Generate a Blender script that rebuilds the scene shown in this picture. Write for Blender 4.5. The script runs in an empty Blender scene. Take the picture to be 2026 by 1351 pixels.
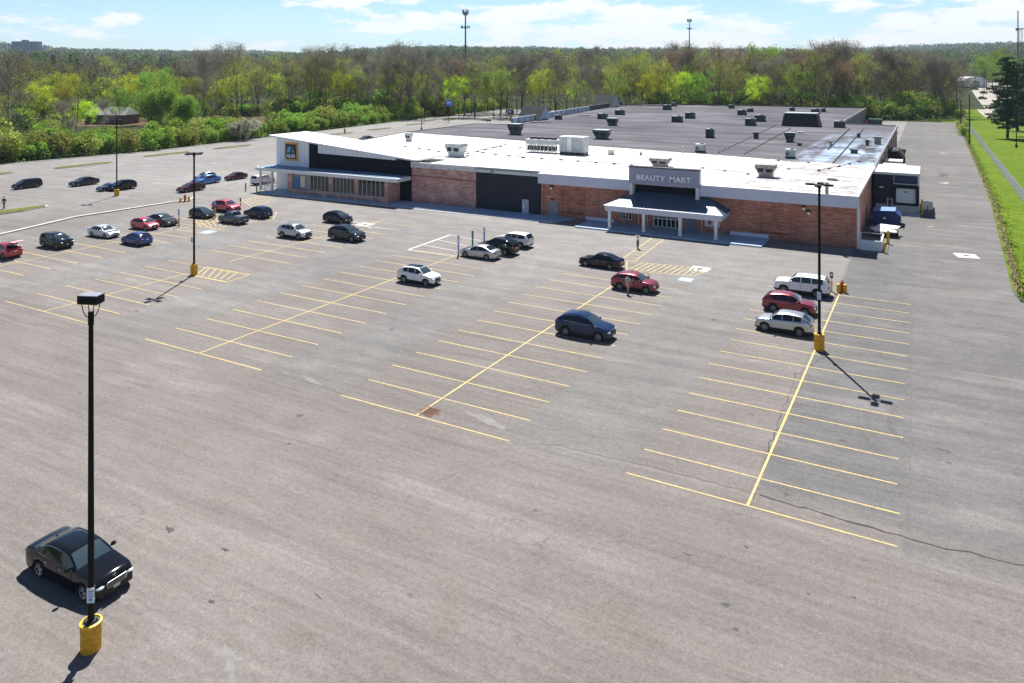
import bpy, bmesh, math, random
import numpy as np
from mathutils import Vector, Matrix
random.seed(7); rng = np.random.default_rng(11)
scene = bpy.context.scene
col = scene.collection
R = math.radians

# ---------------------------------------------------------------- camera
F, VH, CX, CH, TH = 1486.0, 143.4, 1013.0, 20.354, 0.5054   # photo pixels, camera height in metres, heading
CT, ST = math.cos(TH), math.sin(TH)
cam_d = bpy.data.cameras.new('camera'); cam = bpy.data.objects.new('camera', cam_d); col.objects.link(cam)
cam.location = (0, 0, CH); cam.rotation_euler = (R(90), 0, TH)
cam_d.sensor_width = 36; cam_d.lens = 36 * F / 2026; cam_d.shift_y = -(675.5 - VH) / 2026
cam_d.clip_start = 0.5; cam_d.clip_end = 20000
scene.camera = cam

# ---------------------------------------------------------------- light
EL = 55.0
sun_dir = Vector((-ST * math.cos(R(EL)), CT * math.cos(R(EL)), math.sin(R(EL))))
sd = bpy.data.lights.new('sun', 'SUN'); sd.energy = 5.0; sd.angle = R(0.5); sd.color = (1.0, 0.955, 0.90)
sun = bpy.data.objects.new('sun', sd); col.objects.link(sun)
sun.rotation_euler = sun_dir.to_track_quat('Z', 'Y').to_euler()
w = bpy.data.worlds.new('World'); scene.world = w; w.use_nodes = True
nt = w.node_tree; nt.nodes.clear()
def wn(t, **k):
    n = nt.nodes.new(t)
    for a, b in k.items(): setattr(n, a, b)
    return n
sky = wn('ShaderNodeTexSky', sky_type='NISHITA', sun_disc=False, sun_elevation=R(EL), sun_rotation=-TH,
         altitude=300, air_density=1.0, dust_density=0.4, ozone_density=2.0)
bg = wn('ShaderNodeBackground'); bg.inputs['Strength'].default_value = 0.037
bgc = wn('ShaderNodeBackground'); bgc.inputs['Color'].default_value = (1.0, 1.0, 1.0, 1); bgc.inputs['Strength'].default_value = 0.60
mixs = wn('ShaderNodeMixShader'); outw = wn('ShaderNodeOutputWorld')
tc = wn('ShaderNodeTexCoord'); sep = wn('ShaderNodeSeparateXYZ')
nt.links.new(tc.outputs['Generated'], sep.inputs[0])
def wmath(op, a, b=None):
    n = wn('ShaderNodeMath', operation=op)
    for i, q in enumerate((a, b)):
        if q is None: continue
        if isinstance(q, (int, float)): n.inputs[i].default_value = q
        else: nt.links.new(q, n.inputs[i])
    return n.outputs[0]
zz = wmath('ADD', wmath('MAXIMUM', sep.outputs[2], 0.0), 0.05)
comb = wn('ShaderNodeCombineXYZ')
nt.links.new(wmath('MULTIPLY', sep.outputs[0], 9.0), comb.inputs[0]); nt.links.new(wmath('MULTIPLY', sep.outputs[1], 9.0), comb.inputs[1]); nt.links.new(wmath('MULTIPLY', sep.outputs[2], 34.0), comb.inputs[2])
nz = wn('ShaderNodeTexNoise'); nz.inputs['Scale'].default_value = 1.25; nz.inputs['Detail'].default_value = 9; nz.inputs['Roughness'].default_value = 0.60
nt.links.new(comb.outputs[0], nz.inputs['Vector'])
nz2 = wn('ShaderNodeTexNoise'); nz2.inputs['Scale'].default_value = 0.35; nz2.inputs['Detail'].default_value = 2
nt.links.new(comb.outputs[0], nz2.inputs['Vector'])
addn = wmath('ADD', nz.outputs['Fac'], wmath('MULTIPLY', wmath('SUBTRACT', nz2.outputs['Fac'], 0.5), 0.55))
# more cloud towards the right of the view, as photographed
side = wmath('ADD', wmath('MULTIPLY', sep.outputs[0], CT), wmath('MULTIPLY', sep.outputs[1], ST))
addn = wmath('ADD', addn, wmath('MULTIPLY', side, 0.17))
ramp = wn('ShaderNodeMapRange'); ramp.inputs['From Min'].default_value = 0.495; ramp.inputs['From Max'].default_value = 0.575
ramp.inputs['To Max'].default_value = 0.92
nt.links.new(addn, ramp.inputs['Value'])
lowc = wn('ShaderNodeMapRange'); lowc.inputs['From Min'].default_value = 0.26; lowc.inputs['From Max'].default_value = 0.12; nt.links.new(sep.outputs[2], lowc.inputs['Value'])
rampf = wmath('MULTIPLY', ramp.outputs[0], lowc.outputs[0])
hzb = wn('ShaderNodeMapRange'); hzb.interpolation_type = 'SMOOTHSTEP'      # brighter air near the horizon
for q_, v_ in zip(('From Min', 'From Max', 'To Min', 'To Max'), (0.05, 0.34, 1.75, 0.95)): hzb.inputs[q_].default_value = v_
nt.links.new(sep.outputs[2], hzb.inputs['Value'])
tint = wn('ShaderNodeVectorMath', operation='MULTIPLY'); nt.links.new(sky.outputs[0], tint.inputs[0]); tint.inputs[1].default_value = (0.86, 1.0, 1.20)
scl = wn('ShaderNodeVectorMath', operation='SCALE'); nt.links.new(tint.outputs[0], scl.inputs[0]); nt.links.new(hzb.outputs[0], scl.inputs['Scale'])
nt.links.new(scl.outputs[0], bg.inputs['Color'])
nt.links.new(rampf, mixs.inputs[0]); nt.links.new(bg.outputs[0], mixs.inputs[1]); nt.links.new(bgc.outputs[0], mixs.inputs[2])
nt.links.new(mixs.outputs[0], outw.inputs['Surface'])

vs = scene.view_settings
vs.view_transform = 'Standard'; vs.look = 'None'; vs.gamma = 1; vs.use_curve_mapping = False; vs.exposure = 0.88
scene.render.engine = 'CYCLES'
scene.cycles.max_bounces = 6; scene.cycles.transparent_max_bounces = 8

# ---------------------------------------------------------------- helpers
def at(u, v, z=0.0):
    """photo pixel -> lot coordinates on the plane of height z"""
    Y = F * (CH - z) / (v - VH); X = (u - CX) / F * Y
    return (X * CT - Y * ST, X * ST + Y * CT)
def cam_pt(u, Y):
    X = (u - CX) / F * Y
    return (X * CT - Y * ST, X * ST + Y * CT)
def on_y(u, v, y0):
    k = (u - CX) / F; x = (k * y0 * CT - y0 * ST) / (CT + k * ST); Y = -x * ST + y0 * CT
    return x, CH - (v - VH) * Y / F
def depth(x, y): return -x * ST + y * CT
def project(x, y, z):
    X = x * CT + y * ST; Y = depth(x, y)
    return CX + F * X / Y, VH + F * (CH - z) / Y

class MB:
    def __init__(s): s.v = []; s.f = []
    def add(s, vs_, fs):
        n = len(s.v); s.v += [tuple(p) for p in vs_]; s.f += [tuple(i + n for i in q) for q in fs]; return s
    def box(s, x0, x1, y0, y1, z0, z1):
        return s.add([(x0,y0,z0),(x1,y0,z0),(x1,y1,z0),(x0,y1,z0),(x0,y0,z1),(x1,y0,z1),(x1,y1,z1),(x0,y1,z1)],
              [(3,2,1,0),(4,5,6,7),(0,1,5,4),(1,2,6,5),(2,3,7,6),(3,0,4,7)])
    def cbox(s, cx, cy, cz, sx, sy, sz, taper=1.0, rot=0.0):
        hx, hy, hz = sx / 2, sy / 2, sz / 2; c, q = math.cos(rot), math.sin(rot)
        P = []
        for zc, t in ((-hz, 1), (hz, taper)):
            for a, b in ((-hx,-hy),(hx,-hy),(hx,hy),(-hx,hy)):
                a *= t; b *= t
                P.append((cx + a * c - b * q, cy + a * q + b * c, cz + zc))
        return s.add(P, [(3,2,1,0),(4,5,6,7),(0,1,5,4),(1,2,6,5),(2,3,7,6),(3,0,4,7)])
    def tube(s, p0, p1, r0, r1=None, n=8, caps=True):
        r1 = r0 if r1 is None else r1
        p0 = Vector(p0); p1 = Vector(p1); d = (p1 - p0)
        if d.length < 1e-6: return s
        d.normalize(); a = d.orthogonal().normalized(); b = d.cross(a)
        P = []
        for p, r in ((p0, r0), (p1, r1)):
            for i in range(n):
                t = 2 * math.pi * i / n; P.append(p + a * (r * math.cos(t)) + b * (r * math.sin(t)))
        fs = [(i, (i + 1) % n, n + (i + 1) % n, n + i) for i in range(n)]
        if caps: fs += [tuple(range(n - 1, -1, -1)), tuple(range(n, 2 * n))]
        return s.add(P, fs)
    def path(s, pts, r, n=6):
        for a, b in zip(pts, pts[1:]): s.tube(a, b, r, r, n)
        return s
    def ellipsoid(s, c, rx, ry, rz, nu=12, nv=8):
        P = []; fs = []
        for j in range(nv + 1):
            ph = math.pi * j / nv
            for i in range(nu):
                t = 2 * math.pi * i / nu
                P.append((c[0] + rx * math.sin(ph) * math.cos(t), c[1] + ry * math.sin(ph) * math.sin(t), c[2] + rz * math.cos(ph)))
        for j in range(nv):
            for i in range(nu):
                fs.append((j * nu + i, (j + 1) * nu + i, (j + 1) * nu + (i + 1) % nu, j * nu + (i + 1) % nu))
        return s.add(P, fs)
    def prism(s, poly, z0, z1):
        n = len(poly)
        return s.add([(x, y, z0) for x, y in poly] + [(x, y, z1) for x, y in poly],
                     [tuple(range(n - 1, -1, -1)), tuple(range(n, 2 * n))] + [(i, (i + 1) % n, n + (i + 1) % n, n + i) for i in range(n)])
    def sheet(s, poly, z):
        return s.add([(x, y, z) for x, y in poly], [tuple(range(len(poly)))])
    def strip(s, pts, wd, z):
        for (x0, y0), (x1, y1) in zip(pts, pts[1:]):
            dx, dy = x1 - x0, y1 - y0; L = math.hypot(dx, dy) or 1; nx, ny = -dy / L * wd / 2, dx / L * wd / 2
            s.add([(x0 + nx, y0 + ny, z), (x0 - nx, y0 - ny, z), (x1 - nx, y1 - ny, z), (x1 + nx, y1 + ny, z)], [(0, 1, 2, 3)])
        return s
    def build(s, name, m, parent=None, world=False, smooth=False, bevel=0.0):
        me = bpy.data.meshes.new(name)
        V = s.v
        if world and parent is not None:
            o = parent; off = Vector((0, 0, 0))
            while o is not None: off += o.location; o = o.parent
            V = [(a - off.x, b - off.y, c - off.z) for a, b, c in V]
        me.from_pydata(V, [], s.f); me.validate(); me.update()
        if smooth:
            me.shade_smooth()
            try: me.set_sharp_from_angle(angle=R(38))
            except Exception: pass
        me.materials.append(m)
        ob = bpy.data.objects.new(name, me); col.objects.link(ob)
        if parent is not None: ob.parent = parent
        if bevel:
            md = ob.modifiers.new('bevel', 'BEVEL'); md.width = bevel; md.segments = 1; md.limit_method = 'ANGLE'
        return ob

def tag(o, label=None, cat=None, group=None, kind=None):
    if label: o['label'] = label
    if cat: o['category'] = cat
    if group: o['group'] = group
    if kind: o['kind'] = kind
    return o
def empty(name, loc=(0, 0, 0), rz=0.0, label=None, cat=None, group=None):
    o = bpy.data.objects.new(name, None); col.objects.link(o); o.empty_display_size = 0.3
    o.location = (loc[0], loc[1], loc[2] if len(loc) > 2 else 0.0); o.rotation_euler.z = rz
    return tag(o, label, cat, group)
def copy_tree(o, parent=None):
    c = o.copy(); col.objects.link(c)
    if parent is not None: c.parent = parent
    for ch in list(o.children): copy_tree(ch, c)
    return c

# ---------------------------------------------------------------- materials
MATS = {}
def mat(name, c, rough=0.6, metal=0.0, coat=0.0, spec=0.5, var=0.0, vscale=1.0, bump=0.0, bscale=20.0, emit=None, alpha=None):
    if name in MATS: return MATS[name]
    m = bpy.data.materials.new(name); m.use_nodes = True; MATS[name] = m
    n = m.node_tree.nodes; l = m.node_tree.links; b = n['Principled BSDF']
    b.inputs['Base Color'].default_value = (*c, 1); b.inputs['Roughness'].default_value = rough; b.inputs['Metallic'].default_value = metal
    b.inputs['Coat Weight'].default_value = coat; b.inputs['Coat Roughness'].default_value = 0.04
    b.inputs['Specular IOR Level'].default_value = spec
    tcn = n.new('ShaderNodeTexCoord')
    nzn = n.new('ShaderNodeTexNoise'); nzn.inputs['Scale'].default_value = vscale; nzn.inputs['Detail'].default_value = 6
    l.new(tcn.outputs['Object'], nzn.inputs['Vector'])
    if var > 0:
        mr = n.new('ShaderNodeMapRange'); mr.inputs['From Min'].default_value = 0.3; mr.inputs['From Max'].default_value = 0.7
        mr.inputs['To Min'].default_value = 1 - var; mr.inputs['To Max'].default_value = 1 + var
        l.new(nzn.outputs['Fac'], mr.inputs['Value'])
        vm = n.new('ShaderNodeVectorMath'); vm.operation = 'SCALE'; vm.inputs[0].default_value = c
        l.new(mr.outputs[0], vm.inputs['Scale']); l.new(vm.outputs[0], b.inputs['Base Color'])
    else:
        mr = n.new('ShaderNodeMapRange'); mr.inputs['To Min'].default_value = max(0, rough - 0.04); mr.inputs['To Max'].default_value = min(1, rough + 0.04)
        l.new(nzn.outputs['Fac'], mr.inputs['Value']); l.new(mr.outputs[0], b.inputs['Roughness'])
    if bump > 0:
        nb = n.new('ShaderNodeTexNoise'); nb.inputs['Scale'].default_value = bscale; nb.inputs['Detail'].default_value = 4
        l.new(tcn.outputs['Object'], nb.inputs['Vector'])
        bp = n.new('ShaderNodeBump'); bp.inputs['Strength'].default_value = bump; l.new(nb.outputs['Fac'], bp.inputs['Height']); l.new(bp.outputs[0], b.inputs['Normal'])
    if emit:
        b.inputs['Emission Color'].default_value = (*emit[0], 1); b.inputs['Emission Strength'].default_value = emit[1]
    return m

class NT:
    """small node helper for the bigger materials"""
    def __init__(s, name):
        s.m = bpy.data.materials.new(name); s.m.use_nodes = True; s.n = s.m.node_tree.nodes; s.l = s.m.node_tree.links
        s.b = s.n['Principled BSDF']; MATS[name] = s.m
        s.pos = s.n.new('ShaderNodeNewGeometry').outputs['Position']
    def lk(s, a, b):
        if isinstance(a, (int, float)): b.default_value = a
        elif isinstance(a, (tuple, list)): b.default_value = a if len(a) != 3 or b.type == 'VECTOR' else (*a, 1)
        else: s.l.new(a, b)
    def node(s, t, **k):
        q = s.n.new(t)
        for a, b in k.items(): setattr(q, a, b)
        return q
    def math(s, op, a, b=0.0, clamp=False):
        q = s.node('ShaderNodeMath', operation=op, use_clamp=clamp); s.lk(a, q.inputs[0]); s.lk(b, q.inputs[1]); return q.outputs[0]
    def mapping(s, vec, scale=(1, 1, 1), loc=(0, 0, 0), rot=(0, 0, 0)):
        q = s.node('ShaderNodeMapping'); s.lk(vec, q.inputs[0]); q.inputs['Scale'].default_value = scale; q.inputs['Location'].default_value = loc; q.inputs['Rotation'].default_value = rot; return q.outputs[0]
    def noise(s, scale, detail=4, rough=0.55, vec=None, dist=0.0):
        q = s.node('ShaderNodeTexNoise'); s.lk(vec if vec is not None else s.pos, q.inputs['Vector']); q.inputs['Scale'].default_value = scale
        q.inputs['Detail'].default_value = detail; q.inputs['Roughness'].default_value = rough; q.inputs['Distortion'].default_value = dist; return q.outputs['Fac']
    def rng(s, v, a, b, c=0.0, d=1.0, smooth=False):
        q = s.node('ShaderNodeMapRange'); s.lk(v, q.inputs['Value'])
        if smooth: q.interpolation_type = 'SMOOTHSTEP'
        for nme, x in zip(('From Min', 'From Max', 'To Min', 'To Max'), (a, b, c, d)): q.inputs[nme].default_value = x
        return q.outputs[0]
    def mix(s, f, a, b, mode='MIX'):
        q = s.node('ShaderNodeMix', data_type='RGBA', blend_type=mode); s.lk(f, q.inputs[0]); s.lk(a, q.inputs[6]); s.lk(b, q.inputs[7]); return q.outputs[2]
    def scale(s, c, f):
        q = s.node('ShaderNodeVectorMath', operation='SCALE'); s.lk(c, q.inputs[0]); s.lk(f, q.inputs['Scale']); return q.outputs[0]
    def sep(s, v=None):
        q = s.node('ShaderNodeSeparateXYZ'); s.lk(v if v is not None else s.pos, q.inputs[0]); return q.outputs
    def bump(s, h, st, dist=1.0):
        q = s.node('ShaderNodeBump'); q.inputs['Strength'].default_value = st; q.inputs['Distance'].default_value = dist; s.lk(h, q.inputs['Height']); s.l.new(q.outputs[0], s.b.inputs['Normal'])
    def color(s, c): s.lk(c, s.b.inputs['Base Color'])
    def rough(s, r): s.lk(r, s.b.inputs['Roughness'])

def asphalt_material():
    t = NT('asphalt')
    x, y, z = t.sep()
    big = t.noise(0.035, 5, 0.6)
    med = t.noise(0.35, 6, 0.62, dist=0.6)
    streak = t.noise(1.0, 5, 0.6, vec=t.mapping(t.pos, scale=(0.06, 0.9, 1), rot=(0, 0, R(-12))))
    fine = t.noise(9.0, 4, 0.75)
    grit = t.noise(38.0, 2, 0.8)
    f = t.math('MULTIPLY', t.rng(big, 0.3, 0.7, 0.84, 1.14), t.rng(med, 0.3, 0.7, 0.86, 1.12))
    f = t.math('MULTIPLY', f, t.rng(streak, 0.32, 0.68, 0.87, 1.11))
    streak2 = t.noise(1.0, 7, 0.7, vec=t.mapping(t.pos, scale=(0.22, 3.2, 1), rot=(0, 0, R(4)))); f = t.math('MULTIPLY', f, t.rng(streak2, 0.3, 0.7, 0.86, 1.13))
    speck = t.noise(3.2, 10, 0.85); f = t.math('MULTIPLY', f, t.rng(speck, 0.3, 0.7, 0.72, 1.28))
    f = t.math('MULTIPLY', f, t.rng(fine, 0.3, 0.7, 0.74, 1.24))
    f = t.math('MULTIPLY', f, t.rng(grit, 0.32, 0.68, 0.66, 1.34))
    # resurfaced bay to the right of the last spine: a greyer, darker mix
    edge = t.math('ADD', x, t.rng(t.noise(0.4), 0, 1, -0.5, 0.5))
    bay = t.math('MULTIPLY', t.rng(edge, -7.6, -7.2), t.rng(y, 37.5, 38.5))
    bay2 = t.math('MULTIPLY', t.rng(edge, -1.15, -0.85), t.rng(t.math('SUBTRACT', y, t.math('MULTIPLY', x, 0.12)), 35.2, 35.8))
    # driven-over aisles are cooler and greyer, the stalls warmer
    row = t.math('ABSOLUTE', t.math('SUBTRACT', t.math('FRACT', t.math('DIVIDE', t.math('ADD', x, 7.3), 19.4)), 0.5))
    aisle = t.math('MULTIPLY', t.rng(row, 0.22, 0.14, 0, 1, True), t.rng(y, 34, 44))
    warm = (0.183, 0.166, 0.153); cool = (0.170, 0.167, 0.160); dark = (0.122, 0.121, 0.120)
    c = t.mix(t.rng(med, 0.35, 0.65), warm, (0.160, 0.147, 0.138))
    c = t.mix(aisle, c, cool)
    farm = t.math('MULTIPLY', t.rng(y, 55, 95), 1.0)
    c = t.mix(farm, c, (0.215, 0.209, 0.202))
    c = t.mix(t.math('MULTIPLY', bay, 0.9), c, dark)
    c = t.mix(t.math('MULTIPLY', bay2, 0.75), c, (0.142, 0.137, 0.133))
    # oil drips and stains
    v = t.node('ShaderNodeTexVoronoi'); v.inputs['Scale'].default_value = 0.33
    t.lk(t.mapping(t.pos, scale=(1, 1.0, 1)), v.inputs['Vector'])
    sp = t.math('ADD', v.outputs['Distance'], t.rng(t.noise(2.6, 4), 0, 1, -0.16, 0.16))
    pick = t.rng(t.noise(0.21, 2), 0.47, 0.55)
    oil = t.math('MULTIPLY', t.rng(sp, 0.075, 0.02, 0, 0.8), pick)
    c = t.mix(oil, c, (0.075, 0.070, 0.068))
    # bleached tracks
    pale = t.rng(t.noise(0.12, 5, 0.65, vec=t.mapping(t.pos, scale=(0.5, 1.6, 1), rot=(0, 0, R(-18)))), 0.54, 0.66, 0, 0.5)
    c = t.mix(pale, c, (0.235, 0.22, 0.21))
    # hairline cracks
    vc = t.node('ShaderNodeTexVoronoi', feature='DISTANCE_TO_EDGE'); vc.inputs['Scale'].default_value = 0.075
    wob = t.node('ShaderNodeVectorMath', operation='ADD'); t.lk(t.pos, wob.inputs[0])
    nv = t.node('ShaderNodeTexNoise'); nv.inputs['Scale'].default_value = 0.5; nv.inputs['Detail'].default_value = 6; t.lk(t.pos, nv.inputs['Vector'])
    sc = t.node('ShaderNodeVectorMath', operation='SCALE'); t.lk(nv.outputs['Color'], sc.inputs[0]); sc.inputs['Scale'].default_value = 5.0
    t.lk(sc.outputs[0], wob.inputs[1]); t.lk(wob.outputs[0], vc.inputs['Vector'])
    crack = t.math('MULTIPLY', t.rng(vc.outputs['Distance'], 0.0045, 0.001, 0, 1), t.rng(t.noise(0.08, 3), 0.50, 0.60, 0, 0.35))
    c = t.mix(crack, c, (0.06, 0.055, 0.052))
    # tyre marks sweeping round the right-hand corner
    dx = t.math('SUBTRACT', x, 3.6); dy = t.math('SUBTRACT', y, 49.5)
    rr = t.math('SQRT', t.math('ADD', t.math('MULTIPLY', dx, dx), t.math('MULTIPLY', dy, dy)))
    ring = t.noise(1.0, 5, 0.7, vec=t.node('ShaderNodeCombineXYZ').outputs[0])
    cmb = t.node('ShaderNodeCombineXYZ'); t.lk(t.math('MULTIPLY', rr, 2.6), cmb.inputs[0]); t.lk(t.math('MULTIPLY', y, 0.05), cmb.inputs[1])
    rn = t.noise(1.0, 3, 0.6, vec=cmb.outputs[0])
    tm = t.math('MULTIPLY', t.rng(rn, 0.57, 0.66, 0, 0.6), t.math('MULTIPLY', t.rng(rr, 3.5, 5), t.rng(rr, 10.5, 8)))
    c = t.mix(tm, c, (0.10, 0.095, 0.092))
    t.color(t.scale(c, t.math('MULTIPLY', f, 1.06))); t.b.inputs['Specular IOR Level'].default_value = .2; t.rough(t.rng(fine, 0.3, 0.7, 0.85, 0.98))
    t.bump(t.math('ADD', t.math('MULTIPLY', fine, 0.4), grit), 0.35, 0.02)
    return t.m
M_ASPH = asphalt_material()

def brick_material(name, c1, c2, mortar, dirt=0.5):
    t = NT(name)
    x, y, z = t.sep()
    cmb = t.node('ShaderNodeCombineXYZ'); t.lk(t.math('ADD', x, y), cmb.inputs[0]); t.lk(z, cmb.inputs[1])
    b = t.node('ShaderNodeTexBrick'); t.lk(cmb.outputs[0], b.inputs['Vector'])
    b.inputs['Scale'].default_value = 1.0; b.inputs['Brick Width'].default_value = 0.62; b.inputs['Row Height'].default_value = 0.20
    b.inputs['Mortar Size'].default_value = 0.016; b.inputs['Color1'].default_value = (*c1, 1); b.inputs['Color2'].default_value = (*c2, 1); b.inputs['Mortar'].default_value = (*mortar, 1)
    n1 = t.noise(0.7, 5, 0.6); n2 = t.noise(1.0, 4, 0.6, vec=t.mapping(t.pos, scale=(2.2, 2.2, 0.25)))
    f = t.math('MULTIPLY', t.rng(n1, 0.3, 0.7, 0.75, 1.25), t.rng(t.noise(1.0, 5, 0.7, vec=t.mapping(t.pos, scale=(0.5, 0.5, 7))), 0.3, 0.7, 0.72, 1.28))
    c = t.scale(b.outputs['Color'], f)
    foot = t.math('MULTIPLY', t.rng(z, 1.2, 0.0), t.rng(t.noise(1.5, 3), 0.3, 0.7, 0.2, dirt))
    c = t.mix(foot, c, (0.10, 0.06, 0.06))
    pale = t.math('MULTIPLY', t.rng(t.noise(1.3, 4, 0.7), 0.66, 0.74), 0.35)
    c = t.mix(pale, c, (0.62, 0.52, 0.46))
    t.color(c); t.rough(0.85); t.bump(b.outputs['Fac'], -0.4, 0.01)
    return t.m
M_BRICK = brick_material('brick_red', (0.56, 0.20, 0.12), (0.35, 0.11, 0.07), (0.50, 0.38, 0.31))
M_BRICKP = brick_material('brick_pale', (0.66, 0.35, 0.28), (0.46, 0.21, 0.17), (0.56, 0.46, 0.42), 0.8)

def roof_material():
    t = NT('roof_white_membrane'); x, y, z = t.sep()
    n1 = t.noise(0.5, 6, 0.65, vec=t.mapping(t.pos, scale=(0.35, 1.2, 1)))
    n2 = t.noise(2.2, 5, 0.7)
    right = t.rng(x, -32, -14)     # the right-hand end is scuffed down to the old grey
    th = t.math('ADD', t.math('MULTIPLY', n1, 0.6), t.math('ADD', t.math('MULTIPLY', n2, 0.4), t.math('ADD', t.math('MULTIPLY', right, 0.065), 0.012)))
    patch = t.rng(th, 0.535, 0.60, 0, 0.85)
    c = t.mix(patch, (0.70, 0.69, 0.68), (0.17, 0.165, 0.16))
    rust = t.rng(t.noise(0.9, 4), 0.62, 0.70, 0, 0.6)
    c = t.mix(rust, c, (0.30, 0.215, 0.15))
    lap = t.math('ABSOLUTE', t.math('SUBTRACT', t.math('FRACT', t.math('DIVIDE', y, 6.2)), 0.5)); c = t.mix(t.rng(lap, 0.488, 0.496, 0, 0.6), c, (0.16, 0.16, 0.17))
    t.color(c); t.b.inputs['Specular IOR Level'].default_value = .2; t.rough(0.65); t.bump(n2, 0.1, 0.02); return t.m
def roof_dark_material():
    t = NT('roof_grey_membrane'); x, y, z = t.sep()
    n1 = t.noise(1.0, 6, 0.62, vec=t.mapping(t.pos, scale=(0.03, 0.22, 1)))
    n2 = t.noise(0.8, 5, 0.7); n3 = t.noise(0.05, 3)
    f = t.math('MULTIPLY', t.rng(n1, 0.3, 0.7, 0.45, 1.9), t.rng(n2, 0.3, 0.7, 0.9, 1.1))
    lap = t.math('ABSOLUTE', t.math('SUBTRACT', t.math('FRACT', t.math('DIVIDE', y, 3.1)), 0.5))
    f = t.math('MULTIPLY', f, t.rng(lap, 0.485, 0.498, 1.0, 0.82))
    c = t.mix(t.rng(n3, 0.35, 0.65), (0.048, 0.047, 0.057), (0.100, 0.097, 0.110))
    # ponding on the right-hand strip, its pale blue reflection put into the colour
    strip = t.math('MULTIPLY', t.rng(x, -20.5, -19.0), t.rng(y, 205, 160))
    pond = t.math('MULTIPLY', t.rng(t.noise(0.16, 4, 0.6, vec=t.mapping(t.pos, scale=(1.6, 0.4, 1))), 0.40, 0.56), strip)
    c = t.mix(t.math('MULTIPLY', pond, 0.85), c, (0.26, 0.34, 0.44))
    t.color(t.scale(c, f)); t.b.inputs['Specular IOR Level'].default_value = .12; t.rough(0.8); t.bump(n2, 0.1, 0.02); return t.m
M_ROOFW = roof_material(); M_ROOFD = roof_dark_material()

def ground_material(name, c1, c2, c3, s=0.05):
    t = NT(name)
    a = t.noise(s, 6, 0.6); b = t.noise(s * 9, 6, 0.7); g = t.noise(3.5, 4, 0.7)
    c = t.mix(t.rng(a, 0.40, 0.60), c1, c2); c = t.mix(t.rng(b, 0.42, 0.62, 0, 0.9), c, c3); d_ = t.noise(s * 30, 5, 0.8); c = t.scale(c, t.rng(d_, 0.3, 0.7, 0.6, 1.4))
    t.color(t.scale(c, t.rng(g, 0.3, 0.7, 0.75, 1.25))); t.b.inputs['Specular IOR Level'].default_value = .1; t.rough(0.95); t.bump(g, 0.5, 0.1); return t.m
M_WOODFLOOR = ground_material('forest_floor', (0.022, 0.034, 0.010), (0.034, 0.032, 0.015), (0.03, 0.055, 0.010), 0.03)
M_GRASS = ground_material('mown_grass', (0.098, 0.165, 0.005), (0.145, 0.190, 0.010), (0.055, 0.105, 0.005), 0.09)
M_GRASSY = ground_material('dry_grass', (0.10, 0.13, 0.015), (0.08, 0.115, 0.012), (0.16, 0.14, 0.04), 0.2)
M_REED = ground_material('dry_reeds', (0.17, 0.10, 0.06), (0.14, 0.085, 0.05), (0.12, 0.095, 0.04), 0.2)
M_GRAVEL = ground_material('pale_gravel', (0.42, 0.38, 0.34), (0.36, 0.32, 0.29), (0.30, 0.28, 0.25), 0.06)
M_CONC = mat('concrete_pale', (0.50, 0.485, 0.46), 0.85, var=0.14, vscale=0.8, bump=0.2, bscale=15)
M_WALK = mat('sidewalk_concrete', (0.34, 0.46, 0.58), 0.8, var=0.16, vscale=0.6, bump=0.2, bscale=12)  # blue of the building's shade mixed into the concrete colour
M_CURB = mat('curb_concrete', (0.52, 0.50, 0.45), 0.85, var=0.15, vscale=1.2)

def paint_material(name, c, wear0=0.60, wear1=0.68):
    t = NT(name)
    n1 = t.noise(7.0, 5, 0.75); n2 = t.noise(0.5, 3)
    wv = t.math('ADD', t.math('MULTIPLY', n1, 0.75), t.math('MULTIPLY', n2, 0.25))
    t.color(t.mix(t.rng(wv, wear0, wear1, 0, 0.85), c, (0.25, 0.225, 0.205))); t.rough(0.75); return t.m
M_YEL = paint_material('road_paint_yellow', (0.66, 0.48, 0.13), 0.43, 0.60)
M_WHT = paint_material('road_paint_white', (0.66, 0.65, 0.63), 0.48, 0.64)
M_BLUEP = paint_material('road_paint_blue', (0.30, 0.50, 0.78), 0.5, 0.62)
# ================================================================ GROUND
def terr(x, y):
    """height of the land: flat lot, then slowly rising woods and hills"""
    Y = depth(x, y); X = x * CT + y * ST
    r = math.hypot(X, Y)
    K = [(0, 0), (450, 0), (560, 4), (650, 9), (1000, 30), (2000, 60), (3000, 90), (4500, 128), (9000, 200)]
    for (a, ha), (b, hb) in zip(K, K[1:]):
        if r <= b:
            h = ha + (hb - ha) * (r - a) / (b - a); break
    else: h = 200
    k = min(1, max(0, (r - 500) / 900))
    h += k * (7 * math.sin(X * 0.0035 + 1.3) + 5 * math.sin(X * 0.009 + Y * 0.002) + 6 * math.sin(Y * 0.004 + X * .001))
    k2 = min(1, max(0, (r - 1500) / 1500))
    h += k2 * 22 * math.sin(math.atan2(X, Y) * 9 + 2.2) * 0.5
    return h if Y > 0 else 0.0

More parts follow.
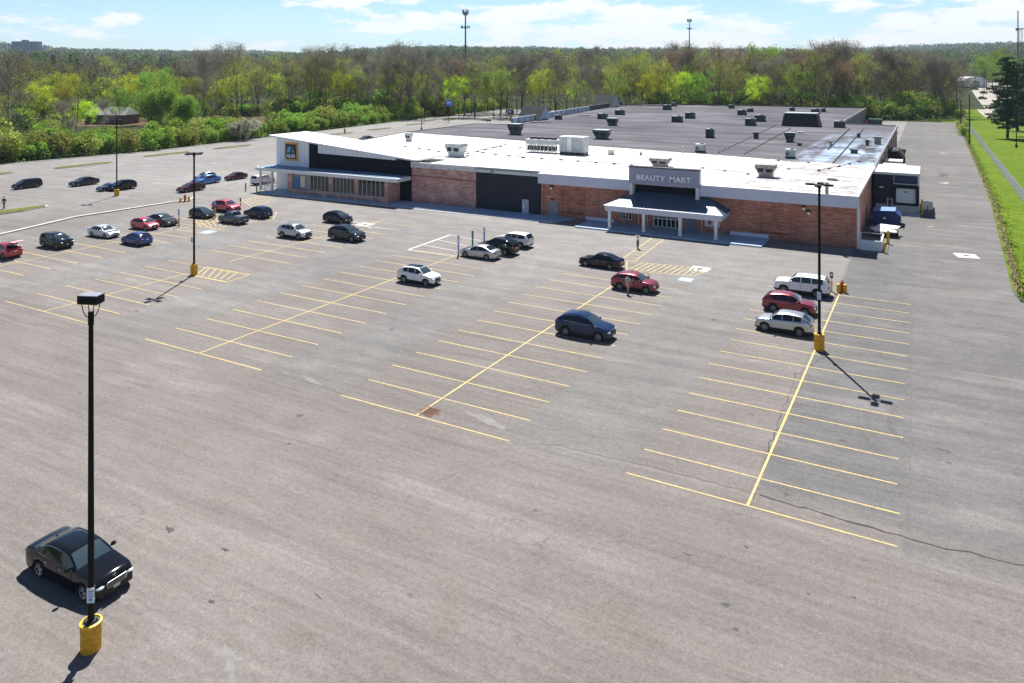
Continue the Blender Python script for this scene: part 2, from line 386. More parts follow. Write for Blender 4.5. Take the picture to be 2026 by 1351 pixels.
def polar_sheet(name, m):
    rs = [0, 60, 150, 250, 350, 420, 450, 480, 520, 560, 600, 650, 700, 800, 900, 1000, 1150, 1300, 1500, 1750, 2000, 2300, 2600, 3000, 3500, 4000, 4600, 6000, 9000]
    na = 240; V = [(0, 0, -0.06)]; Fc = []
    for r in rs[1:]:
        for i in range(na):
            a = 2 * math.pi * i / na; X, Y = r * math.sin(a), r * math.cos(a)
            x, y = X * CT - Y * ST, X * ST + Y * CT
            V.append((x, y, terr(x, y) - 0.06))
    for i in range(na): Fc.append((0, 1 + (i + 1) % na, 1 + i))
    for k in range(len(rs) - 2):
        a = 1 + k * na; b = a + na
        for i in range(na):
            j = (i + 1) % na; Fc.append((a + i, a + j, b + j, b + i))
    mb = MB(); mb.v = V; mb.f = Fc
    return tag(mb.build(name, m, smooth=True), kind='structure')
polar_sheet('ground', M_WOODFLOOR)

LEFT = [(-182, -80), (-180.5, 91), (-176, 124), (-182, 172), (-196, 270), (-206, 366)]
RIGHT = [(-118, 366), (-116, 352), (11, 352), (10, 300), (9.2, 200), (8.6, 139), (7.3, 96), (6.9, 84), (9, 76), (40, 60), (60, -80)]
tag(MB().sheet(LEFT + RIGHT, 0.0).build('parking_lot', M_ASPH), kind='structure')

def land_sheet(name, x0, x1, y0, y1, m, dz, nx=12, ny=24):
    mb = MB(); V = []; Fc = []
    for j in range(ny + 1):
        for i in range(nx + 1):
            x = x0 + (x1 - x0) * i / nx; y = y0 + (y1 - y0) * j / ny; V.append((x, y, terr(x, y) + dz))
    for j in range(ny):
        for i in range(nx):
            a = j * (nx + 1) + i; Fc.append((a, a + 1, a + nx + 2, a + nx + 1))
    mb.v = V; mb.f = Fc
    return tag(mb.build(name, m, smooth=True), kind='structure')
land_sheet('grass_field', 5, 260, 62, 470, M_GRASS, -0.03)
# gravel yard and its drive beyond the lawn
land_sheet('gravel_yard', 27, 80, 440, 700, M_GRAVEL, 0.02, 10, 40)
land_sheet('gravel_road', 23, 27.5, 395, 470, M_GRAVEL, 0.05, 3, 12)
# dry reeds behind the hedge and the neighbour's lane
tag(MB().sheet([cam_pt(150, 285), cam_pt(470, 285), cam_pt(640, 320), cam_pt(640, 350), cam_pt(380, 345), cam_pt(140, 325)], 0.01).build('reed_bed', M_REED), kind='structure')
tag(MB().strip([cam_pt(-40, 322), cam_pt(60, 330), cam_pt(125, 338)], 5, 0.03).build('lane', M_GRAVEL), kind='structure')
# worn verge between lane and grass
mb = MB()
vr = [(10.9, 350), (10.4, 300), (9.6, 200), (9.1, 139), (7.9, 96), (7.4, 84)]
mb.strip(vr, .7, -0.01); tag(mb.build('dirt_verge', ground_material('verge_dirt', (0.14, 0.12, 0.06), (0.09, 0.11, 0.02), (0.20, 0.15, 0.10), 0.4)), kind='structure')

# ---- weeds straggling over the edge of the lane (nobody could count them)
tv = []; tf = []
for _ in range(6000):
    y = 80 + 270 * random.random() ** 1.4; xe = np.interp(y, [84, 96, 139, 200, 300, 350], [6.9, 7.3, 8.6, 9.2, 10, 10.6]); x = xe + .3 + abs(random.gauss(0, .6)) + .35 * math.sin(y * .9) * random.random()
    h = random.uniform(.02, .11); a = random.random() * 6.28; ww = random.uniform(.04, .12); n = len(tv); cx_, sx_ = math.cos(a) * ww, math.sin(a) * ww
    tv += [(x - cx_, y - sx_, -.03), (x + cx_, y + sx_, -.03), (x + random.uniform(-.15, .15), y + random.uniform(-.15, .15), h)]; tf.append((n, n + 1, n + 2))
mb = MB(); mb.v = tv; mb.f = tf
tag(mb.build('weeds', M_GRASS), 'weeds straggling over the edge of the service lane', 'weeds', kind='stuff')

# ================================================================ MARKINGS
ROWS = [(36.23, -13.3, -1.25, 15), (36.22, -32.5, -20.35, 13), (36.65, -52.25, -39.85, 13), (36.68, -71.9, -59.6, 7)]
D = 2.74; Z1, Z2, Z3 = 0.008, 0.016, 0.012
spines = [(-7.25, 36.2, 74.8), (-26.4, 36.2, 74.4), (-46.05, 36.6, 76.5), (-65.75, 36.7, 50.5)]
for (y0, xa, xb, n), (sx, sa, sb) in zip(ROWS, spines):
    mb = MB()
    for k in range(n): mb.strip([(xa + random.uniform(-.12, .12), y0 + k * D), (xb + random.uniform(-.12, .12), y0 + k * D)], 0.10, Z1)
    tag(mb.build('stall_lines', M_YEL), kind='structure')
    mb = MB(); mb.strip([(sx - .15, sa), (sx + .15, sb)], 0.13, Z2); tag(mb.build('stall_lines', M_YEL), kind='structure')
# upper end of the fourth row, beyond the striped island
mb = MB()
for k in range(7, 17):
    yy = 36.68 + k * D
    if k in (7,): continue
    mb.strip([(-71.9, yy), (-59.6, yy)], 0.115, Z1)
tag(mb.build('stall_lines', M_YEL), kind='structure')
tag(MB().strip([(-65.75, 56.0), (-65.6, 82.5)], .13, Z2).build('stall_lines', M_YEL), kind='structure')
# fifth row, beside the curb
x5, y5 = at(162, 489)
mb = MB()
k0 = -4
yA = at(12, 519)[1]; SX5 = at(212, 478)[0]
for (u, v) in ((66, 507), (115, 496), (162, 487), (213, 477)):
    pass
for k in range(0, 16): mb.strip([(-91.2, 34.0 + k * D), (-79.4, 34.0 + k * D)], .115, Z1)
tag(mb.build('stall_lines', M_YEL), kind='structure')
tag(MB().strip([(-85.4, 34), (-85.2, 80)], .13, Z2).build('stall_lines', M_YEL), kind='structure')

def hatch(poly, n, a, b, wd=0.12):
    """outlined zone with n bars running between side a and side b of the quad"""
    mb = MB(); P = poly + [poly[0]]; mb.strip(P, wd, Z3)
    (p0, p1), (q0, q1) = a, b
    for i in range(1, n):
        t = i / n
        A = (p0[0] + (p1[0] - p0[0]) * t, p0[1] + (p1[1] - p0[1]) * t); t2 = min(1, t)
        B = (q0[0] + (q1[0] - q0[0]) * t2, q0[1] + (q1[1] - q0[1]) * t2)
        mb.strip([A, B], wd, Z3 + 0.004)
    return tag(mb.build('striped_zone', M_YEL), kind='structure')
g = at
hatch([g(408, 528), g(495, 543), g(450, 558), g(387, 545)], 6, (g(400, 528), g(484, 541)), (g(387, 545), g(462, 556)))
hatch([g(385, 437), g(450, 430), g(462, 445), g(425, 454)], 8, (g(375, 438), g(455, 428)), (g(390, 450), g(466, 446)))
hatch([g(478, 395), g(520, 385), g(548, 396), g(500, 410)], 7, (g(478, 395), g(520, 385)), (g(500, 410), g(548, 396)))
hatch([g(503, 425), g(548, 420), g(540, 433), g(508, 436)], 5, (g(503, 425), g(548, 420)), (g(508, 436), g(540, 433)))
# crossing to the porch and the wide striped area below it
hatch([g(1229, 514), g(1291, 470), g(1313, 474), g(1257, 516)], 9, (g(1229, 514), g(1291, 470)), (g(1257, 516), g(1313, 474)))
hatch([g(1240, 516), g(1408, 533), g(1372, 546), g(1240, 536)], 12, (g(1262, 518), g(1400, 532)), (g(1232, 532), g(1376, 546)))
# white pick-up bays
mb = MB()
mb.strip([g(808, 494), g(890, 465)], .28, Z3)
for (a, b, c, d) in ((808, 494, 900, 506), (833, 484, 905, 497), (864, 474, 925, 487), (890, 465, 950, 476)): mb.strip([g(a, b), g(c, d)], .13, Z3 + .004)
tag(mb.build('white_bay_lines', M_WHT), kind='structure')
# faded lines near the first kerb ramp
mb = MB(); mb.strip([g(700, 437), g(735, 452)], .12, Z3); mb.strip([g(733, 449), g(780, 454)], .12, Z3 + .002); tag(mb.build('white_bay_lines', M_WHT), kind='structure')

# accessible-bay symbols
def disabled_symbol(x, y, s=1.3):
    mb = MB().box(x - s / 2, x + s / 2, y - s / 2, y + s / 2, 0.004, 0.014)
    a = tag(mb.build('painted_symbol', M_BLUEP), kind='structure')
    w_ = MB(); z = 0.017
    cx, cy = x - .05, y - .1
    pts = [(cx + .33 * math.cos(t), cy + .33 * math.sin(t)) for t in np.linspace(R(120), R(370), 14)]
    w_.strip(pts, .10, z); w_.strip([(cx - .02, cy + .42), (cx, cy + .05), (cx + .3, cy + .05), (cx + .42, cy - .28)], .10, z + .003)
    w_.sheet([(cx - .02 + .09 * math.cos(t), cy + .54 + .09 * math.sin(t)) for t in np.linspace(0, 6.28, 10, endpoint=False)], z)
    tag(w_.build('painted_symbol', M_WHT), kind='structure')
disabled_symbol(*g(1357, 553)); disabled_symbol(*g(412, 459), 1.6)

# concrete manhole aprons and drains
def apron(u, v, s, name='manhole_cover', lab='round iron manhole cover in a pale concrete apron', hole=True, rot=0.0):
    x, y = g(u, v); t = empty('manhole', (x, y, 0), rot, lab, 'manhole')
    MB().cbox(0, 0, 0.008, s, s, 0.016).build('concrete_apron', M_CONC, t)
    mb = MB().tube((0, 0, .017), (0, 0, .026), .33, .33, 16); mb.build(name, mat('cast_iron', (.09, .085, .08), .7, .3, var=.2, vscale=8), t, smooth=False)
    return t
apron(1912, 506, 2.2, lab='manhole in a square concrete apron on the service lane', rot=0.2)
apron(1385, 532, 1.9, lab='manhole in a pale apron beside the striped zone before the porch')
apron(722, 444, 2.1, lab='manhole in a pale apron right of the two dark suvs')
x, y = g(850, 814)
t = empty('storm_drain', (x, y, 0), 0, 'rusty square storm drain grate at the foot of the middle stall row', 'drain')
mb = MB().cbox(0, .46, .012, 1.0, .08, .024).cbox(0, -.46, .012, 1.0, .08, .024).cbox(.46, 0, .012, .08, .84, .024).cbox(-.46, 0, .012, .08, .84, .024)
mb.build('frame', mat('rusty_iron', (.17, .09, .06), .85, .2, var=.35, vscale=6), t)
mb = MB()
for i in range(9): mb.cbox(-.36 + i * .09, 0, .012, .035, .84, .02)
for j in range(4): mb.cbox(0, -.3 + j * .2, .008, .8, .03, .014)
mb.build('grate_bars', MATS['rusty_iron'], t)
MB().cbox(0, 0, .003, .86, .86, .004).build('pit', mat('pit_black', (.01, .01, .01), .9), t)
# broken asphalt around it, and patch repairs
M_PATCHD = mat('asphalt_patch_dark', (.068, .064, .062), .92, var=.25, vscale=3, bump=.3)
M_PATCHL = mat('asphalt_patch_pale', (.335, .31, .28), .92, var=.15, vscale=2, bump=.3)
def blob(name, x, y, rx, ry, rot, m, z=.005, n=18):
    P = []
    for i in range(n):
        a = 2 * math.pi * i / n; r = random.uniform(.35, 1.15); px, py = rx * r * math.cos(a), ry * r * math.sin(a)
        P.append((x + px * math.cos(rot) - py * math.sin(rot), y + px * math.sin(rot) + py * math.cos(rot)))
    return tag(MB().sheet(P, z).build(name, m), kind='structure')
blob('asphalt_patch', x, y, .85, .75, 0, mat('asphalt_broken', (.13, .085, .07), .95, var=.3, vscale=5), .0045)
for (u, v, rx, ry, ro) in ((335, 1048, .45, .16, -.2), (445, 1087, .3, .12, 0), (1436, 1196, .22, .13, .3), (1362, 1098, .18, .1, 0), (1476, 1082, .2, .1, 0),
                       (1455, 1245, .16, .1, 0), (418, 1190, .16, .12, 0), (572, 878, .15, .1, 0), (1870, 892, .5, .12, -.5), (1486, 820, .25, .12, 0), (1500, 846, .12, .08, 0),
                       (1690, 1182, .12, .07, 0), (1600, 1175, .1, .06, 0), (630, 1180, .3, .05, -.3), (1060, 1010, .14, .08, 0)):
    xx, yy = g(u, v); blob('asphalt_patch', xx, yy, rx, ry, ro, M_PATCHD, .0055)
for (u, v, rx, ry, ro) in ((455, 1318, 1.0, .28, -.55), (1500, 715, 1.1, .4, .2), (960, 830, 1.6, .4, -.3), (620, 755, 1.6, .22, -.3)):
    xx, yy = g(u, v); blob('asphalt_patch', xx, yy, rx, ry, ro, mat('asphalt_bleached', (.20, .19, .18), .92, var=.2, vscale=2), .003)
for (u, v, rx, ry) in ((1866, 345, .9, 5.0), (1820, 296, 1.6, .9), (1835, 303, 1.5, 1.0), (1850, 283, 2.2, .7), (1838, 448, .7, .3)):
    xx, yy = g(u, v); blob('asphalt_patch', xx, yy, rx, ry, 0, M_PATCHD if v < 400 else M_PATCHL, .0055)
for (u, v, rx, ry) in ((1866, 303, 1.4, 1.2), (1868, 362, 1.0, 1.6)):
    xx, yy = g(u, v); blob('asphalt_patch', xx, yy, rx, ry, 0, M_PATCHL, .0075)

def jag(pts, wd, z, m, amp=.06, step=.5):
    P = [g(*p) for p in pts]; out = []
    for (x0, y0), (x1, y1) in zip(P, P[1:]):
        L = math.hypot(x1 - x0, y1 - y0); n = max(1, int(L / step))
        for i in range(n):
            t = i / n; out.append((x0 + (x1 - x0) * t + random.gauss(0, amp), y0 + (y1 - y0) * t + random.gauss(0, amp)))
    out.append(P[-1])
    mb = MB()
    for a, b in zip(out, out[1:]): mb.strip([a, b], wd * random.uniform(.4, 1.4), z)
    return tag(mb.build('pavement_crack', m), kind='structure')
M_CRK = mat('crack_dark', (.045, .042, .04), .95)
M_CRK2 = mat('crack_soft', (.125, .115, .107), .95)
jag([(1068, 876), (1110, 884), (1220, 908), (1350, 938), (1480, 972), (1500, 978)], .06, .0065, M_CRK2)
jag([(1500, 978), (1600, 1008), (1700, 1038), (1860, 1083), (2040, 1120)], .10, .0065, M_CRK)
jag([(545, 735), (640, 765), (700, 790), (760, 806), (830, 826)], .07, .0065, M_CRK2)
jag([(-20, 632), (60, 640), (130, 650), (210, 668)], .08, .0065, M_CRK2)
jag([(1804, 590), (1802, 720), (1803, 830), (1800, 940), (1797, 1050)], .07, .0065, M_CRK2, .05)
jag([(1640, 700), (1575, 740), (1530, 860), (1490, 985)], .045, .0045, M_CRK, .06)
jag([(1655, 900), (1648, 950), (1640, 990)], .03, .0045, M_CRK2)
jag([(1755, 1060), (1756, 1200), (1752, 1360)], .018, .0045, M_CRK2, .04)
jag([(560, 560), (800, 640), (1070, 690), (1340, 740)], .03, .0035, M_CRK2, .1)
jag([(830, 1100), (960, 1160), (1120, 1250)], .02, .0035, M_CRK2, .05)
jag([(870, 950), (905, 935)], .02, .0035, M_CRK, .05)
jag([(640, 1100), (700, 1160), (760, 1185)], .018, .0035, M_CRK2, .05)
jag([(1830, 560), (1836, 640), (1848, 760)], .03, .0035, M_CRK2, .05)
jag([(1735, 520), (1760, 600), (1768, 690)], .03, .0035, M_CRK2, .05)

jag([(1745, 300), (1790, 296), (1880, 300)], .10, .0045, M_CRK2, .2); jag([(1880, 250), (1890, 330), (1925, 420), (1990, 560)], .05, .0045, M_CRK2, .1)
jag([(1780, 380), (1850, 384), (1930, 392)], .06, .0045, M_CRK2, .15); jag([(1730, 510), (1850, 520), (1980, 535)], .05, .0045, M_CRK2, .1); jag([(1838, 560), (1832, 470), (1826, 430)], .04, .0045, M_CRK2, .1)
jag([(20, 440), (200, 425), (360, 405)], .06, .0045, M_CRK2, .15); jag([(0, 400), (160, 372), (330, 350)], .06, .0045, M_CRK2, .15); jag([(250, 330), (420, 318), (520, 330)], .08, .0045, M_CRK2, .2)

# ---- kerb between the two lots, and the grass islands
def kerb(pts, wd=.32, h=.14, label='long pale concrete kerb between the two parking areas'):
    mb = MB()
    for (x0, y0), (x1, y1) in zip(pts, pts[1:]):
        dx, dy = x1 - x0, y1 - y0; L = math.hypot(dx, dy); nx, ny = -dy / L * wd / 2, dx / L * wd / 2
        mb.prism([(x0 + nx, y0 + ny), (x0 - nx, y0 - ny), (x1 - nx, y1 - ny), (x1 + nx, y1 + ny)], -.02, h)
    return tag(mb.build('kerb', M_CURB), kind='structure')
kerb([(-100.4, 20), (-100.9, 45), (-101.7, 51.5)] + [g(150, 430), g(345, 400)], .5, .16)
kerb([g(345, 400), g(372, 398), g(384, 390)], .4, .15)
# apron kerb along the back edge of the far lot
kerb([(x + 1.2, y) for x, y in LEFT], .4, .13)
def island(P, name='grass_island', lab=''):
    t = empty(name, (P[0][0], P[0][1], 0), 0, lab, 'grass island')
    cx = sum(p[0] for p in P) / len(P); cy = sum(p[1] for p in P) / len(P)
    MB().prism([(cx + (a - cx) * 1.0, cy + (b - cy) * 1.0) for a, b in P], -.02, .13).build('kerb', M_CURB, t, world=True)
    MB().prism([(cx + (a - cx) * (1 - .35 / max(.5, math.hypot(a - cx, b - cy))), cy + (b - cy) * (1 - .35 / max(.5, math.hypot(a - cx, b - cy)))) for a, b in P], .12, .19).build('turf', M_GRASSY, t, world=True)
    return t
def ell(cx, cy, rx, ry, n=18): return [(cx + rx * math.cos(2 * math.pi * i / n), cy + ry * math.sin(2 * math.pi * i / n)) for i in range(n)]
island([(-118.9, 30), (-117.0, 30), (-116.2, 50), (-115.9, 62), (-116.6, 65.5), (-117.6, 66), (-118.7, 60), (-119.1, 50)], lab='near end of a grass island with a pale kerb beside the walking person')
isl = [((-162.6, 78), 'leftmost'), ((-161.6, 98.6), ''), ((-165.5, 122), ''), ((-166, 142.6), ''), ((-170.2, 190), ''), ((-172.3, 213), ''), ((-176, 240), ''), ((-179, 270), ''), ((-182, 300), ''), ((-186, 333), '')]
iln = ['long grass island cut by the left edge of the photo in the far lot', 'grass island behind the parked minivan and dark sedan at far left', 'grass island seen between the first two thin lamp posts',
       'grass island just left of the white tower', 'grass island with a small hydrant right above the white sloped roof', 'second grass island behind the white roofed store',
       'grass island beside the lamp post behind the roof', 'grass island carrying the blue sign on a pole', 'small grass island past the blue sign', 'farthest grass island near the blue kiosk']
for ((cx, cy), _), l in zip(isl, iln): island(ell(cx, cy, 1.5, 6.8 if cy < 300 else 5.2), lab=l)

# ================================================================ BUILDING
M_CHAR = mat('wall_charcoal_paint', (.034, .037, .050), .8, 0, 0, .2, var=.12, vscale=.6)
M_BLACK = mat('wall_black_panel', (.006, .008, .018), .7, 0, 0, .2, var=.1)
M_WPAN = mat('white_metal_panel', (.84, .86, .90), .45, var=.04, vscale=.5)
M_FASC = mat('fascia_white', (.62, .63, .74), .6, var=.04, vscale=.7)
M_TRIM = mat('trim_white', (.74, .74, .73), .5)
M_DARKM = mat('dark_metal', (.03, .032, .036), .45, .3)
M_GLASS = mat('store_glass', (.012, .015, .02), .06, 0, 0, .6)
M_FRAME = mat('window_frame_white', (.80, .84, .86), .5)
M_GREY = mat('grey_steel_door', (.23, .24, .28), .5)
M_SEAM = mat('roof_seam_black', (.02, .02, .022), .8)
ZR = 6.0
bld = empty('retail_building', (-50, 95.5, 0), 0, 'low brick strip store building with a white front roof and a large grey rear roof', 'store building')
YF = 95.5
# roofs -------------------------------------------------------------
WB = [(-7.3, 127), (-110.0, 145.5)]
white_poly = [(-100.2, YF + .2), (-70.8, YF + .2), (-70.8, YF - .3), (-7.3, YF - .3), (-7.3, 127), (-109.6, 145.5), (-102.6, 115)]
dark_poly = [(-7.3, 127), (-7.3, 227.5), (-21.8, 227.5), (-21.8, 333), (-110, 330), (-117.6, 313), (-112.3, 266), (-100.3, 181), (-110.7, 178.5), (-109.6, 145.5)]
MB().prism(white_poly, ZR - .45, ZR).build('roof', M_ROOFW, bld, world=True)
rfd = MB().prism(dark_poly, ZR - .45, ZR - .01).build('roof', M_ROOFD, bld, world=True)
rfd['label'] = 'large grey membrane roof'
# black edge metal round the rear roof
mb = MB()
def edge(pts, h0, h1, wd):
    for (x0, y0), (x1, y1) in zip(pts, pts[1:]):
        dx, dy = x1 - x0, y1 - y0; L = math.hypot(dx, dy); nx, ny = -dy / L * wd / 2, dx / L * wd / 2
        mb.prism([(x0 + nx, y0 + ny), (x0 - nx, y0 - ny), (x1 - nx, y1 - ny), (x1 + nx, y1 + ny)], h0, h1)
edge([(-21.8, 333.1), (-110.1, 330.1), (-117.7, 313)], ZR - .5, ZR + .35, .4)
mb.build('roof_edge', M_DARKM, bld, world=True); mb = MB()
edge([(-100.3, 181.2), (-110.8, 178.7), (-109.7, 145.5), (-102.6, 115)], ZR - .4, ZR + .12, .25)
mb.build('roof_edge', M_DARKM, bld, world=True)
mb = MB(); edge([(-7.15, 127.1), (-7.15, 227.5), (-21.6, 227.6)], ZR - .5, ZR + .15, .35); mb.build('roof_edge', mat('edge_metal_grey', (.20, .21, .23), .5, .2, var=.2), bld, world=True); mb = MB(); edge([(-21.7, 227.9), (-21.7, 333)], ZR - .5, ZR + .2, .3)
mb.build('roof_edge', mat('edge_metal_grey', (.20, .21, .23), .5, .2, var=.2), bld, world=True)
mb = MB(); edge([(-7.15, YF - .9), (-7.15, 127)], ZR - .25, ZR + .12, .4); mb.build('roof_edge', M_TRIM, bld, world=True)
# seams running up the roof
mb = MB()
for a, b in (((1420, 303), (1536, 248)), ((1471, 306), (1565, 254)), ((1638, 296), (1681, 255)), ((1648, 323), (1708, 256))):
    p, q = g(*a, ZR), g(*b, ZR); mb.strip([p, q], .28, ZR + .004)
    n = 26
    for i in range(n):
        t_ = (i + .5) / n; mb.cbox(p[0] + (q[0] - p[0]) * t_, p[1] + (q[1] - p[1]) * t_, ZR + .08, .25, .5, .14)
for a, b in (((940, 262), (1170, 268)), ((1170, 268), (1400, 278)), ((1400, 276), (1640, 297))):
    mb.strip([g(*a, ZR), g(*b, ZR)], .10, ZR + .004)
mb.build('roof_seam', M_SEAM, bld, world=True)
# conduit with blocks over the white roof
M_CDT = mat('conduit', (.25, .22, .19), .6, .3); M_BLOCK = mat('block_dark', (.10, .09, .08), .8)
def conduit(px, z=ZR, r=.05, blocks=True, sp=3.2):
    P = [(*g(u, v, z), z + .16) for u, v in px]; cd = MB().path(P, r, 6).build('roof_conduit', M_CDT, bld, world=True)
    for a, b in zip(P, P[1:]):
        L = math.dist(a, b); n = max(1, int(L / sp))
        for i in range(n + 1):
            t_ = i / n; MB().cbox(a[0] + (b[0] - a[0]) * t_, a[1] + (b[1] - a[1]) * t_, z + .08, .42, .42, .16).build('conduit_block', M_BLOCK, cd, world=True)
conduit([(775, 288), (830, 294), (868, 300)]); conduit([(925, 309), (955, 303), (1035, 312), (1110, 317), (1215, 325), (1250, 327)])
conduit([(905, 308), (945, 300), (990, 290), (1030, 293)]); conduit([(920, 300), (960, 296), (1000, 287)])
conduit([(1560, 335), (1620, 338), (1660, 330), (1700, 320)]); conduit([(1540, 318), (1600, 322)]); conduit([(1390, 333), (1480, 345)])

# front walls ---------------------------------------------------------
def fw(name, x0, x1, z0, z1, m, y0=YF, th=.3, **k):
    return MB().box(x0, x1, y0, y0 + th, z0, z1).build(name, m, bld, world=True, **k)
fw('black_wall', -92.4, -70.85, 0, 6.35, M_BLACK, YF)
fw('brick_wall', -70.8, -64.1, 0, 5.55, M_BRICKP, YF); fw('brick_wall', -64.05, -58.95, 0, 5.55, M_BRICKP, YF - .10)
fw('brick_band', -70.75, -64.1, 4.15, 4.32, mat('brick_band', (.36, .11, .09), .85), YF - .05); fw('brick_band', -64.05, -59.0, 4.05, 4.24, MATS['brick_band'], YF - .15)
fw('wall_coping', -70.8, -58.95, 5.55, 6.06, M_BRICKP, YF - .02)
fw('wall_cap', -70.8, -58.95, 6.062, 6.36, M_TRIM, YF - .34)
fw('charcoal_wall', -58.9, -48.15, 0, 6.05, M_CHAR, YF - .04); fw('wall_cap', -58.93, -48.18, 6.052, 6.34, mat('cap_green_grey', (.3, .36, .36), .5), YF - .34)
fw('brick_wall', -48.1, -34.3, 0, 5.3, M_BRICK, YF); fw('brick_wall', -34.3, -25.4, 0, 4.3, M_BRICK, YF); fw('brick_wall', -25.4, -7.2, 0, 5.3, M_BRICK, YF)
# projecting pilasters and infilled shop-front panels
for (a, b) in ((-48.05, -47.7), (-44.95, -44.75), (-41.7, -41.45), (-18.2, -17.9), (-14.4, -14.1), (-7.6, -7.15)): fw('pilaster', a, b, 0, 4.62, M_BRICK, YF - .12, .12)
for (a, b) in ((-44.7, -41.75), (-17.85, -14.45)):
    mb = MB()
    for i in range(16): mb.box(a + i * (b - a) / 16, a + i * (b - a) / 16 + .07, YF - .03, YF, .2, 4.1)
    mb.build('panel_ribs', M_BRICK, bld, world=True)
    fw('panel_base', a, b, .7, .85, mat('panel_base_dark', (.20, .07, .05), .9), YF - .05, .05)  # darker red strip low on the panel
# white eyebrow fascia (deep enough to shade the bricks)
for a, b in ((-48.15, -34.55), (-25.2, -6.9)):
    f_ = MB().box(a, b, YF - .95, YF + .1, 4.72, 6.08).build('fascia', M_FASC, bld, world=True)
    MB().box(a, b, YF - 1.02, YF + .1, 6.081, 6.15).build('cap', M_TRIM, f_, world=True)
fw('corner_downpipe', -7.15, -6.85, 0, 4.7, M_TRIM, YF - .2, .3)
# entrance sign box
MB().box(-34.55, -25.2, YF - 1.15, YF - .35, 5.75, 7.9).build('sign_box', mat('sign_box_lavender', (.36, .36, .48), .6, var=.04), bld, world=True)
MB().box(-34.62, -25.12, YF - 1.25, YF - .3, 7.901, 8.05).build('sign_cap', M_DARKM, bld, world=True)
MB().box(-34.3, -25.45, YF - .34, YF + .0, 6.0, 7.8).build('sign_backing', M_CHAR, bld, world=True)
fw('recess_wall', -34.05, -25.7, 3.9, 5.745, M_BLACK, YF - .06, .06)
for a, b in ((-34.5, -34.06), (-25.69, -25.25)): MB().box(a, b, YF - 1.1, YF + .05, 3.6, 5.748).build('side_post', M_TRIM, bld, world=True)

def text_obj(name, s, size, m, parent, loc, depth_=.06, rz=0.0, spacing=1.0, offset=0.0, sx=1.0):
    cu = bpy.data.curves.new(name, 'FONT'); cu.body = s; cu.size = size; cu.extrude = depth_; cu.align_x = 'CENTER'; cu.align_y = 'CENTER'; cu.space_character = spacing; cu.offset = offset
    o = bpy.data.objects.new(name + '_tmp', cu); col.objects.link(o)
    dg = bpy.context.evaluated_depsgraph_get(); me = bpy.data.meshes.new_from_object(o.evaluated_get(dg)); me.name = name
    bpy.data.objects.remove(o); bpy.data.curves.remove(cu)
    me.materials.clear(); me.materials.append(m)
    me.transform(Matrix.Rotation(rz, 4, 'Z') @ Matrix.Rotation(R(90), 4, 'X') @ Matrix.Diagonal((sx, 1, 1, 1)))
    q = bpy.data.objects.new(name, me); col.objects.link(q)
    off = Vector((0, 0, 0)); p = parent
    while p is not None: off += p.location; p = p.parent
    q.location = Vector(loc) - off
    if parent is not None: q.parent = parent
    return q
M_LET = mat('sign_letter_white', (.97, .97, .97), .4)
text_obj('sign_lettering', 'BEAUTY', .96, M_LET, bld, (-31.55, YF - 1.24, 6.63), .09, 0, 1.06, .018, 1.06)
text_obj('sign_lettering', 'MART', .96, M_LET, bld, (-27.65, YF - 1.24, 6.63), .09, 0, 1.06, .018, 1.06)
# porch -----------------------------------------------------------------
py0, xe0, xe1 = 91.2, -36.95, -21.45
rt = MB()
P = [(xe0, py0 - .1, 3.12), (xe1, py0 - .1, 3.12), (xe1, YF, 3.12), (xe0, YF, 3.12), (-33.4, YF - .05, 4.62), (-24.6, YF - .05, 4.62)]
rt.add(P, [(0, 1, 5, 4), (1, 2, 5), (3, 0, 4), (2, 3, 4, 5), (3, 2, 1, 0)])
M_PROOF = mat('standing_seam_grey', (.085, .13, .19), .5, .1, var=.06, vscale=.6)
pr = rt.build('porch_roof', M_PROOF, bld, world=True)
mb = MB()
n = 31
for i in range(n + 1):
    x = xe0 + .15 + (xe1 - xe0 - .3) * i / n
    if x < -33.4: t_ = (x - xe0) / (-33.4 - xe0)
    elif x > -24.6: t_ = (xe1 - x) / (xe1 + 24.6)
    else: t_ = 1
    y1, z1 = py0 - .1 + (YF - py0 + .05) * t_, 3.12 + 1.5 * t_
    mb.tube((x, py0 - .12, 3.14), (x, y1, z1 + .03), .032, .032, 4)
for i in range(1, 8):
    for s_ in (0, 1):
        y = py0 + (YF - py0) * i / 8; t_ = 1 - i / 8
        xo = xe0 if s_ == 0 else xe1; xi = -33.4 if s_ == 0 else -24.6
        tt = (y - (py0 - .1)) / (YF - py0 + .05)
        mb.tube((xo, y, 3.15), (xo + (xi - xo) * tt, y, 3.12 + 1.5 * tt + .03), .03, .03, 4)
mb.build('seam', M_PROOF, pr, world=True)
MB().box(xe0 + .25, xe1 - .25, py0 + .05, py0 + .4, 2.42, 3.1).build('porch_beam', M_FASC, bld, world=True)
for x in (xe0 + .25, xe1 - .6): MB().box(x, x + .35, py0 + .41, YF - .01, 2.42, 3.1).build('porch_beam', M_FASC, bld, world=True)
MB().box(xe0 + .65, xe1 - .65, py0 + .42, YF - .02, 3.0, 3.08).build('porch_ceiling', M_FASC, bld, world=True)
for x in (-36.1, -31.5, -26.8, -22.4):
    MB().cbox(x, py0 + .22, 1.3, .34, .34, 2.24).cbox(x, py0 + .22, .26, .42, .42, .2).cbox(x, py0 + .22, 2.36, .44, .44, .12).build('porch_post', M_TRIM, bld, world=True)
slab = MB().box(-40.6, -16.9, 90.3, YF, 0, .16).build('sidewalk', M_WALK); tag(slab, kind='structure')
for a, b in ((-41.2, -37.0), (-21.6, -17.0)): fw('low_plinth', a, b, .16, .55, M_FASC, YF - .25, .24)
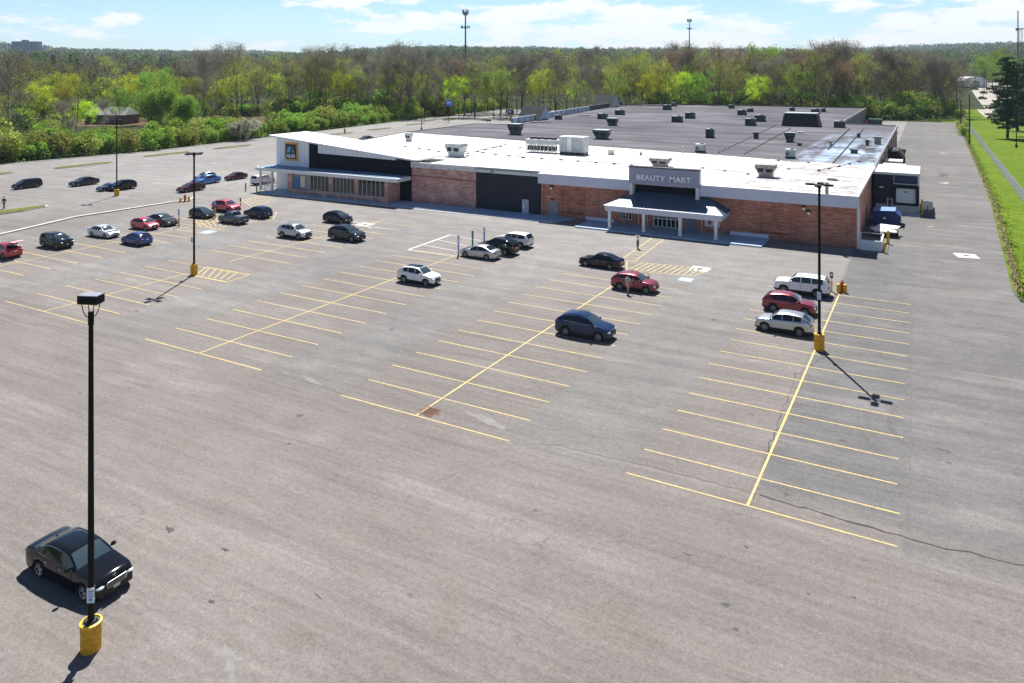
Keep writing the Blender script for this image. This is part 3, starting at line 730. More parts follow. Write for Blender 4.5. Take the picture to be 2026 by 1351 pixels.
# storefront door, windows, posters
def window(x0, x1, z0, z1, nx, nz=1, y=YF - .02, name='window', m=M_GLASS, fr=.06, fm=M_FRAME, host=None):
    host = host or bld
    f_ = MB().box(x0, x1, y - .05, y + .02, z0, z1).build(name, m, host, world=True)
    mb = MB()
    for i in range(nx + 1):
        x = x0 + (x1 - x0) * i / nx; mb.box(x - fr / 2, x + fr / 2, y - .10, y - .055, z0, z1)
    for j in range(nz + 1):
        z = z0 + (z1 - z0) * j / nz
        for i in range(nx):
            xa = x0 + (x1 - x0) * i / nx + fr / 2; xb = x0 + (x1 - x0) * (i + 1) / nx - fr / 2
            mb.box(xa, xb, y - .098, y - .056, z - fr / 2, z + fr / 2)
    mb.build('frame', fm, f_, world=True); return f_
dr = window(-31.5, -28.0, .18, 2.35, 6, 2, name='entrance_door', fr=.10)
mb = MB()
for i in range(6): mb.box(-31.42 + i * .583, -31.42 + i * .583 + .42, YF - .12, YF - .11, 1.55 + .04 * (i % 2), 2.05)
mb.build('posters', mat('poster_paper', (.70, .66, .66), .7, var=.3, vscale=3), dr, world=True)
window(-36.2, -34.6, .75, 1.95, 4); 
wp = window(-24.8, -22.9, .85, 2.1, 1)
mb = MB().box(-24.72, -22.98, YF - .125, YF - .115, .93, 2.02); mb.build('poster', mat('poster_white', (.78, .74, .76), .6), wp, world=True)
MB().box(-24.35, -23.95, YF - .135, YF - .127, 1.1, 1.9).build('poster', mat('poster_red', (.45, .05, .08), .6), wp, world=True)
fw('grey_shutter', -27.3, -25.9, .17, 1.9, mat('shutter_blue_grey', (.16, .19, .27), .5), YF - .04, .04)
for x in (-33.6, -32.4, -27.75, -25.2): fw('conduit_pipe', x, x + .07, .16, 2.4, M_TRIM, YF - .10, .07)
# doors in the blank walls
dd = fw('service_door', -51.15, -50.1, .12, 2.1, mat('door_pale_grey', (.42, .46, .52), .5), YF - .09, .05); MB().box(-50.98, -50.82, YF - .12, YF - .095, .75, 1.3).build('handle', M_LET, dd, world=True)
dd = fw('service_door', -46.95, -45.5, .12, 2.2, M_GREY, YF - .06, .06); MB().box(-45.72, -45.62, YF - .1, YF - .065, 1.0, 1.2).build('handle', M_TRIM, dd, world=True)
# wall lamps
for (u, v) in ((1092, 370), (1590, 410), (1600, 419)):
    x, z = on_y(u, v, YF); l_ = MB().box(x - .2, x + .2, YF - .35, YF - .005, z, z + .25).build('wall_lamp', M_DARKM, bld, world=True)
    MB().cbox(x + .05, YF - .42, z - .12, .26, .12, .28).build('lens', M_LET, l_, world=True)
fw('alarm_bell', -46.5, -46.1, 2.35, 2.6, M_DARKM, YF - .12, .12)

# right-hand side wall, stepping back -------------------------------------
def sw(name, y0, y1, z0, z1, m, x0=-7.3, th=.3): return MB().box(x0 - th, x0, y0, y1, z0, z1).build(name, m, bld, world=True)
sw('brick_wall', YF + .31, 227.5, 0, 5.54, M_BRICK)
for k in range(22):
    y = 128 + k * 4.6; sw('pilaster', y, y + .5, 0, 5.5, M_BRICK if k % 3 else M_TRIM, -7.12, .18)
MB().box(-21.8, -7.61, 227.2, 227.5, 0, 5.54).build('brick_wall', M_BRICK, bld, world=True)
MB().box(-22.1, -21.8, 227.8, 333, 0, 5.54).build('rear_side_wall', mat('corrugated_grey', (.30, .31, .33), .5, .2), bld, world=True)
mb = MB()
for k in range(34): mb.box(-21.8, -21.6, 229 + k * 3.05, 229.9 + k * 3.05, 0, 5.5)
mb.build('wall_rib', mat('rib_grey', (.16, .17, .19), .5, .2), bld, world=True)
MB().prism([(-110, 329.7), (-21.9, 332.8), (-21.9, 333.0), (-110, 329.9)], 0, 5.5).build('brick_wall', M_BRICK, bld, world=True)
wl = [(-109.7, 330), (-117.3, 313), (-112.0, 266), (-100.05, 181.4)]
mb = MB()
for (x0, y0), (x1, y1) in zip(wl, wl[1:]): mb.prism([(x0, y0), (x0 + .3, y0), (x1 + .3, y1), (x1, y1)], 0, 5.5)
mb.prism([(-110.4, 178.3), (-109.3, 145.5), (-102.3, 115), (-99.9, YF + .5), (-99.6, YF + .5), (-102.0, 115), (-109.0, 145.5), (-110.1, 178.3)], 0, 5.5)
mb.prism([(-110.4, 178.3), (-110.4, 178.7), (-100.05, 181.3), (-100.05, 180.9)], 0, 5.5)
mb.build('brick_wall', M_BRICK, bld, world=True)
# parapet seen from inside along the left-hand front, with two gabled roofs
M_PARA = mat('parapet_membrane', (.42, .54, .68), .6, var=.25, vscale=.3); M_PARAD = mat('parapet_dark', (.04, .045, .07), .6)  # blue cast of shade put into the pale parapet colour
pp = [(-100.6, 181.5), (-112.2, 265)]
a0 = Vector((-100.4, 181.5)); a1 = Vector((-111.6, 262)); a2 = Vector((-117.5, 312))
def wallseg(p, q, z0, z1, th, name, m):
    dx, dy = q[0] - p[0], q[1] - p[1]; L = math.hypot(dx, dy); nx, ny = -dy / L * th, dx / L * th
    return MB().prism([(p[0], p[1]), (q[0], q[1]), (q[0] + nx, q[1] + ny), (p[0] + nx, p[1] + ny)], z0, z1).build(name, m, bld, world=True)
wallseg(a0, a1, ZR - .3, ZR + 1.75, .35, 'parapet', M_PARA); wallseg(a1, a2, ZR - .3, ZR + 1.75, .35, 'parapet', M_PARAD)
for i in range(16):
    q = a0.lerp(a1, i / 16); MB().cbox(q.x + .05, q.y, ZR + .7, .12, .25, 1.9).build('parapet_post', M_PARAD, bld, world=True)
def gable(c, wid, dep, h, ang, front):
    cx, cy = c; mb = MB(); rot = ang
    L = []
    for (a, b, z) in ((-dep, -wid / 2, ZR + .2), (dep * .3, -wid / 2, ZR + .2), (dep * .3, wid / 2, ZR + .2), (-dep, wid / 2, ZR + .2), (-dep, 0, ZR + h), (dep * .3, 0, ZR + h)):
        L.append((cx + a * math.cos(rot) - b * math.sin(rot), cy + a * math.sin(rot) + b * math.cos(rot), z))
    mb.add(L, [(0, 1, 5, 4), (2, 3, 4, 5), (3, 0, 4), (3, 2, 1, 0)])
    gr = mb.build('gable_roof', mat('gable_grey_metal', (.03, .034, .04), .8, 0, 0, .1), bld, world=True)
    MB().add([L[1], L[2], L[5]], [(0, 1, 2)]).build('gable_wall', M_PARA, gr, world=True)
    s_ = MB()
    for i in range(1, 14):
        t_ = i / 14
        p = Vector(L[0]).lerp(Vector(L[1]), t_); q = Vector(L[4]).lerp(Vector(L[5]), t_)
        s_.tube(p + Vector((0, 0, .06)), q + Vector((0, 0, .06)), .06, .06, 4)
    s_.build('seam', mat('seam_matte', (.075, .08, .09), .8, 0, 0, .1), gr, world=True)
gable((-103.6, 205), 10.5, 5.6, 4.0, R(8), 1); gable((-115.8, 296), 13, 6.5, 4.9, R(8), 1)

# left-hand supermarket front ------------------------------------------------
# tower and sloping wedge of white panels, with shed roof
yt = YF - .25
def tz(x): return 9.15 + (x + 99.9) * (6.62 - 9.15) / (-69.6 + 99.9)
mb = MB().add([(-99.9, yt, 0), (-92.35, yt, 0), (-92.35, yt, tz(-92.35)), (-99.9, yt, tz(-99.9)), (-99.9, yt + 8.1, 0), (-92.35, yt + 8.1, 0), (-92.35, yt + 8.1, tz(-92.35)), (-99.9, yt + 8.1, tz(-99.9))],
              [(0, 1, 2, 3), (1, 5, 6, 2), (5, 4, 7, 6), (4, 0, 3, 7), (3, 2, 6, 7)])
tow = mb.build('white_tower', M_WPAN, bld, world=True)
mb = MB()
for i in range(1, 8): mb.box(-99.9 + i * .945, -99.87 + i * .945, yt - .02, yt, 4.3, tz(-99.9 + i * .945) - .05)
mb.build('panel_joint', mat('panel_joint', (.42, .45, .50), .6), tow, world=True)
mb = MB().add([(-90.2, yt, 6.72), (-73.9, yt, 6.45), (-73.9, yt, tz(-73.9)), (-90.2, yt, tz(-90.2)), (-90.2, yt + .4, 6.72), (-73.9, yt + .4, 6.45), (-73.9, yt + .4, tz(-73.9)), (-90.2, yt + .4, tz(-90.2))],
              [(0, 1, 2, 3), (1, 5, 6, 2), (5, 4, 7, 6), (4, 0, 3, 7), (3, 2, 6, 7), (4, 5, 1, 0)])
wed = mb.build('sloping_white_wall', M_WPAN, bld, world=True)
mb = MB()
for i in range(1, 17):
    x = -90.2 + i * .96; mb.box(x, x + .03, yt - .02, yt, 6.75 - i * .0165, tz(x) - .05)
mb.build('panel_joint', MATS['panel_joint'], wed, world=True)
fw('dark_notch', -92.34, -90.21, 4.2, 8.45, M_BLACK, YF - .1, .4); fw('black_wall', -74, -70.85, 5.9, 6.5, M_BLACK, YF - .1, .08)
# shed roof slab
x0, x1 = -100.9, -69.4
mb = MB(); yb0, yb1 = YF - 1.1, YF + 8.2
mb.add([(x0, yb0, tz(x0) - .02), (x1, yb0, tz(x1) - .02), (x1, yb1, tz(x1) - .02), (x0, yb1, tz(x0) - .02), (x0, yb0, tz(x0) + .22), (x1, yb0, tz(x1) + .22), (x1, yb1, tz(x1) + .22), (x0, yb1, tz(x0) + .22)],
       [(3,2,1,0),(4,5,6,7),(0,1,5,4),(1,2,6,5),(2,3,7,6),(3,0,4,7)])
mb.build('shed_roof', mat('shed_roof_white', (.76, .77, .79), .45, var=.04, vscale=.3), bld, world=True)
MB().add([(-92.3, yt + 8.2, 5.9), (-74, yt + 8.2, 5.9), (-74, yt + 8.2, tz(-74) - .03), (-92.3, yt + 8.2, tz(-92.3) - .03), (-92.3, yt + 8.0, 5.9), (-74, yt + 8.0, 5.9), (-74, yt + 8.0, tz(-74) - .03), (-92.3, yt + 8.0, tz(-92.3) - .03)],
         [(0,3,2,1),(4,5,6,7),(0,1,5,4),(2,3,7,6)]).build('back_wall', M_WPAN, bld, world=True)
# sign panel: gold rim, navy field, striped pale-blue emblem, white letters
sx0, sx1, sz0, sz1 = -97.75, -94.75, 5.15, 8.25
sg = MB().box(sx0, sx1, yt - .18, yt, sz0, sz1).build('store_sign', mat('sign_gold', (.72, .36, .05), .4, .3), bld, world=True)
MB().box(sx0 + .28, sx1 - .28, yt - .22, yt - .181, sz0 + .28, sz1 - .28).build('sign_panel', mat('sign_navy', (.006, .012, .05), .35), sg, world=True)
mb = MB(); cx, cz = (sx0 + sx1) / 2, 7.02; ye, yf_ = yt - .26, yt - .221
for i in range(3):     # three slanted bars of the emblem
    xa = cx - .95 + i * .27
    mb.add([(xa, ye, cz - .52), (xa + .14, ye, cz - .52), (xa + .48, ye, cz + .52), (xa + .34, ye, cz + .52), (xa, yf_, cz - .52), (xa + .14, yf_, cz - .52), (xa + .48, yf_, cz + .52), (xa + .34, yf_, cz + .52)],
           [(0,1,2,3),(7,6,5,4),(0,4,5,1),(1,5,6,2),(2,6,7,3),(3,7,4,0)])
for i, (a, b) in enumerate(((.32, .52), (.26, .68), (.20, .84))):
    mb.box(cx + a, cx + b, ye, yf_, cz + .14 - i * .27, cz + .24 - i * .27)
mb.build('emblem', mat('sign_pale_blue', (.30, .72, .95), .35), sg, world=True)
text_obj('lettering', 'ALDI', .78, M_LET, sg, (cx, yt - .25, 5.93), .03, 0, 1.05, .03, 1.12)
# canopy and glazed wing below
yw = 92.5
cv = MB().box(-101.1, -70.7, yw - .9, YF - .3, 3.55, 4.12).build('canopy', M_TRIM, bld, world=True)
MB().box(-100.6, -71.2, yw - .5, YF - .31, 4.121, 4.2).build('canopy_top', mat('canopy_membrane', (.12, .26, .42), .5, var=.2, vscale=.5), cv, world=True)  # top coloured bluer to carry the tint of shade
MB().box(-94.2, -73.2, yw, YF - .02, 0, .85).build('low_brick_wall', M_BRICKP, bld, world=True)
for a, b in ((-94.4, -93.4), (-85.25, -84.55), (-79.85, -79.2), (-73.75, -73.1)):
    MB().box(a, b, yw - .06, yw + .4, 0, 3.54).build('brick_pier', M_BRICKP, bld, world=True)
MB().box(-73.75, -73.12, yw + .41, YF - .02, 0, 3.54).build('brick_wall', M_BRICKP, bld, world=True)
MB().box(-94.0, -73.2, yw + .42, yw + .5, .86, 3.54).build('back_glass', M_GLASS, bld, world=True)
window(-89.4, -85.3, .92, 3.42, 5, y=yw + .12, fr=.05); window(-84.5, -79.9, .92, 3.42, 6, y=yw + .12, fr=.05); window(-79.15, -73.8, .92, 3.42, 6, y=yw + .12, fr=.05)
MB().box(-93.3, -89.5, yw + .2, yw + .28, .9, 3.4).build('entrance_glass', mat('entrance_pale_glass', (.22, .26, .28), .15), bld, world=True)
MB().box(-93.0, -91.9, yw + .1, yw + .18, .95, 2.9).build('poster', mat('poster_blue', (.05, .16, .42), .5), bld, world=True)
MB().box(-91.6, -90.6, yw + .1, yw + .18, 1.3, 3.1).build('poster', mat('poster_cream', (.68, .62, .5), .5), bld, world=True)
for x in (-100.4, -97.6): MB().box(x, x + .3, yw - .7, yw - .4, .15, 3.54).build('canopy_post', M_TRIM, bld, world=True)
# white trellis screen at the canopy's end
mb = MB()
for i in range(9): mb.box(-99.9 + i * .28, -99.85 + i * .28, yw - .55, yw - .5, .15, 3.3)
for j in range(5): mb.box(-99.9, -97.6, yw - .49, yw - .45, .4 + j * .65, .46 + j * .65)
mb.build('trellis_screen', M_TRIM, bld, world=True)
# sidewalks
tag(MB().prism([(-98.6, 90.3), (-73, 91.1), (-44.4, 91.75), (-42.5, YF), (-98.6, YF)], 0, .15).build('sidewalk', M_WALK), kind='structure')
tag(MB().prism([(-99.4, 89.6), (-98.7, 90.29), (-73, 91.09), (-44.4, 91.74), (-43.6, 91.3), (-73, 90.65)], 0, .05).build('kerb_apron', M_CONC), kind='structure')
mb = MB()
xs = np.linspace(-97.5, -74.5, 8)
for x in xs: mb.tube((x, 90.35, .15), (x, 90.35, 1.15), .035)
for z in (1.12,): mb.tube((xs[0], 90.35, z), (xs[-1], 90.35, z), .035)
tag(mb.build('guard_rail', mat('rail_pale', (.45, .55, .62), .4, .3), smooth=True), 'pale tubular guard rail along the sidewalk before the glazed wing', 'railing')

# loading dock --------------------------------------------------------------
dk = empty('loading_dock', (-4, 123.4, 0), 0, 'boxy dark loading dock annex with a white roll-up door', 'loading dock')
M_NAVY = mat('dock_navy', (.014, .02, .045), .6, var=.15)
yd = 123.4
MB().box(-6.95, -1.25, yd, 133, 0, 5.4).build('wall', M_NAVY, dk, world=True)
MB().box(-7.0, -1.0, yd - .3, 133.3, 5.401, 5.75).build('roof', M_TRIM, dk, world=True)
MB().box(-1.25, -1.05, yd - .1, 133, 0, 5.4).build('side_trim', M_TRIM, dk, world=True)
def dpt(u, v): return on_y(u, v, yd)
x0, z1 = dpt(1773, 371); x1, z0 = dpt(1812, 403)
dz = MB().box(x0, x1, yd - .12, yd - .02, z0, z1).build('roll_up_door', mat('door_white', (.80, .83, .88), .4), dk, world=True)
mb = MB()
for j in range(1, 5): mb.box(x0, x1, yd - .135, yd - .121, z0 + (z1 - z0) * j / 5 - .012, z0 + (z1 - z0) * j / 5 + .012)
mb.build('door_groove', mat('groove', (.5, .53, .58), .5), dz, world=True)
MB().box((x0 + x1) / 2 - .25, (x0 + x1) / 2 + .25, yd - .15, yd - .122, z0 + (z1 - z0) * .72, z0 + (z1 - z0) * .78).build('door_slot', M_BLACK, dz, world=True)
M_RUB = mat('rubber_black', (.008, .008, .009), .8)
mb = MB().box(x0 - .4, x0, yd - .5, yd, z0 - .2, z1 + .35).box(x1, x1 + .4, yd - .5, yd, z0 - .2, z1 + .35).box(x0, x1, yd - .5, yd, z1, z1 + .35).box(x0 - .1, x1 + .1, yd - .4, yd, z0 - .45, z0 - .02)
mb.build('dock_seal', M_RUB, dk, world=True)
xa, za = dpt(1768, 362); xb, zb = dpt(1817, 346)
MB().box(xa, xb, yd - .08, yd, za, zb).build('upper_panel', mat('dock_blue_panel', (.02, .035, .10), .5), dk, world=True)
MB().box(xa, xb, yd - .35, yd - .085, za - .08, za).box(xa, xa + .06, yd - .2, yd - .085, za, zb).build('panel_rim', M_TRIM, dk, world=True)
xa, za = dpt(1755, 425); 
MB().box(-4.6, -1.3, yd - .55, yd - .01, 0, 1.05).build('dock_ledge', M_CONC, dk, world=True)
mb = MB()
for i in range(6): mb.box(-6.7, -5.2, yd - .3 - i * .3, yd - i * .3, 0, 1.05 - i * .18)
mb.build('stairs', M_CONC, dk, world=True)
mb = MB()
for yy in (yd - .2, yd - 1.9):
    mb.tube((-5.1, yy, .15), (-5.1, yy, 2.1), .04); mb.tube((-4.5, yy, .1), (-4.5, yy, 2.1), .04)
for z in (1.3, 2.1): mb.tube((-5.1, yd - 1.9, z - .05), (-5.1, yd - .2, z), .035); mb.tube((-5.1, yd - 1.9, z - .05), (-4.5, yd - 1.9, z - .05), .035)
mb.build('stair_rail', M_TRIM, dk, world=True, smooth=True)
MB().box(-6.2, -5.7, yd - .4, yd - .01, 3.4, 3.6).build('dock_lamp', M_TRIM, dk, world=True)
MB().box(-4.2, -.9, 119.5, 123.0, 0, .03).build('dock_pad', M_CONC, dk, world=True)
# further annexes up the side wall
an = empty('loading_canopy', (-5, 140, 0), 0, 'long flat pale canopy on the side wall just behind the loading dock', 'canopy')
MB().box(-6.9, -3.2, 137, 143, 4.6, 4.95).build('roof', M_FASC, an, world=True); MB().box(-6.9, -3.5, 137.3, 142.7, 0, 4.59).build('wall', M_NAVY, an, world=True)
an = empty('loading_canopy', (-5, 157, 0), 0, 'smaller white edged canopy farther up the side wall', 'canopy')
MB().box(-6.9, -4.0, 154, 158, 3.9, 4.15).build('roof', M_TRIM, an, world=True); MB().box(-6.9, -4.3, 154.2, 157.8, 0, 3.89).build('wall', M_NAVY, an, world=True)
an = empty('trash_compactor', (-5.4, 175, 0), 0, 'big dark hooded trash compactor against the side wall', 'compactor')
mb = MB(); mb.add([(-6.9, 170, 0), (-4.2, 170, 0), (-4.2, 170, 3), (-5.2, 170, 4.4), (-6.9, 170, 4.4), (-6.9, 180, 0), (-4.2, 180, 0), (-4.2, 180, 3), (-5.2, 180, 4.4), (-6.9, 180, 4.4)],
   [(0,1,2,3,4),(9,8,7,6,5),(1,6,7,2),(2,7,8,3),(3,8,9,4),(0,4,9,5),(0,5,6,1)]); mb.build('hopper', M_RUB, an, world=True)
mb = MB().path([(-6.9, 169.8, 4.6), (-5.1, 169.8, 4.55), (-4.0, 169.8, 3.2), (-4.0, 169.8, .2)], .12); mb.build('hoop', M_DARKM, an, world=True, smooth=True)

# ramp wall at the corner, bin, junk, posts ---------------------------------
rw = empty('ramp_enclosure', (-5.6, 95.4, 0), 0, 'low blue-white ramp wall with a thin rail at the building corner', 'ramp')
MB().box(-6.8, -4.55, 94.9, 95.1, 0, 1.15).build('wall', mat('ramp_white', (.62, .68, .74), .5), rw, world=True)
MB().box(-4.75, -4.56, 95.12, 100.5, 0, 1.0).build('wall', M_TRIM, rw, world=True)
mb = MB()
for p in ((-6.7, 95), (-4.65, 95), (-4.65, 98), (-4.65, 100.4)): mb.tube((*p, 1.0), (*p, 2.0), .03)
mb.path([(-6.7, 95, 2.0), (-4.65, 95, 2.0), (-4.65, 100.4, 2.0)], .03); mb.build('rail', M_TRIM, rw, world=True, smooth=True)
db = empty('dumpster', (-4.6, 113.2, 0), 0, 'blue steel dumpster with a sloping lid beside the side wall', 'dumpster')
M_DBL = mat('dumpster_blue', (.012, .038, .17), .45, .1, var=.2, vscale=2)
mb = MB(); mb.add([(-6.6, 111.4, .15), (-3.0, 111.4, .15), (-2.8, 111.4, 1.5), (-3.7, 111.4, 2.25), (-6.6, 111.4, 2.1), (-6.6, 115, .15), (-3.0, 115, .15), (-2.8, 115, 1.5), (-3.7, 115, 2.25), (-6.6, 115, 2.1)],
   [(0,1,2,3,4),(9,8,7,6,5),(1,6,7,2),(2,7,8,3),(0,4,9,5),(0,5,6,1)]); mb.build('bin', M_DBL, db, world=True)
MB().add([(-6.7, 111.3, 2.14), (-3.6, 111.3, 2.29), (-3.6, 115.1, 2.29), (-6.7, 115.1, 2.14), (-6.7, 111.3, 2.2), (-3.6, 111.3, 2.35), (-3.6, 115.1, 2.35), (-6.7, 115.1, 2.2)], [(3,2,1,0),(4,5,6,7),(0,1,5,4),(1,2,6,5),(2,3,7,6),(3,0,4,7)]).build('lid', mat('lid_blue', (.18, .30, .52), .4), db, world=True)
MB().box(-3.2, -2.72, 111.2, 111.35, .9, 1.1).build('lift_pocket', M_DBL, db, world=True)
MB().box(-5.3, -4.9, 111.3, 111.39, 1.0, 1.3).build('decal', M_TRIM, db, world=True)
db.scale = (.86, .9, .86)
tr = empty('utility_trailer', (-4.7, 105.2, 0), R(8), 'flat dark utility trailer left behind the yellow posts', 'trailer')
MB().cbox(0, 0, .62, 2.6, 4.0, .14).build('deck', M_DARKM, tr)
for sx in (-1, 1):
    wh = MB().tube((sx * 1.25, -.2, .32), (sx * 1.48, -.2, .32), .32, .32, 14).build('wheel', M_RUB, tr)
MB().tube((0, -2, .6), (0, -3.2, .5), .05).build('tow_bar', M_DARKM, tr)
for i, (dx, dy, rz, zz_) in enumerate(((-.3, -.4, .25, .83), (.35, .3, -.3, 1.0), (.1, -1.2, .1, .75))):
    o = MB().cbox(0, 0, 0, 2.5, 1.35, .09).cbox(0, 0, .06, 2.2, 1.05, .03).build('discarded_board', mat('board_white', (.76, .76, .76), .5, var=.1))
    o.location = (-4.7 + dx, 105.2 + dy, zz_); o.rotation_euler = (R(3 + 3 * i), R(-4 + 3 * i), rz)
    tag(o, ['white board lying lowest on the dark trailer', 'white board lying tilted on top of the trailer', 'front most white board on the trailer, low at its near end'][i], 'board', 'discarded boards on the trailer')
M_BOLL = mat('bollard_yellow', (.66, .40, .02), .5, var=.12, vscale=4)
def bollard(x, y, h, r, lab, grp='yellow bollards'):
    t = empty('bollard', (x, y, 0), 0, lab, 'bollard', grp)
    MB().tube((0, 0, 0), (0, 0, h), r, r, 16).build('post', M_BOLL, t, smooth=True); MB().ellipsoid((0, 0, h), r, r, r * .45, 16, 6).build('cap', M_BOLL, t, smooth=True)
    return t
bollard(*g(1750, 500), 1.15, .12, 'yellow bollard nearest the low ramp wall'); bollard(*g(1757, 482), 1.5, .16, 'thick yellow bollard before the trailer of boards'); bollard(*g(1824, 424), 2.1, .14, 'tall yellow bollard at the right edge of the loading dock')
bd = MB().cbox(0, 0, 0, 1.4, .06, 1.2).build('sign_board', mat('board_cream', (.72, .66, .6), .6)); bd.location = (g(1835, 405)[0], g(1835, 424)[1] + 2, 1.0); tag(bd, 'plain cream board standing by the tall bollard at the dock', 'board')
b2 = MB().cbox(0, 0, .5, .08, .08, 1.0).build('leg', M_DARKM, bd); b2.location = (0, 0, -1.0)
# dumpster, pallets and red drum far behind on the service lane
x, y = g(1731, 246); t = empty('dumpster', (x, y, 0), 0, 'small dark green dumpster at the far back of the service lane', 'dumpster')
MB().cbox(0, 0, 1.0, 5, 3, 2, 1.06).build('bin', mat('dumpster_green', (.02, .07, .05), .5), t); MB().cbox(0, 0, 2.1, 5.4, 3.3, .15).build('lid', mat('lid_green', (.03, .12, .09), .5), t)
x, y = g(1765, 262); t = empty('pallet_stack', (x, y, 0), 0, 'pale stack of pallets behind the rear corner of the side wall', 'pallets')
mb = MB()
for i in range(9): mb.cbox(random.uniform(-.05, .05), 0, .12 + i * .24, 2.6, 3.2, .12, 1, random.uniform(-.05, .05))
mb.build('pallet', mat('pallet_wood', (.52, .46, .36), .8, var=.2, vscale=2), t)
x, y = g(1712, 246); t = empty('barrel', (x, y, 0), 0, 'low red barrel beyond the rear wall', 'barrel'); MB().tube((0, 0, 0), (0, 0, 1.3), 1.0, 1.0, 14).build('body', mat('barrel_red', (.5, .05, .04), .5), t); MB().tube((0, 0, 1.3), (0, 0, 1.4), .9, .9, 14).build('lid', M_DARKM, t)
# ================================================================ ROOF UNITS
M_UD = mat('unit_dark_teal', (.045, .075, .085), .5, .2, var=.2, vscale=1.5); M_UL = mat('unit_pale', (.42, .46, .47), .5, .2, var=.15, vscale=1.5)
M_UG = mat('unit_weathered_grey', (.30, .28, .26), .6, .2, var=.35, vscale=2); M_UT = mat('unit_top', (.30, .34, .38), .5, .2, var=.15, vscale=1)
M_GRL = mat('grille_dark', (.015, .018, .02), .7)
def hvac(u0, u1, v0, v1, kind, lab, m=M_UD, top=M_UT):
    um = (u0 + u1) / 2; x, y = g(um, v1 - 1.5, ZR); Yc = depth(x, y)
    W = (u1 - u0) / F * Yc; H = max(.5, (v1 - v0) / F * Yc - .25)
    wx = W * .80; wy = W * .55
    y += wy * .5
    t = empty('rooftop_unit', (x, y, ZR), 0, lab, 'roof unit', 'rooftop air conditioning units')
    if kind == 'box':
        MB().cbox(0, 0, .15, wx * 1.05, wy * 1.05, .3).build('base_curb', M_DARKM, t)
        MB().cbox(0, 0, .3 + (H - .3) / 2, wx, wy, H - .3).build('cabinet', m, t, bevel=.03)
        MB().cbox(0, 0, H + .06, wx * 1.04, wy * 1.04, .1).build('lid', top, t)
        mb = MB()
        for i in range(5): mb.cbox(-wx * .28, -wy * .5 - .03, .55 + (H - .8) * i / 5, wx * .32, .05, (H - .8) / 9)
        mb.build('louvre', M_GRL, t); MB().tube((wx * .2, 0, H + .11), (wx * .2, 0, H + .25), wy * .3, wy * .3, 14).build('fan_ring', M_GRL, t)
    else:
        hb = H * .28
        MB().cbox(0, 0, hb / 2, wx * .62, wy * .8, hb).build('base_curb', m, t)
        mb = MB(); a, b = wx / 2, wy / 2
        mb.add([(-a * .62, -b, hb), (a * .62, -b, hb), (a * .62, b, hb), (-a * .62, b, hb), (-a, -b, H * .85), (a * .95, -b, H * .78), (a * .95, b, H * .78), (-a, b, H * .85), (-a * .9, -b, H), (a * .9, -b, H), (a * .9, b, H), (-a * .9, b, H)],
               [(3,2,1,0),(0,1,5,4),(1,2,6,5),(2,3,7,6),(3,0,4,7),(4,5,9,8),(5,6,10,9),(6,7,11,10),(7,4,8,11),(8,9,10,11)])
        mb.build('cabinet', m, t)
        MB().cbox(0, 0, H + .05, wx * .93, wy * 1.04, .08).build('lid', top, t)
        MB().cbox(-wx * .2, -b - .03, H * .6, wx * .25, .05, H * .3).cbox(wx * .2, -b - .03, H * .58, wx * .3, .05, H * .26).build('grille', M_GRL, t)
        for sx in (-1, 1): MB().cbox(sx * wx * .53, 0, H * .8, wx * .1, wy * .7, .06).build('hood', top, t)
    return t
U = [
 (998, 1033, 245, 268, 'f', 'big flared dark roof unit at the left end of the parapet'), (1095, 1111, 228, 238, 'b', 'small greenish roof unit just behind the first gable'),
 (1179, 1201, 225, 237, 'b', 'left one of two boxy units past the pale parapet'), (1214, 1235, 218, 229, 'b', 'right one of two boxy units near the dark parapet'),
 (1195, 1223, 234, 250, 'f', 'flared dark unit with bright top below the pair of boxy units'), (1166, 1208, 257, 277, 'f', 'widest flared dark unit behind the pale cabinets'),
 (1309, 1328, 208, 219, 'b', 'front unit of the pair nearest the roof back edge'), (1325, 1339, 204, 212, 'b', 'rear unit of the pair nearest the roof back edge'),
 (1326, 1350, 230, 243, 'b', 'left unit of the pair in the middle of the grey roof'), (1353, 1375, 223, 236, 'b', 'right unit of the pair in the middle of the grey roof'),
 (1394, 1413, 255, 274, 'b', 'tall narrow dark unit alone in the middle right of the roof'), (1440, 1453, 208, 216, 'b', 'lone small unit at the back edge, left of the black penthouse'),
 (1457, 1477, 218, 229, 'b', 'teal unit below the lone back edge unit'), (1477, 1491, 215, 223, 'b', 'small unit touching the right of the teal unit'),
 (1472, 1496, 235, 250, 'b', 'front left unit of the pair left of the black penthouse'), (1491, 1515, 228, 242, 'b', 'rear right unit of the pair left of the black penthouse'),
 (1561, 1573, 213, 221, 'b', 'small unit peeking over the black penthouse, left one'), (1603, 1623, 216, 226, 'b', 'teal unit peeking over the right end of the black penthouse'),
 (1624, 1634, 215, 223, 'b', 'dark small unit right behind the penthouse corner'), (1648, 1673, 240, 254, 'b', 'boxy dark unit to the right of the black penthouse'),
 (1549, 1575, 262, 283, 'f', 'dark blue unit on a skid in front of the black penthouse'), ]
for q in U: hvac(q[0], q[1], q[2], q[3], 'box' if q[4] == 'b' else 'flared', q[5])
hvac(1373, 1395, 285, 303, 'box', 'pale grey box unit at the edge of the grey roof, left one', M_UL, M_TRIM); hvac(1552, 1574, 295, 315, 'box', 'pale grey box unit at the edge of the grey roof, right one', M_UL, M_TRIM)
hvac(871, 920, 284, 312, 'flared', 'large pale flared unit on the white roof over the brick wall', M_UL, M_UL); hvac(797, 815, 263, 281, 'flared', 'small pale flared unit near the left edge of the white roof', M_UL, M_UL)
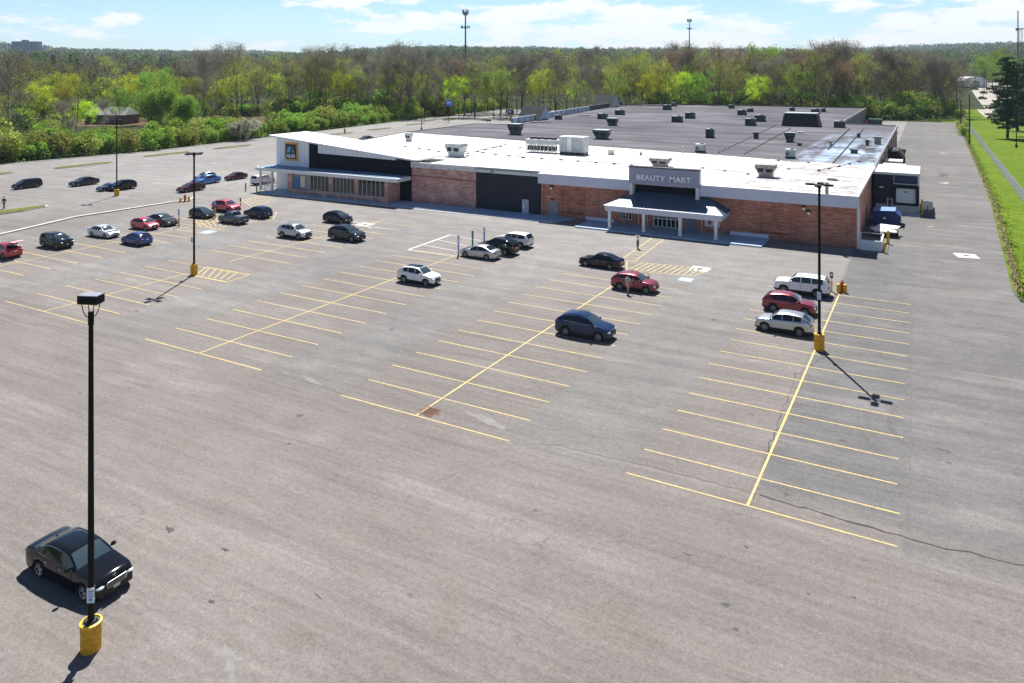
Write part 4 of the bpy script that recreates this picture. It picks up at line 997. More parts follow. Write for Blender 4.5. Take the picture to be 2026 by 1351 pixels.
hvac(1277, 1328, 313, 332, 'flared', 'weathered grey unit half hidden behind the entrance sign', M_UG, M_UG); hvac(1488, 1538, 325, 353, 'flared', 'weathered grey unit on the scuffed right part of the white roof', M_UG, M_UG)
def small_vent(u0, u1, v0, v1, lab, m, name='roof_vent'):
    x, y = g((u0 + u1) / 2, v1, ZR); Yc = depth(x, y); W = (u1 - u0) / F * Yc; H = max(.25, (v1 - v0) / F * Yc - .15)
    t = empty(name, (x, y, ZR), 0, lab, 'roof vent')
    MB().cbox(0, 0, H * .4, W * .7, W * .55, H * .8).build('stack', m, t); MB().cbox(0, 0, H * .88, W * .95, W * .7, H * .2).build('hood', m, t)
small_vent(1490, 1502, 260, 274, 'black bent vent left of the blue unit on its skid', M_DARKM); small_vent(1577, 1587, 281, 288, 'tiny black vent right of the blue unit', M_DARKM)
small_vent(1577, 1591, 259, 263, 'flat pale hatch in front of the black penthouse', M_UL, 'roof_hatch'); small_vent(1712, 1720, 275, 287, 'upright black vent near the right roof edge', M_DARKM)
small_vent(1681, 1699, 293, 303, 'flat dark green hatch on the pale ponded strip', M_UD, 'roof_hatch'); small_vent(1640, 1648, 276, 288, 'small pale upright vent on a roof seam', M_UL)
small_vent(1695, 1703, 262, 272, 'small dark vent at the upper right seam', M_UD); small_vent(1202, 1217, 294, 306, 'small cream box on the white roof', mat('cream', (.6, .58, .48), .6))
small_vent(1265, 1271, 299, 307, 'thin grey vent left of the entrance sign', M_UG); small_vent(1635, 1658, 349, 356, 'flat green-white box on the white roof by the lamp post', mat('greenwhite', (.45, .52, .42), .6), 'roof_hatch')
small_vent(1632, 1640, 358, 386, 'tall thin pale green vent stack near the front edge behind the lamp post', mat('ventgreen', (.35, .42, .33), .6)); small_vent(1728, 1745, 268, 285, 'round pale fan housing by the right roof edge', M_UG, 'roof_fan')
x, y = g(1583, 250, ZR)   # black mansard penthouse
t = empty('roof_penthouse', (x, y + 3, ZR), 0, 'black tapered penthouse, the largest thing on the grey roof', 'penthouse')
Wp = (1622 - 1546) / F * depth(x, y)
MB().cbox(0, 0, 1.7, Wp * .93, 6.5, 3.4, .84).build('mansard_wall', mat('mansard_black', (.014, .014, .017), .6, var=.2), t); MB().cbox(0, 0, 3.47, Wp * .80, 5.7, .14).build('lid', M_UT, t)
mb = MB()
for i in range(18): mb.cbox(-Wp * .42 + i * Wp * .84 / 17, -2.98, 1.7, .07, .3, 3.2)
mb.build('rib', M_DARKM, t)
# refrigeration rack with fans and long pale cabinet
x, y = g(1070, 302, ZR); Yc = depth(x, y); W = (1103 - 1036) / F * Yc * .95
t = empty('condenser_rack', (x, y + 1, ZR), 0, 'open condenser rack on legs with four fans on the white roof', 'condenser')
mb = MB()
for i in range(9):
    for sy in (-1, 1): mb.cbox(-W / 2 + i * W / 8, sy * 1.0, .75, .1, .1, 1.5)
for sy in (-1, 1): mb.cbox(0, sy * 1.0, 1.45, W, .1, .12).cbox(0, sy * 1.0, .35, W, .08, .1)
mb.build('frame', M_UL, t); MB().cbox(0, 0, 1.95, W * 1.05, 2.3, .8, 1.03).build('coil_box', M_UL, t)
mb = MB()
for i in range(7): mb.cbox(-W * .45 + i * W * .15, -.4, .8, W * .07, .9, .8)
mb.build('receiver', M_DARKM, t)
for i in range(4): MB().tube((-W * .36 + i * W * .24, 0, 2.35), (-W * .36 + i * W * .24, 0, 2.7), .62, .62, 16).build('fan', M_GRL, t)
x, y = g(1131, 306, ZR); W = (1157 - 1105) / F * depth(x, y) * 1.0
t = empty('equipment_cabinet', (x, y + 1, ZR), 0, 'long pale panelled cabinet beside the condenser rack', 'cabinet')
MB().cbox(0, 0, 1.75, W, 2.4, 2.6).build('cabinet', M_UL, t); MB().cbox(0, 0, 3.1, W * 1.02, 2.5, .1).build('lid', M_TRIM, t)
mb = MB()
for i in range(1, 7): mb.cbox(-W / 2 + i * W / 7, -1.21, 1.75, .05, .03, 2.5)
mb.build('panel_joint', M_UG, t); MB().cbox(-W * .08, -1.225, 1.75, W * .17, .02, 2.4).build('white_door', M_TRIM, t)
mb = MB()
for i in range(5): mb.cbox(-W * .45 + i * W * .225, 0, .22, .4, 2.2, .44)
mb.build('foot', M_DARKM, t)
# red and white flag marker
x, y = g(1351, 303, ZR); t = empty('marker_pole', (x, y, ZR), 0, 'thin red and white marker pole at the edge of the grey roof', 'marker')
for i in range(5): MB().tube((0, 0, i * .35), (0, 0, i * .35 + .34), .06).build('band', mat('marker_red', (.55, .04, .03), .5) if i % 2 == 0 else M_LET, t)
# loose pipe lengths
for k, (a, b, l) in enumerate((((1048, 243), (1090, 242), 'loose dark pipe lying by the first gable'), ((1142, 230), (1168, 229), 'loose dark pipe lying along the pale parapet'))):
    p, q = g(*a, ZR), g(*b, ZR); mb = MB().path([(p[0], p[1], ZR + .14), ((p[0] + q[0]) / 2, (p[1] + q[1]) / 2 - 1.5, ZR + .14), (q[0], q[1], ZR + .14)], .12)
    tag(mb.build('loose_pipe', M_DARKM), l, 'pipe')

# ================================================================ LAMP POSTS AND SIGNS
M_POLE = mat('pole_black', (.008, .0075, .0075), .6, 0, 0, .15); M_POLEB = mat('pole_base_yellow', (.60, .31, .010), .6, var=.30, vscale=7, bump=.1, bscale=12)
M_SIGNB = mat('notice_blue', (.10, .30, .62), .5); M_SIGNW = mat('notice_white', (.66, .74, .80), .5)
def notice(t, x, y, z, w_, h, ang=0.0):
    s = MB().cbox(0, 0, 0, w_, .02, h).build('notice_plate', M_SIGNW, t); s.location = (x, y, z); s.rotation_euler.z = ang
    mb = MB()
    for i in range(4): mb.cbox((-1) ** i * .01, -.014, h * .30 - i * h * .12, w_ * (.7 - .1 * (i % 2)), .006, h * .05)
    mb.cbox(0, -.014, -h * .28, w_ * .4, .006, h * .22); mb.build('notice_print', M_SIGNB, s)
def lamp_cross(u, v, lab, H=12.2, ang=0.0, sleeve=1.1, sr=.36, detail=True, nz_=1.9, nx=-.12):
    x, y = g(u, v); t = empty('lamp_post', (x, y, 0), ang, lab, 'lamp post', 'parking lot lamp posts')
    if sleeve: 
        MB().tube((0, 0, 0), (0, 0, sleeve), sr, sr, 20).tube((0, 0, sleeve), (0, 0, sleeve + .04), sr * 1.04, sr * .95, 20).build('base_sleeve', M_POLEB, t, smooth=True)
        MB().cbox(0, 0, sleeve + .06, .34, .34, .05).build('base_plate', M_DARKM, t)
    MB().tube((0, 0, .05), (0, 0, H - .1), .11, .085, 8).build('pole', M_POLE, t, smooth=True)
    MB().tube((0, 0, H - .35), (0, 0, H + .06), .13, .13, 8).build('hub', M_POLE, t)
    for k in range(4):
        a = k * math.pi / 2; c, s_ = math.cos(a), math.sin(a)
        q = MB().tube((0, 0, H - .12), (.3 * c, .3 * s_, H - .08), .04, .04, 6).build('arm', M_POLE, t)
        h_ = MB().cbox(.62 * c, .62 * s_, H - .07, .66 if k % 2 == 0 else .42, .42 if k % 2 == 0 else .66, .12).build('lamp_head', M_POLE, t)
        MB().cbox(.62 * c, .62 * s_, H - .14, .34, .34, .02).build('lens', mat('lamp_lens', (.5, .5, .5), .2), h_)
    if detail and sleeve: notice(t, nx, -.14, nz_, .27, .55)
    return t
lamp_cross(384, 543, 'black lamp post on a yellow base by the striped triangle island', 12.25, .0, 1.05, .34, nz_=3.5, nx=-.16)
lamp_cross(1621, 692, 'black lamp post on a yellow base beside the three cars parked at right', 12.2, 0, 1.15, .36, nz_=4.0, nx=0)
lamp_cross(231, 387, 'black lamp post on a short yellow base between the dark cars at far left', 12.6, .3, 1.0, .38, detail=False)
# the near post with one big box lantern on a four-pronged yoke
x, y = g(180, 1283); t = empty('lamp_post', (x, y, 0), 0, 'nearest black lamp post with a single box lantern beside the big black sedan', 'lamp post', 'parking lot lamp posts')
MB().tube((0, 0, 0), (0, 0, .93), .335, .345, 28).build('base_sleeve', M_POLEB, t, smooth=True)
mb = MB(); n = 28; V = []; 
for r, z in ((.345, .93), (.36, .97), (.30, .99), (.28, .93)):
    V += [(r * math.cos(2 * math.pi * i / n), r * math.sin(2 * math.pi * i / n), z) for i in range(n)]
mb.add(V, [(k * n + i, k * n + (i + 1) % n, (k + 1) * n + (i + 1) % n, (k + 1) * n + i) for k in range(3) for i in range(n)]); mb.build('sleeve_rim', mat('rim_yellow', (.85, .60, .03), .5), t, smooth=True)
MB().tube((0, 0, .931), (0, 0, .95), .28, .28, 20).build('concrete_core', mat('core_grey', (.13, .125, .12), .9), t)
mb = MB().cbox(0, 0, .985, .34, .34, .06)
for a, b in ((-1,-1),(1,-1),(1,1),(-1,1)): mb.tube((a * .13, b * .13, .95), (a * .13, b * .13, 1.07), .02, .02, 6)
mb.build('base_plate', M_DARKM, t)
MB().tube((0, 0, 1.0), (0, 0, 11.85), .115, .078, 12).build('pole', M_POLE, t, smooth=True)
MB().tube((0, 0, 11.45), (0, 0, 11.9), .10, .10, 12).build('collar', M_POLE, t, smooth=True)
LR = R(22)
for a, b in ((-1,-1),(1,-1),(1,1),(-1,1)):
    pts = [(a * .06, b * .05, 11.72), (a * .12, b * .10, 11.76), (a * .19, b * .14, 11.94), (a * .24, b * .17, 12.23)]
    c, s_ = math.cos(LR), math.sin(LR); pts = [(p * c - q * s_, p * s_ + q * c, z) for p, q, z in pts]
    MB().path(pts, .016, 6).build('yoke_arm', M_POLE, t, smooth=True)
lh = MB().cbox(0, 0, 12.36, .74, .46, .28, 1.0, LR).build('lamp_head', M_POLE, t, bevel=.01)
MB().cbox(0, 0, 12.515, .75, .47, .03, .98, LR).build('lid', mat('lantern_lid', (.24, .25, .30), .45, .2, var=.15, vscale=4), lh)
MB().cbox(0, 0, 12.2, .7, .36, .015, 1.0, LR).build('lens', mat('lamp_lens', (.5, .5, .5), .2), lh)
notice(t, .14, -.10, 1.98, .26, .52, .55); MB().tube((0, 0, 1.7), (0, 0, 1.74), .14, .14, 10).tube((0, 0, 2.15), (0, 0, 2.19), .14, .14, 10).build('strap', M_DARKM, t)
# thinner posts of the far lot
def thin_post(u, v, vt, lab, base=True):
    x, y = g(u, v); Yc = depth(x, y); H = (v - vt) / F * Yc
    t = empty('lamp_post', (x, y, 0), .3, lab, 'lamp post', 'far lot lamp posts')
    MB().tube((0, 0, 0), (0, 0, H), .13, .09, 8).build('pole', M_POLE, t); MB().tube((0, 0, 0), (0, 0, .9), .3, .3, 10).build('base', M_DARKM, t)
    for s_ in (-1, 1): MB().cbox(s_ * .65, 0, H, .8, .4, .14).build('lamp_head', M_POLE, t)
thin_post(556, 266, 203, 'thin dark lamp post rising behind the left end of the white tower roof'); thin_post(834, 258, 183, 'thin dark lamp post standing behind the left roof edge'); thin_post(1013, 226, 183, 'thin far lamp post rising over the blue kiosk')
thin_post(2011, 92 + 200, 130, 'thin post standing in the lawn near the tall conifers')
def sign_post(u, v, vt, kind, lab, grp='slim sign posts among the stalls'):
    x, y = g(u, v); Yc = depth(x, y); H = (v - vt) / F * Yc; t = empty('sign_post', (x, y, 0), 0, lab, 'sign post', grp)
    top = {'blue': M_SIGNB, 'lilac': mat('lilac', (.30, .32, .62), .5), 'teal': mat('teal', (.06, .22, .30), .5), 'red': mat('sign_red_dark', (.16, .02, .03), .5), 'pale': M_SIGNW, 'dark': M_DARKM}
    if kind in ('lilac', 'teal', 'blue'):
        MB().tube((0, 0, 0), (0, 0, H * .62), .10, .10, 12).build('sleeve', top[kind], t, smooth=True); MB().cbox(0, 0, H * .8, .26, .05, H * .38).build('sign_plate', M_SIGNW if kind != 'teal' else mat('olive', (.2, .2, .14), .6), t)
        MB().cbox(0, -.03, H * .84, .18, .01, H * .12).build('sign_print', top[kind], t)
    elif kind in ('yred', 'yblue', 'ydark'):
        MB().tube((0, 0, 0), (0, 0, H * .55), .09, .09, 12).build('sleeve', M_POLEB, t, smooth=True); MB().tube((0, 0, H * .5), (0, 0, H), .03, .03, 6).build('post', M_GREY, t)
        MB().cbox(0, -.03, H * .84, .30, .03, H * .32).build('sign_plate', top['red'] if kind == 'yred' else (M_SIGNB if kind == 'yblue' else M_DARKM), t)
        MB().cbox(0, -.05, H * .86, .16, .01, H * .1).build('sign_print', M_SIGNW, t)
    else:
        MB().tube((0, 0, 0), (0, 0, H * .9), .10, .10, 12).build('post', M_DARKM, t, smooth=True); MB().tube((0, 0, H * .9), (0, 0, H), .10, .04, 12).build('cap', M_UT, t, smooth=True)
    return t
sign_post(907, 505, 464, 'lilac', 'lilac blue sign post at the nose of the silver sedan by the white bays'); sign_post(935, 492, 456, 'teal', 'middle teal sign post of the three beside the white bays'); sign_post(958, 477, 448, 'blue', 'rear blue and white sign post of the three beside the white bays')
sign_post(354, 449, 414, 'yblue', 'yellow based blue sign post at the nose of the grey-green sedan'); sign_post(426, 432, 397, 'yblue', 'yellow based pale blue sign post between the dark hatchback and the grey pickup'); sign_post(476, 414, 391, 'ydark', 'yellow based dark sign post at the nose of the crimson suv')
sign_post(1645, 576, 538, 'yred', 'yellow sleeved post with a dark red sign behind the white suv'); sign_post(486, 378, 361, 'dark', 'dark bollard post left of the curb ramp'); sign_post(508, 381, 363, 'dark', 'dark bollard post right of the curb ramp, near the white suv')
# hydrant groups
def hydrant(x, y, s, lab):
    t = empty('fire_hydrant', (x, y, 0), 0, lab, 'fire hydrant'); M = mat('hydrant_red', (.42, .07, .03), .45)
    MB().tube((0, 0, 0), (0, 0, .1), .2 * s, .2 * s, 14).tube((0, 0, .1), (0, 0, .72 * s), .13 * s, .13 * s, 14).build('barrel', M, t, smooth=True)
    MB().ellipsoid((0, 0, .74 * s), .15 * s, .15 * s, .14 * s, 14, 8).build('bonnet', M, t, smooth=True); MB().tube((0, 0, .85 * s), (0, 0, .95 * s), .04 * s).build('nut', M_DARKM, t)
    for sx in (-1, 1): MB().tube((0, 0, .5 * s), (sx * .24 * s, 0, .5 * s), .07 * s, .07 * s, 10).build('outlet', M, t)
def ybar(x, y, lab, grp): 
    t = empty('bollard', (x, y, 0), 0, lab, 'bollard', grp); MB().tube((0, 0, 0), (0, 0, .72), .17, .17, 16).build('post', M_BOLL, t, smooth=True); MB().ellipsoid((0, 0, .72), .17, .17, .07, 16, 6).build('cap', M_BOLL, t, smooth=True)
x, y = g(366, 399); hydrant(x, y, 1.25, 'dark red hydrant between two yellow bollards at the kerb end')
ybar(*g(357, 400), 'stout yellow bollard left of the hydrant at the kerb end', 'hydrant guards at the kerb end'); ybar(*g(374, 398), 'stout yellow bollard right of the hydrant at the kerb end', 'hydrant guards at the kerb end')
x, y = g(1666, 577); hydrant(x, y, 1.15, 'red hydrant between yellow bollards at the end of the right stall row')
ybar(*g(1659, 578), 'stout yellow bollard left of the hydrant behind the white suv', 'hydrant guards behind the white suv'); ybar(*g(1672, 579), 'stout yellow bollard right of the hydrant behind the white suv', 'hydrant guards behind the white suv')
x, y = g(682, 264); hydrant(x, y, 1.8, 'small dark hydrant on the grass island above the white sloped roof')
# blue sign on pole and blue kiosk of the far lot
x, y = g(888, 240); Yc = depth(x, y); t = empty('pole_sign', (x, y, 0), 0, 'blue box sign on a dark pole at a grass island of the far lot', 'sign')
H = (240 - 198) / F * Yc; MB().tube((0, 0, 0), (0, 0, H * .75), .14, .14, 8).build('pole', M_POLE, t); MB().cbox(0, 0, H * .86, 2.6, .4, H * .28, 1, TH).build('sign_box', mat('far_sign_blue', (.03, .22, .62), .4), t)
MB().cbox(.12, -.24, H * .88, 1.6, .02, .45, 1, TH).build('sign_print', M_SIGNW, t)
x, y = g(1011, 238); t = empty('collection_box', (x, y, 0), 0, 'dark blue box on an orange stand in the far lot', 'box'); MB().cbox(0, 0, 3.6, 2.0, 1.6, 2.0).build('box', mat('kiosk_blue', (.012, .012, .14), .4), t)
MB().cbox(0, 0, 1.3, .8, .8, 2.6).build('stand', mat('stand_orange', (.55, .22, .06), .6), t); MB().cbox(0, -.81, 3.7, .9, .02, .6).build('panel', M_SIGNW, t)
x, y = g(967, 246); t = empty('barrier_sign', (x, y, 0), 0, 'small dark and red barrier sign standing alone in the far lot', 'sign'); MB().cbox(0, 0, 1.5, 2.0, .2, .5, 1, TH).build('board', mat('barrier_dark', (.08, .01, .02), .6), t); 
for s_ in (-.7, .7): MB().tube((s_, 0, 0), (s_, 0, 1.3), .06).build('leg', mat('barrier_red', (.6, .2, .2), .6), t)
# utility poles
M_WOODP = mat('pole_wood', (.07, .05, .035), .9, var=.3, vscale=2)
def upole(u, v, vt, lab, arm=None):
    x, y = g(u, v); Yc = depth(x, y); H = (v - vt) / F * Yc; t = empty('utility_pole', (x, y, 0), 0, lab, 'utility pole', 'utility poles along the fence')
    MB().tube((0, 0, -.1), (0, 0, H), .22, .14, 8).build('pole', M_WOODP, t, smooth=True)
    if arm: MB().cbox(0, -.15, H * arm, 2.4, .12, .14).build('crossarm', M_WOODP, t)
    MB().tube((.3, 0, H * .8), (.3, 0, H * .8 + .9), .22, .22, 10).build('transformer', M_UG, t)
upole(1918, 285, 186, 'nearer wooden utility pole beside the chain link fence', .78); upole(1901, 264, 196, 'second wooden utility pole farther along the fence', .92); upole(1892, 224, 172, 'distant wooden utility pole at the woods corner', .9)
for k, (u, v, vt, l) in enumerate(((1945, 217, 165, 'left'), (1948, 224, 178, 'centre'), (1930, 196, 158, 'rear'))):
    x, y = cam_pt(u, 480 + 30 * k); z = terr(x, y); t = empty('utility_pole', (x, y, z), 0, f'slim pole standing in the gravel yard, {l} one of three', 'pole', 'poles in the gravel yard')
    MB().tube((0, 0, 0), (0, 0, 15), .16, .12, 6).build('pole', M_WOODP, t); MB().cbox(0, 0, 14.2, 1.8, .12, .14).build('crossarm', M_WOODP, t)

# chain link fence -------------------------------------------------------
fn = empty('chain_link_fence', (13.1, 90, 0), 0, 'long grey chain link fence running along the grass strip', 'fence')
def mesh_mat():
    t = NT('chain_link'); x, y, z = t.sep()
    a = t.math('ABSOLUTE', t.math('SUBTRACT', t.math('FRACT', t.math('MULTIPLY', t.math('ADD', y, z), 9.0)), .5)); b = t.math('ABSOLUTE', t.math('SUBTRACT', t.math('FRACT', t.math('MULTIPLY', t.math('SUBTRACT', y, z), 9.0)), .5))
    al = t.math('GREATER_THAN', t.math('MAXIMUM', a, b), .30)
    t.color((.42, .44, .49)); t.b.inputs['Metallic'].default_value = 0; t.rough(.5); t.lk(al, t.b.inputs['Alpha']); return t.m
M_CHAIN = mesh_mat()
FY0, FY1 = 84, 372
MB().box(13.08, 13.10, FY0, FY1, .05, 1.95).build('wire_mesh', M_CHAIN, fn, world=True)
MB().tube((13.1, FY0, 1.98), (13.1, FY1, 1.98), .035, .035, 6).build('top_rail', mat('galvanised', (.38, .40, .44), .4, .6), fn, world=True)
k = 0; y = FY0
while y < FY1: MB().tube((13.1, y, -.05), (13.1, y, 2.05), .04, .04, 6).build('fence_post', MATS['galvanised'], fn, world=True); y += 3.05

# ================================================================ DISTANT STRUCTURES
M_TWR = mat('tower_steel', (.06, .07, .085), .5, .4)
def monopole(u, Y, vt, lab, plats, r=.9, vb=None):
    x, y = cam_pt(u, Y); z = terr(x, y) - 2; top = CH + (VH - vt) / F * Y; t = empty('cell_tower', (x, y, z), 0, lab, 'cell tower'); H = top - z
    MB().tube((0, 0, 0), (0, 0, H * .985), r, r * .5, 10).build('mast', M_TWR, t, smooth=True)
    for (vv, rad, n, h) in plats:
        zz_ = CH + (VH - vv) / F * Y - z; mb = MB()
        for i in range(3):
            a = i * 2.094 + .3; b = a + 2.094
            mb.tube((rad * math.cos(a), rad * math.sin(a), zz_), (rad * math.cos(b), rad * math.sin(b), zz_), .14, .14, 5); mb.tube((0, 0, zz_ - 1.2), (rad * .5 * (math.cos(a) + math.cos(b)), rad * .5 * (math.sin(a) + math.sin(b)), zz_), .16, .16, 5)
        mb.build('platform', M_TWR, t)
        for i in range(n):
            a = 2 * math.pi * i / n + .2
            MB().cbox(rad * .85 * math.cos(a), rad * .85 * math.sin(a), zz_ + .3, .55, .4, h, 1, a).build('antenna', M_TWR, t)
monopole(921, 520, 22, 'tall grey monopole cell tower with two antenna rings, left of centre', [(24, 2.2, 9, 3.0), (29, 1.4, 6, 1.6), (54, 3.3, 9, 1.7)], .85)
monopole(1364, 650, 39, 'slimmer cell tower with a boxy head, right of centre', [(41, 1.9, 8, 2.6), (57, 2.2, 6, 1.2)], .65); 
def lattice(u, Y, vt, wid, lab):
    x, y = cam_pt(u, Y); z = terr(x, y) - 2; top = CH + (VH - vt) / F * Y; H = top - z; t = empty('radio_mast', (x, y, z), 0, lab, 'radio mast')
    mb = MB(); L = [(wid * math.cos(a), wid * math.sin(a)) for a in (.5, 2.6, 4.7)]
    for p in L: mb.tube((p[0], p[1], 0), (p[0] * .7, p[1] * .7, H), .18, .14, 5)
    n = int(H / (wid * 2.2))
    for i in range(n):
        for j in range(3):
            p, q = L[j], L[(j + 1) % 3]; a = 1 - .3 * i / n; b = 1 - .3 * (i + 1) / n
            mb.tube((p[0] * a, p[1] * a, H * i / n), (q[0] * b, q[1] * b, H * (i + 1) / n), .10, .10, 4)
    mb.build('lattice', M_TWR, t); return t, H
t, H = lattice(2020, 700, 56, 2.2, 'wide lattice mast at the right edge of the photo'); MB().ellipsoid((-2.8, 0, H * .985), 1.6, 1.2, 1.6, 12, 8).build('dish', M_UG, t); MB().cbox(0, 0, H * .99, 5, 3, .8).build('head', M_TWR, t)
lattice(2014, 760, 21, .7, 'very thin tall red and white mast beside the wide lattice mast')
# block on the horizon
x, y = cam_pt(53, 1900); z = terr(x, y)
t = empty('office_block', (x, y, z - 5), TH, 'blue grey slab block on the horizon at far left', 'building'); H = CH + (VH - 82) / F * 1900 - z + 5; Wd = (78 - 28) / F * 1900
MB().cbox(0, 0, H / 2, Wd, 22, H).build('wall', mat('far_block', (.20, .26, .34), .7), t); MB().cbox(-4, 0, H + 2, 12, 10, 4).build('penthouse', mat('far_block_dark', (.10, .13, .18), .7), t)
for j in range(4):
    for i in range(7): MB().cbox(-Wd / 2 + (i + .5) * Wd / 7, -11.1, H - 4 - j * 5.0, Wd / 7 * .7, .3, 2.2).build('window', mat('far_window', (.03, .05, .08), .3), t)
# house in the woods
x, y = cam_pt(222, 300); t = empty('house', (x, y, 0), TH - .12, 'long grey roofed house half hidden among the bright trees at left', 'house')
MB().cbox(0, 0, 1.9, 17, 9, 3.8).build('wall', mat('house_wall', (.10, .075, .065), .8, var=.2), t)
MB().add([(-9.2, -5.6, 3.7), (9.2, -5.6, 3.7), (9.2, 5.6, 3.7), (-9.2, 5.6, 3.7), (-8, 0, 6.6), (8, 0, 6.6)], [(0,1,5,4),(1,2,5),(2,3,4,5),(3,0,4),(3,2,1,0)]).build('roof', mat('shingle_grey', (.20, .195, .20), .85, var=.15, vscale=1), t)
for i in range(5): 
    wq = MB().cbox(-6.4 + i * 3.2, -4.54, 2.0, 1.3, .06, 1.3).build('window', M_GLASS, t); MB().cbox(-6.4 + i * 3.2, -4.56, 2.72, 1.5, .08, .1).build('sill', M_TRIM, wq)
MB().cbox(4.5, 1, 6.6, 1, 1, 1.6).build('chimney', mat('chimney_brick', (.20, .08, .06), .9), t)
# pale barn, vehicles in the yard
x, y = cam_pt(1918, 560); z = terr(x, y); t = empty('metal_barn', (x, y, z), TH, 'white round roofed metal barn at the end of the gravel yard', 'barn')
n = 10; P = [(-8.2, 0, 0)] + [(-8.2 * math.cos(math.pi * i / n), 0, 4.5 + 3.0 * math.sin(math.pi * i / n)) for i in range(n + 1)] + [(8.2, 0, 0)]
mb = MB(); mb.add([(a, -8, c) for a, _, c in P] + [(a, 8, c) for a, _, c in P], [tuple(range(len(P)))] + [tuple(range(2 * len(P) - 1, len(P) - 1, -1))] + [(i, i + len(P), i + 1 + len(P), i + 1) for i in range(len(P) - 1)]); mb.build('shell', mat('barn_white', (.74, .77, .80), .5), t)
MB().cbox(0, -8.05, 2.2, 5, .1, 4.2).build('door', mat('barn_door', (.22, .28, .36), .6), t)
# ================================================================ CARS
def hermite(keys):
    xs = [k[0] for k in keys]; ys = [k[1] for k in keys]; n = len(xs); d = [(ys[i + 1] - ys[i]) / (xs[i + 1] - xs[i]) for i in range(n - 1)]
    m = [d[0]] + [0 if d[i - 1] * d[i] <= 0 else 2 * d[i - 1] * d[i] / (d[i - 1] + d[i]) for i in range(1, n - 1)] + [d[-1]]
    def f(x):
        if x <= xs[0]: return ys[0]
        if x >= xs[-1]: return ys[-1]
        for i in range(n - 1):
            if x <= xs[i + 1]: break
        h = xs[i + 1] - xs[i]; t = (x - xs[i]) / h
        return (2*t**3-3*t**2+1)*ys[i] + (t**3-2*t**2+t)*h*m[i] + (-2*t**3+3*t**2)*ys[i+1] + (t**3-t**2)*h*m[i+1]
    return f
